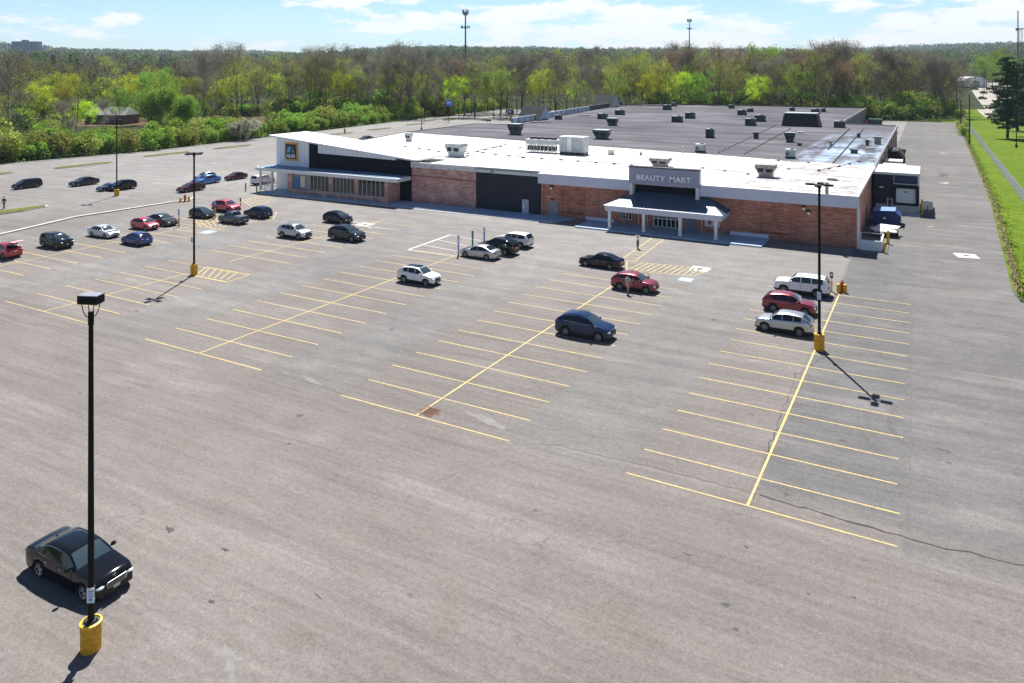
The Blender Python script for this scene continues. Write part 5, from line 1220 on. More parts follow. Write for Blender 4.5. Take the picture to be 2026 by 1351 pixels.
# profiles: x measured from the nose backwards, fractions of length; z in metres
TYPES = {
 'sedan': dict(L=4.85, W=1.84, H=1.45, r=.33, ax=(.185, .775), cowl=.275, ws=.43, rw=(.70, .865), gc=.19,
    hood=[(0, .50), (.02, .66), (.06, .74), (.15, .84), (.275, .93), (.45, .96), (.70, .99), (.86, 1.03), (.955, 1.01), (.985, .92), (1, .70)],
    roof=[(.275, .93), (.35, 1.17), (.43, 1.38), (.52, 1.445), (.62, 1.44), (.70, 1.39), (.79, 1.22), (.865, 1.05)], rf=.64, win=[(.33, .505), (.52, .665), (.675, .755)]),
 'luxury': dict(L=5.25, W=1.90, H=1.49, r=.36, ax=(.165, .77), cowl=.285, ws=.425, rw=(.715, .865), gc=.17,
    hood=[(0, .45), (.012, .66), (.035, .80), (.10, .90), (.20, .97), (.285, 1.02), (.45, 1.03), (.70, 1.05), (.86, 1.09), (.95, 1.05), (.985, .95), (1, .70)],
    roof=[(.285, 1.02), (.35, 1.24), (.425, 1.42), (.52, 1.485), (.62, 1.48), (.715, 1.42), (.80, 1.25), (.865, 1.10)], rf=.64, win=[(.335, .50), (.515, .69), (.70, .765)]),
 'suv': dict(L=4.65, W=1.87, H=1.68, r=.365, ax=(.185, .785), cowl=.265, ws=.41, rw=(.84, .975), gc=.22,
    hood=[(0, .55), (.018, .80), (.05, .92), (.14, 1.03), (.265, 1.10), (.45, 1.13), (.75, 1.19), (.92, 1.22), (.975, 1.12), (.993, .92), (1, .72)],
    roof=[(.265, 1.10), (.33, 1.37), (.41, 1.59), (.49, 1.67), (.60, 1.685), (.74, 1.64), (.84, 1.56), (.92, 1.36), (.975, 1.15)], rf=.655, win=[(.315, .485), (.50, .675), (.69, .815)]),
 'jeep': dict(L=4.82, W=1.94, H=1.76, r=.38, ax=(.19, .79), cowl=.275, ws=.40, rw=(.915, .985), gc=.24,
    hood=[(0, .58), (.012, .88), (.03, 1.04), (.12, 1.12), (.275, 1.17), (.45, 1.19), (.75, 1.21), (.93, 1.24), (.985, 1.18), (.995, .95), (1, .74)],
    roof=[(.275, 1.17), (.335, 1.48), (.40, 1.68), (.48, 1.74), (.62, 1.76), (.82, 1.73), (.915, 1.67), (.96, 1.42), (.985, 1.19)], rf=.72, win=[(.32, .49), (.505, .68), (.695, .89)]),
 'hatch': dict(L=4.25, W=1.78, H=1.50, r=.32, ax=(.19, .80), cowl=.235, ws=.42, rw=(.80, .965), gc=.19,
    hood=[(0, .50), (.02, .68), (.06, .78), (.14, .88), (.235, .96), (.45, .99), (.75, 1.03), (.93, 1.06), (.975, .98), (.992, .85), (1, .68)],
    roof=[(.235, .96), (.33, 1.24), (.42, 1.42), (.52, 1.495), (.64, 1.49), (.80, 1.42), (.90, 1.22), (.965, 1.03)], rf=.66, win=[(.29, .48), (.495, .68), (.695, .82)]),
 'minivan': dict(L=5.05, W=1.96, H=1.75, r=.34, ax=(.185, .77), cowl=.20, ws=.355, rw=(.93, .99), gc=.2,
    hood=[(0, .52), (.02, .76), (.06, .88), (.13, .98), (.20, 1.06), (.45, 1.08), (.75, 1.10), (.94, 1.12), (.985, 1.06), (.995, .9), (1, .7)],
    roof=[(.20, 1.06), (.28, 1.40), (.355, 1.62), (.45, 1.72), (.62, 1.75), (.82, 1.73), (.93, 1.67), (.965, 1.4), (.99, 1.08)], rf=.72, win=[(.25, .45), (.465, .68), (.695, .90)]),
 'pickup': dict(L=5.1, W=1.90, H=1.76, r=.38, ax=(.18, .78), cowl=.255, ws=.37, rw=(.60, .665), gc=.24,
    hood=[(0, .58), (.012, .88), (.03, 1.02), (.12, 1.10), (.255, 1.16), (.45, 1.18), (.66, 1.20), (.80, 1.21), (.985, 1.21), (.995, .98), (1, .74)],
    roof=[(.255, 1.16), (.31, 1.48), (.37, 1.68), (.43, 1.75), (.52, 1.76), (.60, 1.71), (.665, 1.22)], rf=.72, win=[(.31, .455), (.47, .585)]),
}
M_TYRE = mat('tyre_rubber', (.012, .012, .013), .85); M_RIM = mat('alloy_rim', (.48, .49, .50), .3, .9); M_RIMD = mat('dark_rim', (.06, .06, .065), .35, .8)
M_CGL = mat('car_glass', (.006, .009, .012), .02, 0, 0, .6); M_WSH = mat('windshield_glass', (.035, .06, .068), .04, 0, .6, 1.0); M_BLK = mat('black_plastic', (.012, .012, .013), .6); M_CHR = mat('chrome', (.62, .64, .66), .12, 1.0)  # windshield base colour lifted to teal to stand in for sky reflection
M_HL = mat('headlight_glass', (.55, .60, .64), .08, .2, .5); M_TL = mat('taillight_red', (.30, .012, .012), .15, 0, .8); M_PLT = mat('number_plate', (.55, .58, .60), .5); M_UNDER = mat('underbody', (.006, .006, .006), .9)
def paint(name, c, rough=.35, metal=.35):
    dk = max(c) < .12
    return mat('car_paint_' + name, tuple(q * (.6 if max(c) < .02 else 1) for q in c), .6 if dk else rough, 0 if dk else metal, 1.0, 0.0 if dk else .5)
PAINT = dict(black=paint('black', (.008, .009, .012)), navy=paint('navy', (.010, .026, .075)), blue=paint('blue', (.018, .05, .20)), brightblue=paint('bright_blue', (.03, .17, .52)),
  silver=paint('silver', (.44, .45, .46), .3, .7), white=paint('white', (.76, .77, .78), .35, 0), red=paint('red', (.42, .018, .025), .3, .25), deepred=paint('deep_red', (.24, .010, .018), .3, .3),
  crimson=paint('crimson', (.50, .02, .05), .3, .2), grey=paint('grey_green', (.075, .09, .09), .3, .6), maroon=paint('maroon', (.085, .010, .022), .3, .3), charcoal=paint('charcoal', (.03, .034, .042), .3, .5), slate=paint('slate', (.06, .085, .13), .3, .5), greywhite=paint('greywhite', (.60, .62, .66), .35, .2))
WHEEL = {}
def wheel_mesh(r, dark):
    key = (r, dark)
    if key in WHEEL: return WHEEL[key]
    w2 = .115; n = 22
    mb = MB(); prof = [(r * .66, -w2 * .9), (r * .93, -w2), (r, -w2 * .72), (r, w2 * .72), (r * .93, w2), (r * .66, w2 * .9)]
    V = [(pr * math.cos(2 * math.pi * i / n), py, pr * math.sin(2 * math.pi * i / n)) for pr, py in prof for i in range(n)]
    mb.add(V, [(k * n + i, k * n + (i + 1) % n, (k + 1) * n + (i + 1) % n, (k + 1) * n + i) for k in range(5) for i in range(n)] + [(5 * n + i, 5 * n + (i + 1) % n, (i + 1) % n, i) for i in range(n)])
    ty = mb
    rm = MB()
    V = [(pr * math.cos(2 * math.pi * i / n), py, pr * math.sin(2 * math.pi * i / n)) for pr, py in ((r * .67, -w2 * .92), (r * .62, -w2 * .86)) for i in range(n)]
    rm.add(V, [(i, n + i, n + (i + 1) % n, (i + 1) % n) for i in range(n)])
    rm.tube((0, -w2 * .80, 0), (0, -w2 * .3, 0), r * .13, r * .13, 10)
    for k in range(5):
        a = 2 * math.pi * k / 5 + .2
        for da in (-.13, .13):
            c1, s1 = math.cos(a), math.sin(a); c2, s2 = math.cos(a + da * 1.6), math.sin(a + da * 1.6)
            rm.tube((r * .10 * c1, -w2 * .74, r * .10 * s1), (r * .64 * c2, -w2 * .78, r * .64 * s2), r * .055, r * .06, 5)
    dk = MB(); dk.tube((0, -w2 * .2, 0), (0, w2 * .5, 0), r * .63, r * .63, n)
    WHEEL[key] = (ty, rm, dk); return WHEEL[key]

BODYC = {}
def car_geometry(tp):
    if tp in BODYC: return BODYC[tp]
    T = TYPES[tp]; L, W, H, r = T['L'], T['W'], T['H'], T['r']
    fh = hermite(T['hood']); fr = hermite(T['roof'])
    nose = .30 if tp in ('jeep', 'pickup') else .38
    def hw(s):
        x = s * L
        a = min(1, x / nose); b = min(1, (L - x) / .32)
        k = (1 - .20 * (1 - a) ** 2.0) * (1 - .16 * (1 - b) ** 2.2)
        return W / 2 * k * (1 - .035 * abs(2 * s - 1) ** 2)
    ax = [T['ax'][0] * L, T['ax'][1] * L]; Ra = r + .055
    S = set(np.linspace(0, 1, 30).round(4).tolist()) | {.006, .015, .03, .97, .985, .994}
    for a in ax:
        for q in (-1.001, -.97, -.85, -.6, -.3, 0, .3, .6, .85, .97, 1.001): S.add(round((a + q * Ra) / L, 4))
    for a, b in T['win']: S |= {a, b}
    S |= {T['cowl'], T['ws'], T['rw'][0], T['rw'][1]}
    S = sorted(S); S = [s for i, s in enumerate(S) if i == 0 or s - S[i - 1] > .0025 or s in (T['cowl'], T['ws'])]
    r0, r1 = T['roof'][0][0], T['roof'][-1][0]
    rows = []
    for s in S:
        x = s * L; w = hw(s); zb = fh(s); zg = T['gc'] + .10 * max(0, 1 - x / .25) + .14 * max(0, 1 - (L - x) / .3); zb = max(zb, zg + .1)
        z0 = zg
        for a in ax:
            if abs(x - a) < Ra: z0 = max(z0, r + math.sqrt(Ra * Ra - (x - a) ** 2) - .02)
        zt = min(zb - .05, z0 + .0) if False else z0
        zs = zb - .13
        lo = [(w * .955, z0), (w * .99, z0 + .30 * (zs - z0)), (w, z0 + .68 * (zs - z0)), (w * .985, zs), (w * .93, zb)]
        inr = r0 <= s <= r1
        zr = max(fr(s), zb) if inr else zb
        gmax = H - 1.1 if tp not in ('sedan', 'luxury', 'hatch') else H - .98
        k = min(1, max(0, (zr - zb) / max(.1, gmax))) if inr else 0
        wr = W / 2 * T['rf']
        y5 = w * .90 + (wr + .075 - w * .90) * k; z5 = zb + (zr - zb) * .90 + .012
        y6 = w * .80 + (wr * .93 - w * .80) * k; z6 = zr + .022
        up = [(y5, z5), (y6, z6), (y6 * .55, zr + .042), (0, zr + .050)]
        if s < .004 or s > .996: up = [(w * .9, zb + .004), (w * .8, zb + .008), (w * .4, zb + .012), (0, zb + .014)]
        rows.append([(L / 2 - x, p[0], p[1]) for p in lo + up])
    m = 9; V = []; 
    for rw in rows:
        V += [(a, b, c) for a, b, c in rw] + [(a, -b, c) for a, b, c in rw[:-1]]
    nn = 2 * m - 1
    def idx(i, j, side): return i * nn + (j if side > 0 or j == m - 1 else m + j)
    body, gl, clad = [], {'windshield': [], 'rear_window': [], **{('side_window', sd_, k_): [] for sd_ in (1, -1) for k_ in range(len(T['win']))}}, []
    for i in range(len(S) - 1):
        sm = (S[i] + S[i + 1]) / 2
        for side in (1, -1):
            for j in range(m - 1):
                q = (idx(i, j, side), idx(i + 1, j, side), idx(i + 1, j + 1, side), idx(i, j + 1, side))
                if side < 0: q = q[::-1]
                tgt = body
                if j >= 6 or (j == 5 and False):
                    if T['cowl'] < sm < T['ws'] - .006: tgt = gl['windshield']
                    elif T['rw'][0] + .006 < sm < T['rw'][1] - .004: tgt = gl['rear_window']
                elif j == 4 and any(a < sm < b for a, b in T['win']): tgt = gl[('side_window', side, [a < sm < b for a, b in T['win']].index(True))]
                elif j == 0 and tp in ('suv', 'jeep'): tgt = clad
                tgt.append(q)
    # nose and tail caps
    for i, rev in ((0, False), (len(S) - 1, True)):
        ring = [idx(i, j, 1) for j in range(m)] + [idx(i, j, -1) for j in range(m - 2, -1, -1)]
        body.append(tuple(ring if not rev else ring[::-1]))
    def sub(fs):
        used = sorted({i for f in fs for i in f}); mp = {o: k for k, o in enumerate(used)}
        mb = MB(); mb.v = [V[i] for i in used]; mb.f = [tuple(mp[i] for i in f) for f in fs]; return mb
    G = dict(body=sub(body), clad=sub(clad) if clad else None); G['glass'] = {k: sub(v) for k, v in gl.items() if v}
    G['hw'] = hw; G['fh'] = fh; BODYC[tp] = (G, T); return BODYC[tp]

def data_obj(name, me, parent, loc=(0, 0, 0), rz=0.0):
    o = bpy.data.objects.new(name, me); col.objects.link(o); o.parent = parent; o.location = loc; o.rotation_euler.z = rz; return o

def make_car(name, tp, color, x, y, head, lab, cat='car', rails=False, dark_rim=False, blackroof=False, scale=1.0, grp=None, lux=False):
    G, T = car_geometry(tp); L, W, H, r = T['L'], T['W'], T['H'], T['r']; m = PAINT[color]
    t = empty(name, (x, y, 0), R(head), lab, cat, grp or 'cars on the parking lot'); t.scale = (scale,) * 3
    G['body'].build('body', m, t, smooth=True)
    if G['clad']: G['clad'].build('lower_cladding', M_BLK if color not in ('black', 'navy') else M_BLK, t, smooth=True)
    for k, gm in G['glass'].items(): gm.build(k if isinstance(k, str) else k[0], M_WSH if k == 'windshield' else M_CGL, t, smooth=True)
    X = lambda s: L / 2 - s * L
    MB().cbox(0, 0, T['gc'] + .10, L * .93, W * .80, .24).cbox(0, 0, .62, L * .80, W * .78, .55).build('underbody', M_UNDER, t)
    ty, rm, dk = wheel_mesh(r, dark_rim)
    for a in T['ax']:
        for sd in (1, -1):
            w_ = ty.build('wheel', M_TYRE, t, smooth=True); w_.location = (X(a), sd * (W / 2 - .135), r); w_.rotation_euler.z = 0 if sd < 0 else math.pi
            rm.build('rim', M_RIMD if dark_rim else M_RIM, w_, smooth=True); dk.build('brake_disc', M_UNDER, w_)
    hwf, fh = G['hw'], G['fh']
    for sd in (1, -1):
        w1 = hwf(.03)
        z1 = fh(.03) - (.13 if tp != 'jeep' else .16)
        h_ = MB().ellipsoid((0, 0, 0), .20, .20, .065 if tp not in ('jeep', 'pickup') else .085, 12, 8).build('headlight', M_HL, t, smooth=True); h_.location = (X(.032), sd * w1 * .77, z1); h_.rotation_euler.z = -sd * .45
        w2 = hwf(.975)
        zt = min(fh(.97) - .16, .98)
        h_ = MB().ellipsoid((0, 0, 0), .14, .19, .075 if tp in ('sedan', 'luxury') else .12, 12, 8).build('taillight', M_TL, t, smooth=True); h_.location = (X(.975), sd * w2 * .80, zt)
        c = T['cowl'] + .055
        mm = MB().ellipsoid((0, 0, 0), .10, .13, .085, 12, 8).tube((0, -sd * .06, -.03), (0, -sd * .20, -.06), .035, .03, 6).build('wing_mirror', m, t, smooth=True); mm.location = (X(c), sd * (W / 2 + .11), fh(c) + .08)
        if rails:
            s0, s1 = T['ws'] + .06, T['rw'][0] - .03; fr = hermite(T['roof']); yy = W / 2 * T['rf'] * .90
            MB().path([(X(s0), sd * yy, fr(s0) + .03), (X(s0 + .03), sd * yy, fr(s0 + .03) + .10), (X((s0 + s1) / 2), sd * yy, fr((s0 + s1) / 2) + .10), (X(s1 - .03), sd * yy, fr(s1 - .03) + .10), (X(s1), sd * yy, fr(s1) + .03)], .022, 6).build('roof_rail', M_CHR if color != 'black' else M_BLK, t, smooth=True)
        mb = MB()
        for a, b in T['win'][:2]: mb.cbox(X(b - .03), sd * (hwf(b) + .005), fh(b) - .17, .17, .035, .03)
        mb.build('door_handle', M_CHR if lux or color in ('silver', 'black') else m, t)
        if not lux:
            w0_, w1_ = T['win'][0][0] - .01, T['win'][-1][1] + .01
            pts = [(X(s_), sd * (hwf(s_) * .93 + .010), fh(s_) + .010) for s_ in np.linspace(w0_, w1_, 12)]
            MB().path(pts, .012, 4).build('window_trim', M_CHR if rails else M_BLK, t, smooth=True)
        mb = MB()    # door shut lines
        a0, b0 = T['win'][0]; a1, b1 = T['win'][1]
        for s_ in (a0 - .02, b0 + .006, b1 + .01):
            zt_ = fh(s_) - .12; mb.cbox(X(s_), sd * (hwf(s_) + .0005), (zt_ + T['gc'] + .12) / 2, .014, .012, zt_ - T['gc'] - .12)
        mb.build('door_gap', M_BLK, t)
    wn_ = hwf(.004)
    gz = .62 if tp not in ('jeep', 'pickup') else .80
    gh = .20 if tp in ('sedan', 'hatch') else .30
    MB().cbox(L / 2 + .003, 0, gz, .03, wn_ * 1.05, gh).build('grille', M_BLK, t, bevel=.01)
    MB().cbox(L / 2 - .01, 0, T['gc'] + .17, .05, wn_ * 1.45, .12).build('air_intake', M_BLK, t)
    MB().cbox(L / 2 + .022, 0, gz - gh * .5 - .02, .012, .30, .11).build('front_plate', M_PLT, t); MB().cbox(-L / 2 - .006, 0, .80 if tp not in ('sedan', 'luxury') else .72, .02, .32, .15).build('rear_plate', M_PLT, t)
    MB().cbox(-L / 2 + .02, 0, .42, .06, wn_ * 1.6, .16).build('rear_bumper', M_BLK if tp in ('suv', 'jeep', 'pickup') else m, t)
    if tp in ('pickup',): 
        MB().cbox(X(.825), 0, 1.235, L * .29, W * .72, .05).build('bed_cover', M_BLK, t)
    if blackroof or lux:
        fr = hermite(T['roof']); mb = MB(); n = 10; yy = W / 2 * T['rf'] * .80; s0, s1 = T['ws'] + .012, T['rw'][0] - (.03 if blackroof else .09)
        V = []
        for i in range(n + 1):
            s_ = s0 + (s1 - s0) * i / n; z = fr(s_)
            V += [(X(s_), -yy, z + .040), (X(s_), -yy * .5, z + .054), (X(s_), 0, z + .062), (X(s_), yy * .5, z + .054), (X(s_), yy, z + .040)]
        mb.add(V, [(i * 5 + j, i * 5 + j + 1, i * 5 + j + 6, i * 5 + j + 5) for i in range(n) for j in range(4)]); mb.build('glass_roof', M_CGL, t, smooth=True)
    return t

def box_bbox(x, y, h, L, W, H):
    c, s = math.cos(R(h)), math.sin(R(h)); us = []; vs_ = []
    for a in (-L / 2, L / 2):
        for b in (-W / 2, W / 2):
            k = .90 
            for z, kk in ((.12, .97), (.9, .98), (H, .62)):
                px = x + kk * (a * c - b * s); py = y + kk * (a * s + b * c); u, v = project(px, py, z); us.append(u); vs_.append(v)
    return min(us), max(us), min(vs_), max(vs_)
def place(u0, u1, v1, h, tp):
    """lot position whose car outline spans u0..u1 and stands on v1 in the photo"""
    T = TYPES[tp]; um = (u0 + u1) / 2; x, y = at(um, v1 - 5)
    for _ in range(40):
        a, b, c, d = box_bbox(x, y, h, T['L'], T['W'], T['H']); eu = um - (a + b) / 2; ev = v1 - d
        x2, y2 = at(um, v1 - 5); U, Vv = project(x, y, 0); x, y = at(U + eu, Vv + ev)
    a, b, c, d = box_bbox(x, y, h, T['L'], T['W'], T['H'])
    return x, y, (b - a)
CARS = [
 ('sedan_car', 'luxury', 'black', 46, 269, 1203, None, 'big black sedan parked alone at the foot of the nearest lamp post', dict(lux=True)),
 ('hatchback_car', 'hatch', 'red', -28, 47, 512, 180, 'red hatchback with its tailgate up, cut by the left edge', {}),
 ('suv_car', 'jeep', 'black', 76, 148, 494, 0, 'black boxy suv between the cut off red hatchback and the white sedan', {}),
 ('sedan_car', 'sedan', 'greywhite', 171, 240, 472, 0, 'silvery white sedan facing right in the left row', {}),
 ('hatchback_car', 'hatch', 'blue', 237, 304, 487, 180, 'dark blue hatchback facing left below the small red car', {}),
 ('hatchback_car', 'hatch', 'crimson', 256, 317, 456, 0, 'bright red hatchback behind the dark blue one', {}),
 ('sedan_car', 'sedan', 'grey', 286, 355, 448, 0, 'grey green sedan tucked behind the bright red hatchback', {}),
 ('hatchback_car', 'hatch', 'charcoal', 372, 427, 433, 0, 'dark hatchback just right of the middle lamp post pole', {}),
 ('suv_car', 'suv', 'crimson', 417, 479, 421, 0, 'bright red suv in the upper left row near the store', {}),
 ('pickup_truck', 'pickup', 'slate', 430, 494, 445, 180, 'slate grey pickup truck facing left in front of the bright red suv', dict(cat='pickup')),
 ('suv_car', 'suv', 'navy', 480, 541, 433, 180, 'dark navy suv with its rear to the right, beside the grey pickup', {}),
 ('suv_car', 'suv', 'silver', 547, 620, 474, 0, 'silver suv facing right, left of the two dark suvs', dict(rails=True)),
 ('hatchback_car', 'hatch', 'black', 637, 700, 443, 0, 'black hatchback, the rear one of the two dark cars by the manhole', {}),
 ('suv_car', 'suv', 'charcoal', 647, 726, 479, 0, 'dark suv with bright sill trim, front one of the two dark cars by the manhole', dict(rails=True)),
 ('suv_car', 'suv', 'white', 784, 875, 567, 0, 'white suv with a black glass roof in the middle rows', dict(blackroof=True)),
 ('sedan_car', 'sedan', 'silver', 908, 993, 515, 180, 'silver sedan nosed up to the lilac blue post', {}),
 ('suv_car', 'suv', 'black', 942, 1029, 506, 180, 'black suv between the silver sedan and a white suv', dict(rails=True)),
 ('suv_car', 'jeep', 'white', 978, 1057, 492, 180, 'white suv at the far side of the black one by the blue posts', {}),
 ('sedan_car', 'sedan', 'black', 1144, 1236, 534, 180, 'glossy black sedan below the striped crossing', dict(dark_rim=False)),
 ('suv_car', 'suv', 'deepred', 1208, 1305, 582, 0, 'deep red suv with an open far door and a person beside it', dict(rails=True)),
 ('suv_car', 'suv', 'navy', 1097, 1220, 677, 0, 'dark blue suv parked across the long yellow centre line', dict(rails=True)),
 ('suv_car', 'jeep', 'white', 1531, 1644, 590, 180, 'white boxy suv, rearmost of three cars by the right lamp post', dict(rails=True)),
 ('suv_car', 'suv', 'deepred', 1508, 1617, 627, 0, 'red suv, middle one of the three cars by the right lamp post', {}),
 ('suv_car', 'suv', 'silver', 1493, 1611, 668, 180, 'silver suv, nearest of the three cars by the right lamp post', {}),
 ('minivan', 'minivan', 'black', 21, 85, 375, 270, 'black minivan alone in the far lot at left', dict(cat='minivan')),
 ('sedan_car', 'sedan', 'charcoal', 134, 198, 369, 270, 'dark grey sedan left of the pair by the far lamp post', {}),
 ('sedan_car', 'sedan', 'slate', 189, 243, 379, 270, 'dark blue sedan, left one of the pair by the far lamp post', {}),
 ('suv_car', 'suv', 'black', 211, 272, 378, 270, 'black suv, right one of the pair by the far lamp post', {}),
 ('sedan_car', 'sedan', 'maroon', 347, 408, 381, 270, 'dark maroon sedan just left of the middle lamp post pole', {}),
 ('suv_car', 'suv', 'silver', 384, 428, 358, 270, 'small silver car behind the bright blue car', {}),
 ('sedan_car', 'sedan', 'brightblue', 375, 439, 366, 270, 'bright blue car behind the middle lamp post pole', {}),
 ('sedan_car', 'sedan', 'maroon', 442, 491, 357, 270, 'maroon sedan left of the white suv near the store', {}),
 ('suv_car', 'jeep', 'white', 494, 546, 366, 90, 'white suv with a dark rear window parked by the store canopy', {}),
 ('sedan_car', 'sedan', 'grey', 700, 748, 280, 270, 'grey car whose roof peeks over the left roof edge behind the store', {}),
]
for nm, tp, cl, u0, u1, v1, hd, lab, kw in CARS:
    if hd is None:
        a = at(240, 1170); b = at(75, 1085); hd = math.degrees(math.atan2(a[1] - b[1], a[0] - b[0]))
    x, y, wpx = place(u0, u1, v1, hd, tp); T = TYPES[tp]
    sc = min(1.12, max(.86, (u1 - u0) / wpx)); 
    t = make_car(nm, tp, cl, x, y, hd, lab, scale=sc, **kw)
    print('CAR', lab[:40], round(x, 1), round(y, 1), round(hd), 'scale', round((u1 - u0) / wpx, 2))
    if 'open far door' in lab:
        d = MB().cbox(0, 0, 0, 1.05, .07, .62).build('open_door', PAINT['deepred'], t); d.location = (.75 - .1, 1.36, .74); d.rotation_euler.z = R(58)
        mb = MB().tube((-.45, 0, .3), (-.3, 0, .78), .025).tube((-.3, 0, .78), (.3, 0, .70), .025).tube((.3, 0, .70), (.5, 0, .32), .025).build('window_frame', M_BLK, d)
    if 'tailgate' in lab:
        d = MB().cbox(0, 0, 0, .95, 1.35, .06).build('tailgate', PAINT['red'], t, bevel=.03); d.location = (-1.95, 0, 1.72); d.rotation_euler.y = R(18)
        MB().cbox(-.05, 0, .035, .5, 1.1, .02).build('tailgate_glass', M_CGL, d)
    if 'big black sedan' in lab:
        T = TYPES[tp]; L = T['L']; G = BODYC[tp][0]; X = lambda s: L / 2 - s * L
        gp = MB()
        for i in range(4): gp.cbox(L / 2 + .022, 0, .575 + i * .055, .012, .84, .010)
        gp.build('grille_bar', M_CHR, t)
        P = [(L / 2 + .03, a, b) for a, b in ((-.40, .53), (.40, .53), (.46, .66), (.42, .77), (-.42, .77), (-.46, .66), (-.40, .53))]
        MB().path(P, .011, 6).build('grille_surround', M_CHR, t, smooth=True)
        MB().tube((L / 2 - .10, 0, .80), (L / 2 - .10, 0, .88), .012).ellipsoid((L / 2 - .10, 0, .91), .012, .045, .045, 10, 6).build('hood_ornament', M_CHR, t)
        fr = hermite(T['roof'])
        for sd in (1, -1):
            pts = []
            for s_ in np.linspace(.315, .79, 16):
                w1 = G['hw'](s_); pts.append((X(s_), sd * (w1 * .93 + .012), G['fh'](s_) + .012))
            MB().path(pts, .012, 5).build('window_trim', M_CHR, t, smooth=True)
            pts = []
            for s_ in np.linspace(.315, .79, 18):
                zb = G['fh'](s_); zr = max(fr(s_), zb); k = min(1, (zr - zb) / (T['H'] - .98)); w1 = G['hw'](s_); y5 = w1 * .90 + (T['W'] / 2 * T['rf'] + .075 - w1 * .90) * k
                pts.append((X(s_), sd * (y5 + .008), zb + (zr - zb) * .90 + .02))
            MB().path(pts, .011, 5).build('window_trim', M_CHR, t, smooth=True)
        for sx in (-.35, .35): MB().tube((X(T['cowl'] + .004), sx - .3, 1.075), (X(T['cowl'] + .03), sx + .3, 1.14), .010).build('wiper', M_BLK, t)
        MB().ellipsoid((X(.80), 0, 1.30), .12, .03, .05, 10, 6).build('antenna_fin', PAINT['black'], t)

# vehicles far off in the gravel yard
for k, (u, Yc, cl, tp, hd, lab) in enumerate(((1928, 530, 'black', 'pickup', 20, 'dark truck parked beside the white barn'), (1946, 500, 'charcoal', 'suv', 40, 'dark car in the gravel yard, middle one'), (1944, 462, 'maroon', 'suv', 10, 'dark car nearest on the gravel yard'), (1955, 530, 'navy', 'suv', 70, 'dark car in the gravel yard behind the conifers'))):
    x, y = cam_pt(u, Yc); t = make_car('parked_car', tp, cl, x, y, hd, lab, grp='vehicles in the gravel yard'); t.location.z = terr(x, y) + .05

# ================================================================ PEOPLE
def skin_mesh(name, pts, edges, m, parent=None, sub=2, root=0):
    me = bpy.data.meshes.new(name); me.from_pydata([p[:3] for p in pts], edges, []); o = bpy.data.objects.new(name, me); col.objects.link(o)
    sk = o.modifiers.new('skin', 'SKIN'); sk.use_smooth_shade = True
    for i, p in enumerate(pts):
        r_ = p[3]; r_ = r_ if isinstance(r_, tuple) else (r_, r_); me.skin_vertices[0].data[i].radius = r_; me.skin_vertices[0].data[i].use_root = (i == root)
    ss = o.modifiers.new('sub', 'SUBSURF'); ss.levels = sub; ss.render_levels = sub
    dg = bpy.context.evaluated_depsgraph_get(); m2 = bpy.data.meshes.new_from_object(o.evaluated_get(dg)); m2.name = name
    bpy.data.objects.remove(o); m2.materials.clear(); m2.materials.append(m); m2.shade_smooth()
    q = bpy.data.objects.new(name, m2); col.objects.link(q); 
    if parent is not None: q.parent = parent
    return q
M_SKIN = mat('skin', (.50, .30, .22), .55); M_HAIRD = mat('hair_dark', (.03, .02, .015), .7); M_SHOE = mat('shoe', (.05, .05, .05), .6); M_HAIRG = mat('hair_grey', (.35, .33, .31), .7)
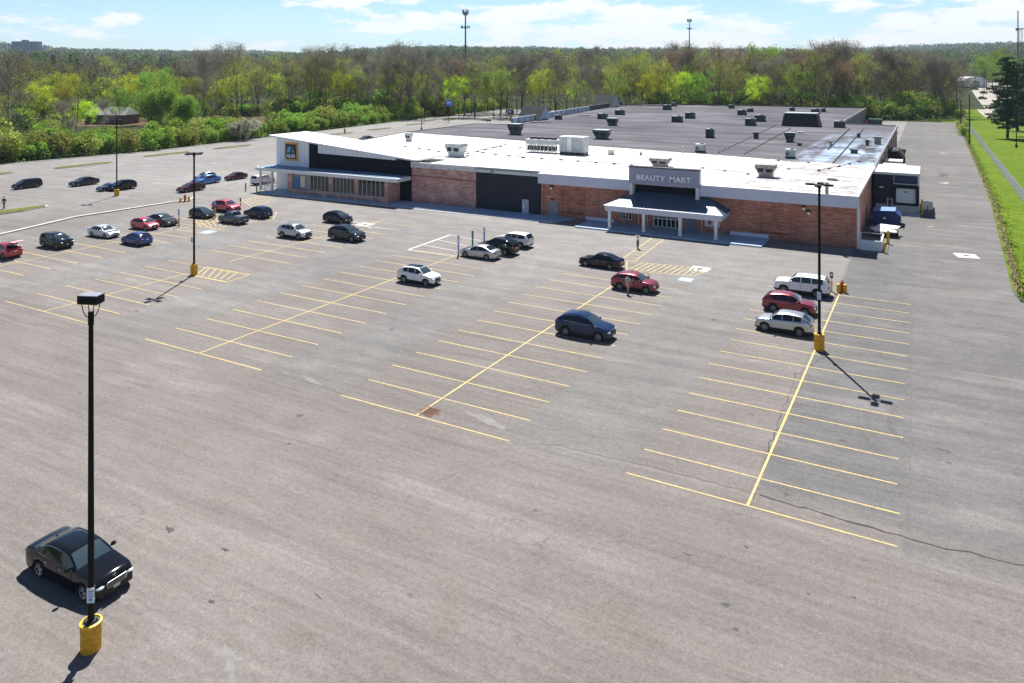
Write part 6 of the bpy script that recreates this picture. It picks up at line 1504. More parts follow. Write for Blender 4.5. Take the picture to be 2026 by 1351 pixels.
def person(x, y, head, lab, shirt, trousers, hair=M_HAIRD, shorts=False, stride=.12, elbows=0.0, s=1.0, lean=0.0):
    """facing +x locally"""
    t = empty('person', (x, y, 0), R(head), lab, 'person'); t.scale = (s, s, s)
    A = stride
    def leg(sd):
        f_ = A * sd
        return [(.0, sd * .09, .92), (f_ * .5 + .03, sd * .10, .50), (f_ - .02, sd * .10, .09), (f_ + .14, sd * .11, .035)]
    def arm(sd):
        sh = (lean, sd * .19, 1.42)
        if elbows > 0: return [sh, (lean + .02, sd * (.36 + .1 * elbows), 1.30), (lean + .25, sd * .20, 1.36)]
        return [sh, (lean - .03 * sd, sd * .25, 1.14), (lean + .10 - .12 * sd * (A > .05), sd * .25, .90)]
    pts = [(0, 0, .96, (.15, .11)), (lean * .4, 0, 1.12, (.13, .095)), (lean * .8, 0, 1.32, (.165, .11)), (lean, 0, 1.44, (.12, .08)), (lean + .01, 0, 1.51, .055), (lean + .03, 0, 1.60, (.078, .095)), (lean + .03, 0, 1.69, (.082, .100)), (lean + .02, 0, 1.755, (.05, .06))]
    ed = [(i, i + 1) for i in range(7)]
    for sd in (1, -1):
        b = len(pts); L_ = leg(sd); pts += [(*L_[0], .085), (*L_[1], .062), (*L_[2], .042), (*L_[3], (.042, .03))]; ed += [(0, b), (b, b + 1), (b + 1, b + 2), (b + 2, b + 3)]
        b = len(pts); Q = arm(sd); pts += [(*Q[0], .058), (*Q[1], .043), (*Q[2], .03)]; ed += [(3, b), (b, b + 1), (b + 1, b + 2)]
        h = Vector(Q[2]); d = (h - Vector(Q[1])).normalized(); pm = h + d * .07; pts.append((*pm, (.036, .018))); ed.append((b + 2, b + 3))
        side = d.cross(Vector((1, 0, 0)) if abs(d.x) < .8 else Vector((0, 0, 1))).normalized()
        for k, (o_, l_) in enumerate(((-.024, .072), (-.008, .08), (.009, .075), (.025, .06))):
            e = len(pts); p1 = pm + d * .03 + side * o_; p2 = p1 + d * l_ * .5; p3 = p2 + d * l_ * .4 + Vector((.012, 0, 0)); pts += [(*p1, .011), (*p2, .0095), (*p3, .008)]; ed += [(b + 3, e), (e, e + 1), (e + 1, e + 2)]
        e = len(pts); p1 = pm + side * .045 - d * .01; pts += [(*p1, .011), (*(p1 + side * .012 + d * .035), .009)]; ed += [(b + 3, e), (e, e + 1)]
    skin_mesh('body', pts, ed, M_SKIN, t, 1)
    # clothes
    p2 = [(0, 0, .90, (.16, .125)), (lean * .4, 0, 1.10, (.15, .115)), (lean * .8, 0, 1.32, (.185, .13)), (lean, 0, 1.43, (.135, .095)), (lean, 0, 1.475, (.075, .07))]; e2 = [(0, 1), (1, 2), (2, 3), (3, 4)]
    for sd in (1, -1):
        Q = arm(sd); b = len(p2); p2 += [(*Q[0], .078), (*Vector(Q[0]).lerp(Vector(Q[1]), .9), .06)]; e2 += [(3, b), (b, b + 1)]
        if not shorts: p2.append((*Vector(Q[1]).lerp(Vector(Q[2]), .8), .044)); e2.append((b + 1, b + 2))
    skin_mesh('shirt', p2, e2, shirt, t, 1)
    p3 = [(0, 0, .99, (.158, .12)), (0, 0, .90, (.165, .125))]; e3 = [(0, 1)]
    for sd in (1, -1):
        L_ = leg(sd); b = len(p3); p3 += [(*L_[0][:2], .86, .10), (*Vector(L_[0]).lerp(Vector(L_[1]), .8), .085)]; e3 += [(1, b), (b, b + 1)]
        if not shorts: p3 += [(*L_[1], .078), (*Vector(L_[1]).lerp(Vector(L_[2]), .92), .062)]; e3 += [(b + 1, b + 2), (b + 2, b + 3)]
    skin_mesh('trousers', p3, e3, trousers, t, 1)
    MB().ellipsoid((lean + .008, 0, 1.705), .103, .09, .10, 14, 10).build('hair', hair, t, smooth=True)
    fc = MB().ellipsoid((lean + .128, 0, 1.635), .018, .014, .024, 8, 6)
    fc.build('nose', M_SKIN, t, smooth=True)
    for sd in (1, -1):
        MB().ellipsoid((lean + .112, sd * .033, 1.668), .012, .013, .009, 8, 6).build('eye', M_HAIRD, t, smooth=True)
        MB().ellipsoid((lean + .02, sd * .088, 1.64), .02, .014, .034, 8, 6).build('ear', M_SKIN, t, smooth=True)
    MB().ellipsoid((lean + .118, 0, 1.595), .010, .026, .007, 8, 6).build('mouth', mat('lip', (.35, .12, .11), .6), t, smooth=True)
    for sd in (1, -1): 
        f_ = A * sd; MB().ellipsoid((f_ + .06, sd * .105, .045), .14, .052, .05, 12, 8).build('shoe', M_SHOE, t, smooth=True)
    return t
M_S1 = mat('shirt_lilac', (.62, .60, .72), .8); M_T1 = mat('trousers_grey', (.10, .11, .14), .8)
def stripe_mat():
    t = NT('shirt_striped'); x, y, z = t.sep(); s = t.math('GREATER_THAN', t.math('FRACT', t.math('MULTIPLY', z, 11)), .5); t.color(t.mix(s, (.70, .72, .70), (.10, .16, .16))); t.rough(.8); return t.m
M_DKC = mat('clothes_dark', (.015, .016, .02), .8)
person(*g(1262, 491), 250, 'person in a pale lilac top with elbows raised, standing on the striped crossing', M_S1, M_T1, elbows=1.0, stride=.04)
person(*g(1242, 581), 70, 'person in a striped top and shorts standing beside the deep red suv', stripe_mat(), mat('shorts_sand', (.50, .36, .28), .8), shorts=True, stride=.14)
x, y = g(8, 413); person(x, y, -65, 'person in dark clothes walking by the grass island at the left edge', M_DKC, M_DKC, stride=.26, s=1.05)
person(*g(531, 366), 100, 'person in white trousers loading the white suv by the canopy', mat('top_grey', (.30, .30, .32), .8), mat('trousers_white', (.70, .68, .64), .8), stride=.08)
person(*g(541, 361), 200, 'person in dark clothes bending behind the white suv by the canopy', M_DKC, M_DKC, lean=.14, stride=.05)
# shopping cart beside them
x, y = g(548, 368); t = empty('shopping_cart', (x, y, 0), R(200), 'shopping cart standing by the people at the white suv', 'shopping cart')
mb = MB()
for z, k in ((.45, .8), (.72, .9), (1.0, 1.0)): mb.path([(-.4 * k, -.27 * k, z), (.45 * k, -.22 * k, z), (.45 * k, .22 * k, z), (-.4 * k, .27 * k, z), (-.4 * k, -.27 * k, z)], .014, 5)
for a, b in ((-.36, -.24), (.38, -.2), (.38, .2), (-.36, .24), (0, -.24), (0, .24)): mb.tube((a, b, .45), (a * 1.1, b * 1.1, 1.0), .01, .01, 5)
mb.build('basket', M_CHR, t); MB().path([(-.45, -.26, 1.02), (-.58, -.26, 1.08), (-.58, .26, 1.08), (-.45, .26, 1.02)], .02, 6).build('handle', M_SIGNB, t)
for a, b in ((-.35, -.22), (.35, -.2), (.35, .2), (-.35, .22)): MB().tube((a, b - .02, .07), (a, b + .02, .07), .07, .07, 10).tube((a, b, .1), (a * .95, b, .45), .012, .012, 5).build('wheel', M_TYRE, t)
MB().cbox(0, 0, .6, .55, .36, .22).build('groceries', mat('groceries', (.5, .42, .3), .7, var=.4, vscale=8), t)
# ================================================================ VEGETATION
def leaf_mat(name, c1, c2, trans=.35, attr=False, objvar=.35):
    t = NT(name)
    inf = t.node('ShaderNodeObjectInfo'); n1 = t.noise(.55, 3, .6)
    if attr:
        at_ = t.node('ShaderNodeAttribute', attribute_name='Col'); c = at_.outputs['Color']; c = t.scale(c, t.rng(t.noise(.12, 3), .3, .7, .7, 1.3))
    else:
        c = t.mix(t.rng(n1, .3, .7), c1, c2)
        hs = t.node('ShaderNodeHueSaturation'); t.lk(c, hs.inputs['Color']); t.lk(t.rng(inf.outputs['Random'], 0, 1, .475, .525), hs.inputs['Hue']); t.lk(t.rng(inf.outputs['Random'], 0, 1, 1 - objvar, 1 + objvar * .8), hs.inputs['Value']); c = hs.outputs[0]
    t.color(c); t.rough(.7); t.b.inputs['Specular IOR Level'].default_value = .2
    if trans > 0:
        tb = t.node('ShaderNodeBsdfTranslucent'); t.lk(c, tb.inputs['Color']); ms = t.node('ShaderNodeMixShader'); ms.inputs[0].default_value = trans
        t.l.new(t.b.outputs[0], ms.inputs[1]); t.l.new(tb.outputs[0], ms.inputs[2]); out = [n for n in t.n if n.type == 'OUTPUT_MATERIAL'][0]; t.l.new(ms.outputs[0], out.inputs[0])
    return t.m
M_BARK = mat('bark_dark', (.038, .030, .024), .95, var=.3, vscale=1.5); M_BARKG = mat('bark_grey', (.24, .215, .185), .95, var=.3, vscale=1.5)
LM = dict(
 twig=leaf_mat('bud_brown', (.27, .24, .20), (.17, .145, .12), .25),
 olive=leaf_mat('leaf_olive', (.40, .43, .09), (.20, .24, .06), .5),
 lime=leaf_mat('leaf_lime', (.55, .64, .04), (.36, .48, .03), .6),
 green=leaf_mat('leaf_green', (.25, .40, .05), (.16, .28, .04), .5),
 red=leaf_mat('leaf_reddish', (.34, .20, .12), (.26, .17, .10), .4),
 yellow=leaf_mat('leaf_yellow', (.420, .380, .045), (.330, .330, .035), .45),
 needle=leaf_mat('needle_dark', (.030, .062, .028), (.042, .075, .028), .2),
 shrub=leaf_mat('leaf_shrub', (.30, .44, .06), (.17, .28, .04), .5),
 brush=leaf_mat('leaf_brush', (.20, .27, .045), (.13, .15, .045), .4, objvar=0),
 blossom=leaf_mat('blossom_white', (.52, .52, .42), (.34, .40, .24), .4))

def grow(seed, H=26.0, spread=1.0, fork=.38, up=.55, nlimb=6, multi=1):
    """tapered trunk, limbs and branches; returns tube list and branch ends"""
    r = random.Random(seed); segs = []; ends = []
    def branch(p, d, L, rad, lev):
        n = 3 if lev < 2 else 2
        for i in range(n):
            nd = (d + Vector((r.gauss(0, .13), r.gauss(0, .13), r.gauss(.05, .08)))).normalized(); q = p + nd * (L / n); r2 = rad * (.80 if i < n - 1 else .7)
            segs.append((p, q, rad, r2, lev)); p, d, rad = q, nd, r2
            if lev < 3 and r.random() < .75:
                a = r.random() * 6.28; s = Vector((math.cos(a), math.sin(a), r.uniform(.2, .9) * up * 1.6)).normalized(); branch(p, (nd * .5 + s * .8).normalized(), L * r.uniform(.42, .62), rad * .55, lev + 1)
        if lev < 3:
            for _ in range(2):
                a = r.random() * 6.28; s = Vector((math.cos(a), math.sin(a), up)).normalized(); branch(p, (d * .8 + s * .6).normalized(), L * r.uniform(.5, .7), rad * .75, lev + 1)
        else: ends.append((p, lev))
    for m_ in range(multi):
        p = Vector((r.uniform(-.6, .6) * (multi > 1), r.uniform(-.6, .6) * (multi > 1), -.3)); d = Vector((r.gauss(0, .05 + .12 * (multi > 1)), r.gauss(0, .05 + .12 * (multi > 1)), 1)).normalized(); rad = H * .0125 * (1 if multi == 1 else .75); hh = 0
        n = 7
        for i in range(n):
            nd = (d + Vector((r.gauss(0, .05), r.gauss(0, .05), .12))).normalized(); q = p + nd * (H * .78 / n); segs.append((p, q, rad, rad * .84, 0)); p, d = q, nd; rad *= .84
            if (i + 1) / n > fork:
                for _ in range(max(1, nlimb // 4 if i < n - 1 else 3)):
                    a = r.random() * 6.28; t_ = (i + 1) / n; L = H * .30 * spread * (1.25 - .55 * t_) * r.uniform(.8, 1.2)
                    branch(p, Vector((math.cos(a) * .8, math.sin(a) * .8, up + .3 * t_)).normalized(), L, rad * .62, 1)
    return segs, ends
def tubes_mesh(name, segs, m):
    mb = MB()
    for p, q, a, b, lev in segs: mb.tube(p, q, max(a, .035), max(b, .03), 6 if lev == 0 else (4 if lev == 1 else 3), caps=False)
    me = bpy.data.meshes.new(name); me.from_pydata(mb.v, [], mb.f); me.shade_smooth(); me.materials.append(m); return me
def tris_mesh(name, C, Dn, size, m, aspect=1.0, colors=None):
    """N little triangles: centres C, random frames, given size"""
    N = len(C); a = rng.normal(size=(N, 3)); a[:, 2] += Dn; a /= np.linalg.norm(a, axis=1)[:, None]
    b = rng.normal(size=(N, 3)); b -= (b * a).sum(1)[:, None] * a; b /= np.linalg.norm(b, axis=1)[:, None]
    s = size[:, None]; V = np.stack([C + a * s, C - a * s * .6 + b * s * .75 * aspect, C - a * s * .6 - b * s * .75 * aspect], 1).reshape(-1, 3)
    me = bpy.data.meshes.new(name); me.vertices.add(3 * N); me.vertices.foreach_set('co', V.ravel().astype(np.float32))
    me.loops.add(3 * N); me.loops.foreach_set('vertex_index', np.arange(3 * N, dtype=np.int32)); me.polygons.add(N); me.polygons.foreach_set('loop_start', np.arange(0, 3 * N, 3, dtype=np.int32))
    try: me.polygons.foreach_set('loop_total', np.full(N, 3, dtype=np.int32))
    except Exception: pass
    if colors is not None:
        ca = me.color_attributes.new('Col', 'FLOAT_COLOR', 'CORNER'); cc = np.repeat(np.concatenate([colors, np.ones((N, 1))], 1), 3, axis=0); ca.data.foreach_set('color', cc.ravel().astype(np.float32))
    me.update(); me.validate(); me.materials.append(m); return me
def crown_pts(ends, per, sd, keep=1.0):
    E = np.array([tuple(e[0]) for e in ends if random.random() < keep]); C = np.repeat(E, per, axis=0); return C + rng.normal(size=C.shape) * sd
PROTO = {}
def proto(kind, k):
    key = (kind, k)
    if key in PROTO: return PROTO[key]
    sd = hash_(kind) + k * 17
    if kind in ('bare', 'redbud', 'budding'):
        segs, ends = grow(sd, 26, .85 + .1 * (k % 3), .16 + .08 * (k % 3), .70, 7, 1 + (k % 3 == 2)); tr = tubes_mesh('trunk', segs, M_BARKG if (kind == 'bare' and k % 2 == 0) else M_BARK)
        if kind == 'bare': C = crown_pts(ends, 30, .9); cr = tris_mesh('crown', C, .8, rng.uniform(.30, .80, len(C)), LM['twig'], .15)
        elif kind == 'redbud': C = crown_pts(ends, 30, 1.05, .85); cr = tris_mesh('crown', C, 0, rng.uniform(.12, .30, len(C)), LM['red'], .7)
        else: C = crown_pts(ends, 30, .85, .8); cr = tris_mesh('crown', C, 0, rng.uniform(.13, .32, len(C)), LM['olive'], .7)
    elif kind in ('lime', 'green', 'yellow'):
        segs, ends = grow(sd, 20, 1.2, .20, .5, 8); tr = tubes_mesh('trunk', segs, M_BARK)
        C = crown_pts(ends, 46, .72, .72 if kind != 'yellow' else .55); cr = tris_mesh('crown', C, 0, rng.uniform(.16, .36, len(C)), LM[kind], .8)
    elif kind == 'willow':
        segs, ends = grow(sd, 13, 1.0, .15, .7, 8, 3); tr = tubes_mesh('trunk', segs, M_BARK)
        C = crown_pts(ends, 34, .7, .8); cr = tris_mesh('crown', C, 0, rng.uniform(.12, .28, len(C)), LM['shrub'], .7)
    elif kind in ('shrub', 'blossom', 'brush'):
        N = 2600 if kind != 'brush' else 1500
        r_ = random.Random(sd); cs = [(r_.uniform(-1.6, 1.6), r_.uniform(-1.6, 1.6), r_.uniform(.8, 2.9), r_.uniform(.7, 1.3)) for _ in range(11)]
        pick = rng.integers(0, len(cs), N); cc = np.array(cs)[pick]; d = rng.normal(size=(N, 3)); d /= np.linalg.norm(d, axis=1)[:, None]; C = cc[:, :3] + d * cc[:, 3:] * rng.uniform(.5, 1.05, (N, 1)) ** .5; C[:, 2] = np.abs(C[:, 2])
        cr = tris_mesh('crown', C, 0, rng.uniform(.10, .26, N), LM['shrub' if kind == 'shrub' else ('blossom' if kind == 'blossom' else 'olive')], .8)
        sg = []
        for i in range(9):
            a = r_.random() * 6.28; q = Vector((math.cos(a) * 1.1, math.sin(a) * 1.1, r_.uniform(1.8, 3.0))); md = q * .5 + Vector((0, 0, .3)); sg += [(Vector((0, 0, -.1)), md, .08, .05, 2), (md, q, .05, .02, 2)]
        tr = tubes_mesh('stem', sg, M_BARK)
    elif kind == 'conifer':
        r_ = random.Random(sd); H = 25.0; sg = []; P = []; Sz = []
        p = Vector((0, 0, -.3)); n = 10
        for i in range(n): q = Vector((r_.gauss(0, .08), r_.gauss(0, .08), H * (i + 1) / n)); sg.append((p, q, .42 * (1 - i / n) + .06, .42 * (1 - (i + 1) / n) + .05, 0)); p = q
        z = 3.6
        while z < H - .2:
            t_ = z / H; Lm = 6.0 * (1 - t_) ** .5 * min(1, .45 + t_ * 2) * r_.uniform(.65, 1.15) + .9
            for k_ in range(r_.randint(3, 5)):
                a = r_.random() * 6.28; L = Lm * r_.uniform(.6, 1.1); dz = L * r_.uniform(-.16, .10); e = Vector((math.cos(a) * L, math.sin(a) * L, z + dz)); b = Vector((0, 0, z)); sg.append((b, e, .09, .02, 2))
                m_ = int(105 * L / 3)
                for _ in range(m_):
                    f_ = r_.random() ** .7; w_ = .32 + .5 * (1 - abs(2 * f_ - 1.2)); c = b.lerp(e, f_); P.append((c.x + r_.gauss(0, w_ * .55), c.y + r_.gauss(0, w_ * .55), c.z + r_.gauss(0, .16) + .08)); Sz.append(r_.uniform(.18, .46))
            z += r_.uniform(.55, 1.0)
        tr = tubes_mesh('trunk', sg, M_BARK); C = np.array(P); cr = tris_mesh('crown', C, 0, np.array(Sz), LM['needle'], .7)
    PROTO[key] = (tr, cr); return PROTO[key]
def hash_(s): return sum(ord(c) * (i + 3) for i, c in enumerate(s))
KW = {'bare': 'bare_tree', 'redbud': 'reddish_tree', 'budding': 'budding_tree', 'lime': 'leafy_tree', 'green': 'leafy_tree', 'yellow': 'leafy_tree', 'willow': 'young_tree', 'shrub': 'shrub', 'blossom': 'flowering_shrub', 'brush': 'shrub', 'conifer': 'conifer_tree'}
NV = {'bare': 5, 'redbud': 3, 'budding': 5, 'lime': 3, 'green': 3, 'yellow': 2, 'willow': 3, 'shrub': 4, 'blossom': 2, 'brush': 2, 'conifer': 2}
def plant(kind, x, y, s, lab, cat='tree', grp=None, sz=None, z=None, k=None):
    k = random.randrange(NV[kind]) if k is None else k; tr, cr = proto(kind, k); z = terr(x, y) if z is None else z
    t = empty(KW[kind], (x, y, z), random.random() * 6.28, lab, cat, grp); t.scale = (s * random.uniform(.9, 1.1), s * random.uniform(.9, 1.1), s if sz is None else sz)
    data_obj(tr.name.split('.')[0], tr, t); data_obj('crown', cr, t); return t

DESC = {'bare': 'bare brown tree', 'redbud': 'reddish tree', 'budding': 'olive tree', 'lime': 'lime green tree', 'green': 'leafy green tree', 'yellow': 'yellow green tree'}
# --- wall of woodland behind the store and along the left: 250 separate trees
def zone(u):
    if u < 90: return 'far left of the skyline'
    if u < 400: return 'woods at left beyond the house'
    if u < 620: return 'woods above the white tower'
    if u < 900: return 'woods left of the tall cell tower'
    if u < 1250: return 'woods right of the tall cell tower'
    if u < 1550: return 'woods around the slimmer cell tower'
    return 'woods over the service lane'

MARKS = [(10, 'the left edge of the photo'), (53, 'the slab block on the horizon'), (125, 'the lime tree over the lane'), (190, 'the left end of the house'), (245, 'the right end of the house'), (320, 'the fresh bushy tree'), (384, 'the middle lamp post'), (440, 'the reed bed'), (495, 'the white blossom shrub'), (553, 'the white tower'),
 (620, 'the store sign'), (690, 'the sloping white roof'), (745, 'the car peeking over the roof'), (790, 'the big spreading bare tree'), (834, 'the thin roofside post'), (888, 'the blue pole sign'), (921, 'the tall cell tower'), (968, 'the barrier sign'), (1011, 'the blue collection box'), (1070, 'the first gable'), (1130, 'the pale cabinets'), (1207, 'the second gable'),
 (1255, 'the entrance sign'), (1318, 'the rear edge unit pair'), (1364, 'the slimmer cell tower'), (1404, 'the tall narrow roof unit'), (1450, 'the lone back edge unit'), (1495, 'the bright yellow green tree'), (1540, 'the tall dense green trees'), (1585, 'the black penthouse'), (1621, 'the right lamp post'), (1661, 'the penthouse side unit'), (1710, 'the rear roof corner'), (1760, 'the pallet stack'), (1810, 'the middle of the lane end'), (1860, 'the lane corner'), (1901, 'the utility poles'), (1990, 'the lone pine')]
def near(u):
    if u < -9: return 'cut by the left margin'
    m_ = min(MARKS, key=lambda q: abs(q[0] - u)); d = u - m_[0]
    return ('just left of ' if d < -9 else 'just right of ' if d > 9 else 'over ') + m_[1]
nwood = 0
def kind_at(u, Yc):
    q = random.random()
    if u < 420: table = (('bare', .18), ('budding', .48), ('lime', .82), ('green', .97), ('redbud', 1))
    elif u < 950: table = (('bare', .36), ('budding', .72), ('redbud', .82), ('lime', .94), ('green', 1))
    elif u < 1450: table = (('bare', .26), ('budding', .70), ('redbud', .74), ('lime', .92), ('green', 1))
    else: table = (('bare', .42), ('budding', .88), ('redbud', .93), ('lime', .97), ('green', 1))
    for k, p in table:
        if q < p: return k
for row, Yc0 in enumerate((338, 352, 368, 386)):
    u = -30 + row * 9
    while u < 1895:
        Yc = Yc0 + random.uniform(-6, 6); kk = kind_at(u, Yc)
        sk = u + random.uniform(-10, 10)
        if sk < 480 and row < 1: u += 60; continue
        if 160 < sk < 290 and row < 2: u += 40; continue
        x, y = cam_pt(sk, Yc)
        base = 24.5 if sk > 460 else 19.0
        if 1250 < sk < 1720: base = 27.5
        if sk > 1800: base = 24
        Hh = base * random.uniform(.80, 1.08) + row * .8
        s = Hh / 26 if kk in ('bare', 'redbud', 'budding') else Hh / 23
        if kk in ('lime', 'green'): s *= .85
        plant(kk, x, y, s * (.95 if kk != 'bare' else 1), f'{DESC[kk]}, {("front", "second", "third", "back")[row]} woods rank, {near(sk)}', 'tree', 'woodland trees behind the parking lot'); nwood += 1
        u += 31 * random.uniform(.75, 1.3)
print('WOOD', nwood)
# --- particular trees that can be picked out
for kind, u, Yc, s, lab in (
 ('bare', 15, 262, .92, 'big brown bare tree at the left edge of the photo'), ('budding', 45, 285, .9, 'olive tree right of the big bare tree at left edge'),
 ('green', 85, 300, .72, 'dark green tree left of the lime tree, far left'), ('lime', 125, 305, .86, 'bright lime green tree above the lane at left'), ('yellow', 125, 268, .70, 'yellow green spreading tree left of the house'),
 ('lime', 85, 262, .66, 'lime tree low beside the big bare tree at left'), ('budding', 215, 330, .95, 'broad brownish tree behind the house'), ('lime', 268, 318, .84, 'lime green crown behind the right end of the house'),
 ('green', 240, 285, .58, 'green tree in front of the house roof'), ('green', 305, 296, .88, 'broad dark green tree right of the house'), ('green', 335, 304, .76, 'second dark green tree right of the house'), ('yellow', 320, 322, .86, 'yellowish tree behind the broad dark green one'),
 ('bare', 400, 300, 1.0, 'tall bare tree with a forked trunk over the reeds'), ('bare', 425, 318, 1.02, 'second tall bare tree over the reeds'), ('budding', 470, 322, 1.0, 'pale budding tree above the white blossom shrub'),
 ('bare', 38, 222, .50, 'small bare tree among the hedge at far left'), ('budding', 150, 228, .72, 'thin forked tree with bright leaves in front of the house'), ('lime', 168, 232, .50, 'small lime tree in front of the house'),
 ('willow', 315, 240, 1.02, 'fresh green bushy tree right of the first far lamp post'), ('willow', 368, 246, .82, 'lower fresh green bushy tree beside the other'), ('bare', 210, 226, .42, 'little bare tree just left of the far lamp post'),
 ('bare', 790, 345, 1.12, 'big spreading bare tree left of the blue sign'), ('bare', 770, 350, 1.05, 'bare tree with an ivy dark trunk, left of the spreading one'), ('lime', 685, 372, 1.12, 'lime green crown above the sloping white roof'),
 ('lime', 1255, 400, 1.18, 'lime green crown in the woods above the middle of the roof'), ('lime', 1310, 396, 1.08, 'second lime green crown in the woods above the roof'), ('yellow', 1495, 352, .80, 'bright yellow green tree at the roof back edge'),
 ('green', 1510, 380, 1.38, 'tall dense green tree breaking the skyline right of the slim tower'), ('green', 1535, 392, 1.36, 'second dense green tree breaking the skyline'), ('bare', 1645, 352, 1.14, 'bare forked tree left of the service lane woods'), ('bare', 1655, 350, 1.1, 'bare tree with a curved trunk behind the rear roof corner'),
 ('bare', 1760, 345, 1.05, 'spreading bare tree over the end of the service lane'), ('bare', 1850, 340, .95, 'dark bare tree at the right end of the woods'), ('bare', 1866, 345, .88, 'last dark bare tree beside the utility poles')):
    x, y = cam_pt(u, Yc); plant(kind, x, y, s, lab, 'tree')
for u, Yc, s, lab in ((1993, 232, 1.02, 'tall dark pine standing alone in the lawn at right'), (2036, 238, 1.0, 'dark pine cut by the right edge of the photo'), (2014, 262, .95, 'dark pine behind the two in front at right')):
    x, y = cam_pt(u, Yc); plant('conifer', x, y, s, lab, 'conifer')
for u, Yc, s, kind, lab in ((1952, 520, .95, 'green', 'grey green tree beyond the gravel yard, left one'), (1975, 500, 1.0, 'green', 'grey green tree beyond the gravel yard, middle one'), (2000, 515, .95, 'green', 'grey green tree beyond the gravel yard, right one'), (1963, 560, 1.1, 'green', 'tallest tree beyond the gravel yard'), (2030, 330, .8, 'budding', 'budding tree behind the pines')):
    x, y = cam_pt(u, Yc); plant(kind, x, y, s, lab)
# distant dark evergreens at the left horizon
for u, Yc, s in ((105, 640, .8), (140, 660, .8), (152, 650, .7)):
    x, y = cam_pt(u, Yc); plant('conifer', x, y, s, 'dark evergreen on the far slope, ' + {105: 'leftmost of three', 140: 'middle of three', 152: 'rightmost of three'}[u], 'conifer', 'evergreens on the far slope')
# --- hedge of shrubs along the edge of the far lot
def left_edge(y):
    for (xa, ya), (xb, yb) in zip(LEFT, LEFT[1:]):
        if ya <= y <= yb: return xa + (xb - xa) * (y - ya) / (yb - ya)
    return LEFT[-1][0]
ns = 0
for row in range(3):
    y = 78 + row * 1.5
    while y < 372:
        k = 'shrub' if random.random() < .72 else 'brush'; s = random.uniform(.95, 1.5) * (1 + .12 * row)
        x = left_edge(y) - 3.0 - row * 4.6 + random.uniform(-1.2, 1.0); s *= random.choice([.7, .9, 1, 1, 1.15, 1.35])
        if project(x, y, 1)[0] < -35:
            y += 4; continue
        plant(k, x, y + random.uniform(-1, 1), s, ['low front shrub of the far hedge, ', 'middle shrub of the far hedge, ', 'tall back shrub of the far hedge, '][row] + near(project(x, y, 1)[0]), 'shrub', 'shrubs edging the far lot'); ns += 1
        if row == 2 and random.random() < .16: plant(random.choice(['willow', 'bare', 'budding']), x - 2, y, random.uniform(.32, .55), 'young thin tree rising from the hedge, ' + near(project(x, y, 1)[0]), 'tree', 'young trees in the hedge')
        y += random.uniform(4.2, 6.5) * (1 if y < 250 else 1.25)
for u, Yc, s, lab in ((480, 226, 1.75, 'white blossoming shrub left of the white tower'), (495, 236, 1.5, 'second white blossoming shrub left of the tower'), (1075, 352, 1.6, 'pale blossom shrub under the woods, over the first gable'), (1270, 356, 1.9, 'pale blossom shrub under the woods behind the roof')):
    x, y = cam_pt(u, Yc); plant('blossom', x, y, s, lab, 'shrub', z=0)
u = 560
while u < 1880:
    for row in range(3):
        Yc = (340 if u < 1050 else 352) + row * 9 + random.uniform(-3, 3)
        if u > 1620: Yc = 326 + row * 8
        if row == 2 and random.random() < .35: continue
        x, y = cam_pt(u + random.uniform(-6, 6), Yc)
        if y < 356 and -122 < x < 12: y = 357 + random.uniform(0, 6)
        if x < left_edge(min(366, max(-79, y))) - 2 or y > 354:
            plant('shrub' if random.random() < .75 else 'brush', x, y, random.uniform(1.5, 2.3) * (1 + .25 * row), ['front understory shrub, ', 'inner understory shrub, ', 'high shrub deep in the woods, '][row] + near(project(x, y, 1)[0]), 'shrub', 'understory shrubs below the woods'); ns += 1
    u += 24
for _ in range(95):
    u = random.uniform(-40, 600); Yc = random.uniform(250, 372)
    if 140 < u < 300 and Yc < 312: continue
    if 360 < u < 640 and Yc < 345: continue
    x, y = cam_pt(u, Yc)
    if x > left_edge(min(366, max(-79, y))) - 12: continue
    plant('shrub' if random.random() < .6 else 'brush', x, y, random.uniform(1.1, 2.1), random.choice(['round', 'ragged', 'wide']) + ' bush under left trees, ' + near(u), 'shrub', 'bushes under the left hand trees')
print('SHRUBS', ns)
for u, v, s, lab in ((1908, 268, 1.0, 'scrubby bush at the foot of the two utility poles'), (1905, 255, 1.1, 'olive bush behind the scrubby one by the fence'), (1898, 238, 1.3, 'bush at the end of the fence near the woods')):
    x, y = at(u, v); plant('brush', x, y, s, lab, 'shrub', z=0)
# low weeds along the left kerb: uncountable
N = 9000; yy = rng.uniform(60, 366, N); xx = np.array([left_edge(v) for v in yy]) - rng.uniform(.6, 12, N); C = np.stack([xx, yy, rng.uniform(0, .7, N)], 1)
me = tris_mesh('weeds', C, .5, rng.uniform(.15, .4, N), LM['shrub'], .5); o = bpy.data.objects.new('weeds', me); col.objects.link(o); tag(o, 'weeds and ground cover under the hedge', 'ground cover', kind='stuff')

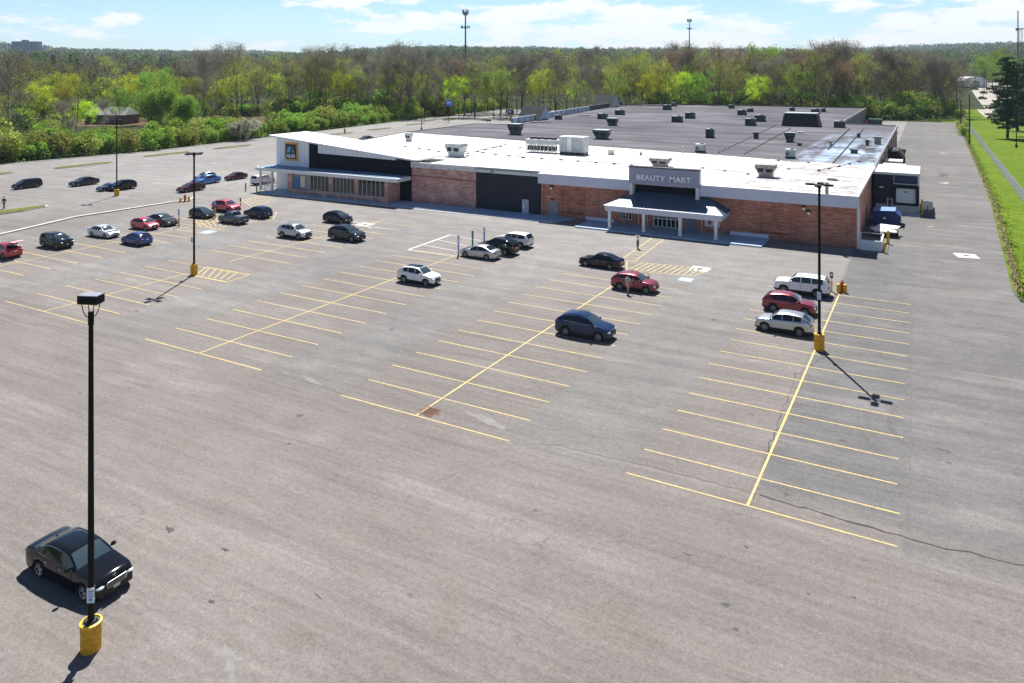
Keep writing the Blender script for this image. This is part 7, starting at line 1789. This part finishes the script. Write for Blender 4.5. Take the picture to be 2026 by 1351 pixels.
# brambles, saplings and fresh ground cover under the trees: uncountable
N = 90000; ang = rng.uniform(-.64, .575, N); rr = 235 + 190 * rng.uniform(0, 1, N); X_ = rr * np.sin(ang); Y_ = rr * np.cos(ang); xx = X_ * CT - Y_ * ST; yy = X_ * ST + Y_ * CT
le = np.interp(yy, [p[1] for p in LEFT], [p[0] for p in LEFT]); clump = np.sin(xx * .21 + 2 * np.sin(yy * .13)) * np.sin(yy * .17 + xx * .05)
ok = ((xx < le - 9) | (yy > 356)) & ~((xx > 10) & (yy < 520)); uu = CX + F * X_ / Y_
ok &= ~((uu > 130) & (uu < 310) & (Y_ < 325)) & ~((uu > 330) & (uu < 650) & (Y_ < 345)) & ~((uu < 140) & (Y_ > 312) & (Y_ < 345))
hh = rng.uniform(0, 1, N) * (1.0 + 2.6 * np.clip(clump + .35, 0, 1)); C = np.stack([xx, yy, hh], 1)[ok]
me = tris_mesh('undergrowth', C, .2, rng.uniform(.25, .7, len(C)), LM['brush'], .7); o = bpy.data.objects.new('undergrowth', me); col.objects.link(o); tag(o, 'fresh green undergrowth beneath the woodland trees', 'undergrowth', kind='stuff')

# --- far woods: thousands of crowns nobody could count, one object
Cs = []; Ss = []; Cl = []
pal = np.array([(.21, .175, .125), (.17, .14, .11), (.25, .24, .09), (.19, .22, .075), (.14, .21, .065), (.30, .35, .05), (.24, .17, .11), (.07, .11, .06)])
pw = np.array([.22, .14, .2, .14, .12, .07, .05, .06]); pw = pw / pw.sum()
NT_ = 0
for (r0_, r1_, step, nt_, sz_) in ((398, 520, 9.5, 230, .55), (520, 760, 13, 130, .85), (760, 1200, 19, 80, 1.4), (1200, 2100, 30, 50, 2.3), (2100, 4600, 55, 36, 4.2)):
    r_ = r0_
    while r_ < r1_:
        a = -math.atan(1120 / F)
        while a < math.atan(1080 / F):
            rr_ = r_ + random.uniform(-.45, .45) * step; aa = a + random.uniform(-.4, .4) * step / r_
            X_, Y_ = rr_ * math.sin(aa), rr_ * math.cos(aa); x, y = X_ * CT - Y_ * ST, X_ * ST + Y_ * CT
            a += step / r_
            uu = CX + F * X_ / Y_
            if 1885 < uu and rr_ < 640 : continue
            h = (random.uniform(20, 29) if rr_ < 520 else random.uniform(11, 19)); rad = random.uniform(3.6, 5.4) * (1 if rr_ < 760 else step / 16); z = terr(x, y)
            d = rng.normal(size=(nt_, 3)); d /= np.linalg.norm(d, axis=1)[:, None]; q = rng.uniform(.35, 1, (nt_, 1)) ** .5
            hz = h * .36 if rr_ < 1200 else h * .5
            c = np.array([x, y, z + h - hz]) + d * q * np.array([rad, rad, hz]); Cs.append(c); Ss.append(rng.uniform(.6, 1.2, nt_) * sz_)
            pc = pal[rng.choice(len(pal), p=pw)] * rng.uniform(.6, 1.3) * (.6 if rr_ < 520 else .85) * (np.array([.85, 1.05, 1.1]) if rr_ > 760 else 1); Cl.append(np.tile(pc, (nt_, 1))); NT_ += 1  # nearest band's colour darkened to stand in for deep shade behind the crowns
        r_ += step
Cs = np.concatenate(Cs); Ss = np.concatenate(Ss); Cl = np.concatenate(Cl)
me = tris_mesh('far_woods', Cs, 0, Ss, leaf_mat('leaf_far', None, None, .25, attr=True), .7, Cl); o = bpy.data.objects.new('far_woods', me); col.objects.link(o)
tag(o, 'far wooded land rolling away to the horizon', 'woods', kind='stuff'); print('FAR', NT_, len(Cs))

# ================================================================ HAZE
hm = bpy.data.materials.new('haze_air'); hm.use_nodes = True; hn = hm.node_tree.nodes; hn.clear()
ho = hn.new('ShaderNodeOutputMaterial'); hv = hn.new('ShaderNodeVolumePrincipled'); hv.inputs['Density'].default_value = 0.00008; hv.inputs['Color'].default_value = (.66, .84, 1.0, 1); hv.inputs['Anisotropy'].default_value = 0.0
hm.node_tree.links.new(hv.outputs[0], ho.inputs['Volume'])
hb = MB().box(-5600, 4600, -700, 5600, -1.2, 260).build('haze', hm); tag(hb, 'thin pale haze over the distant woods', 'haze', kind='stuff')
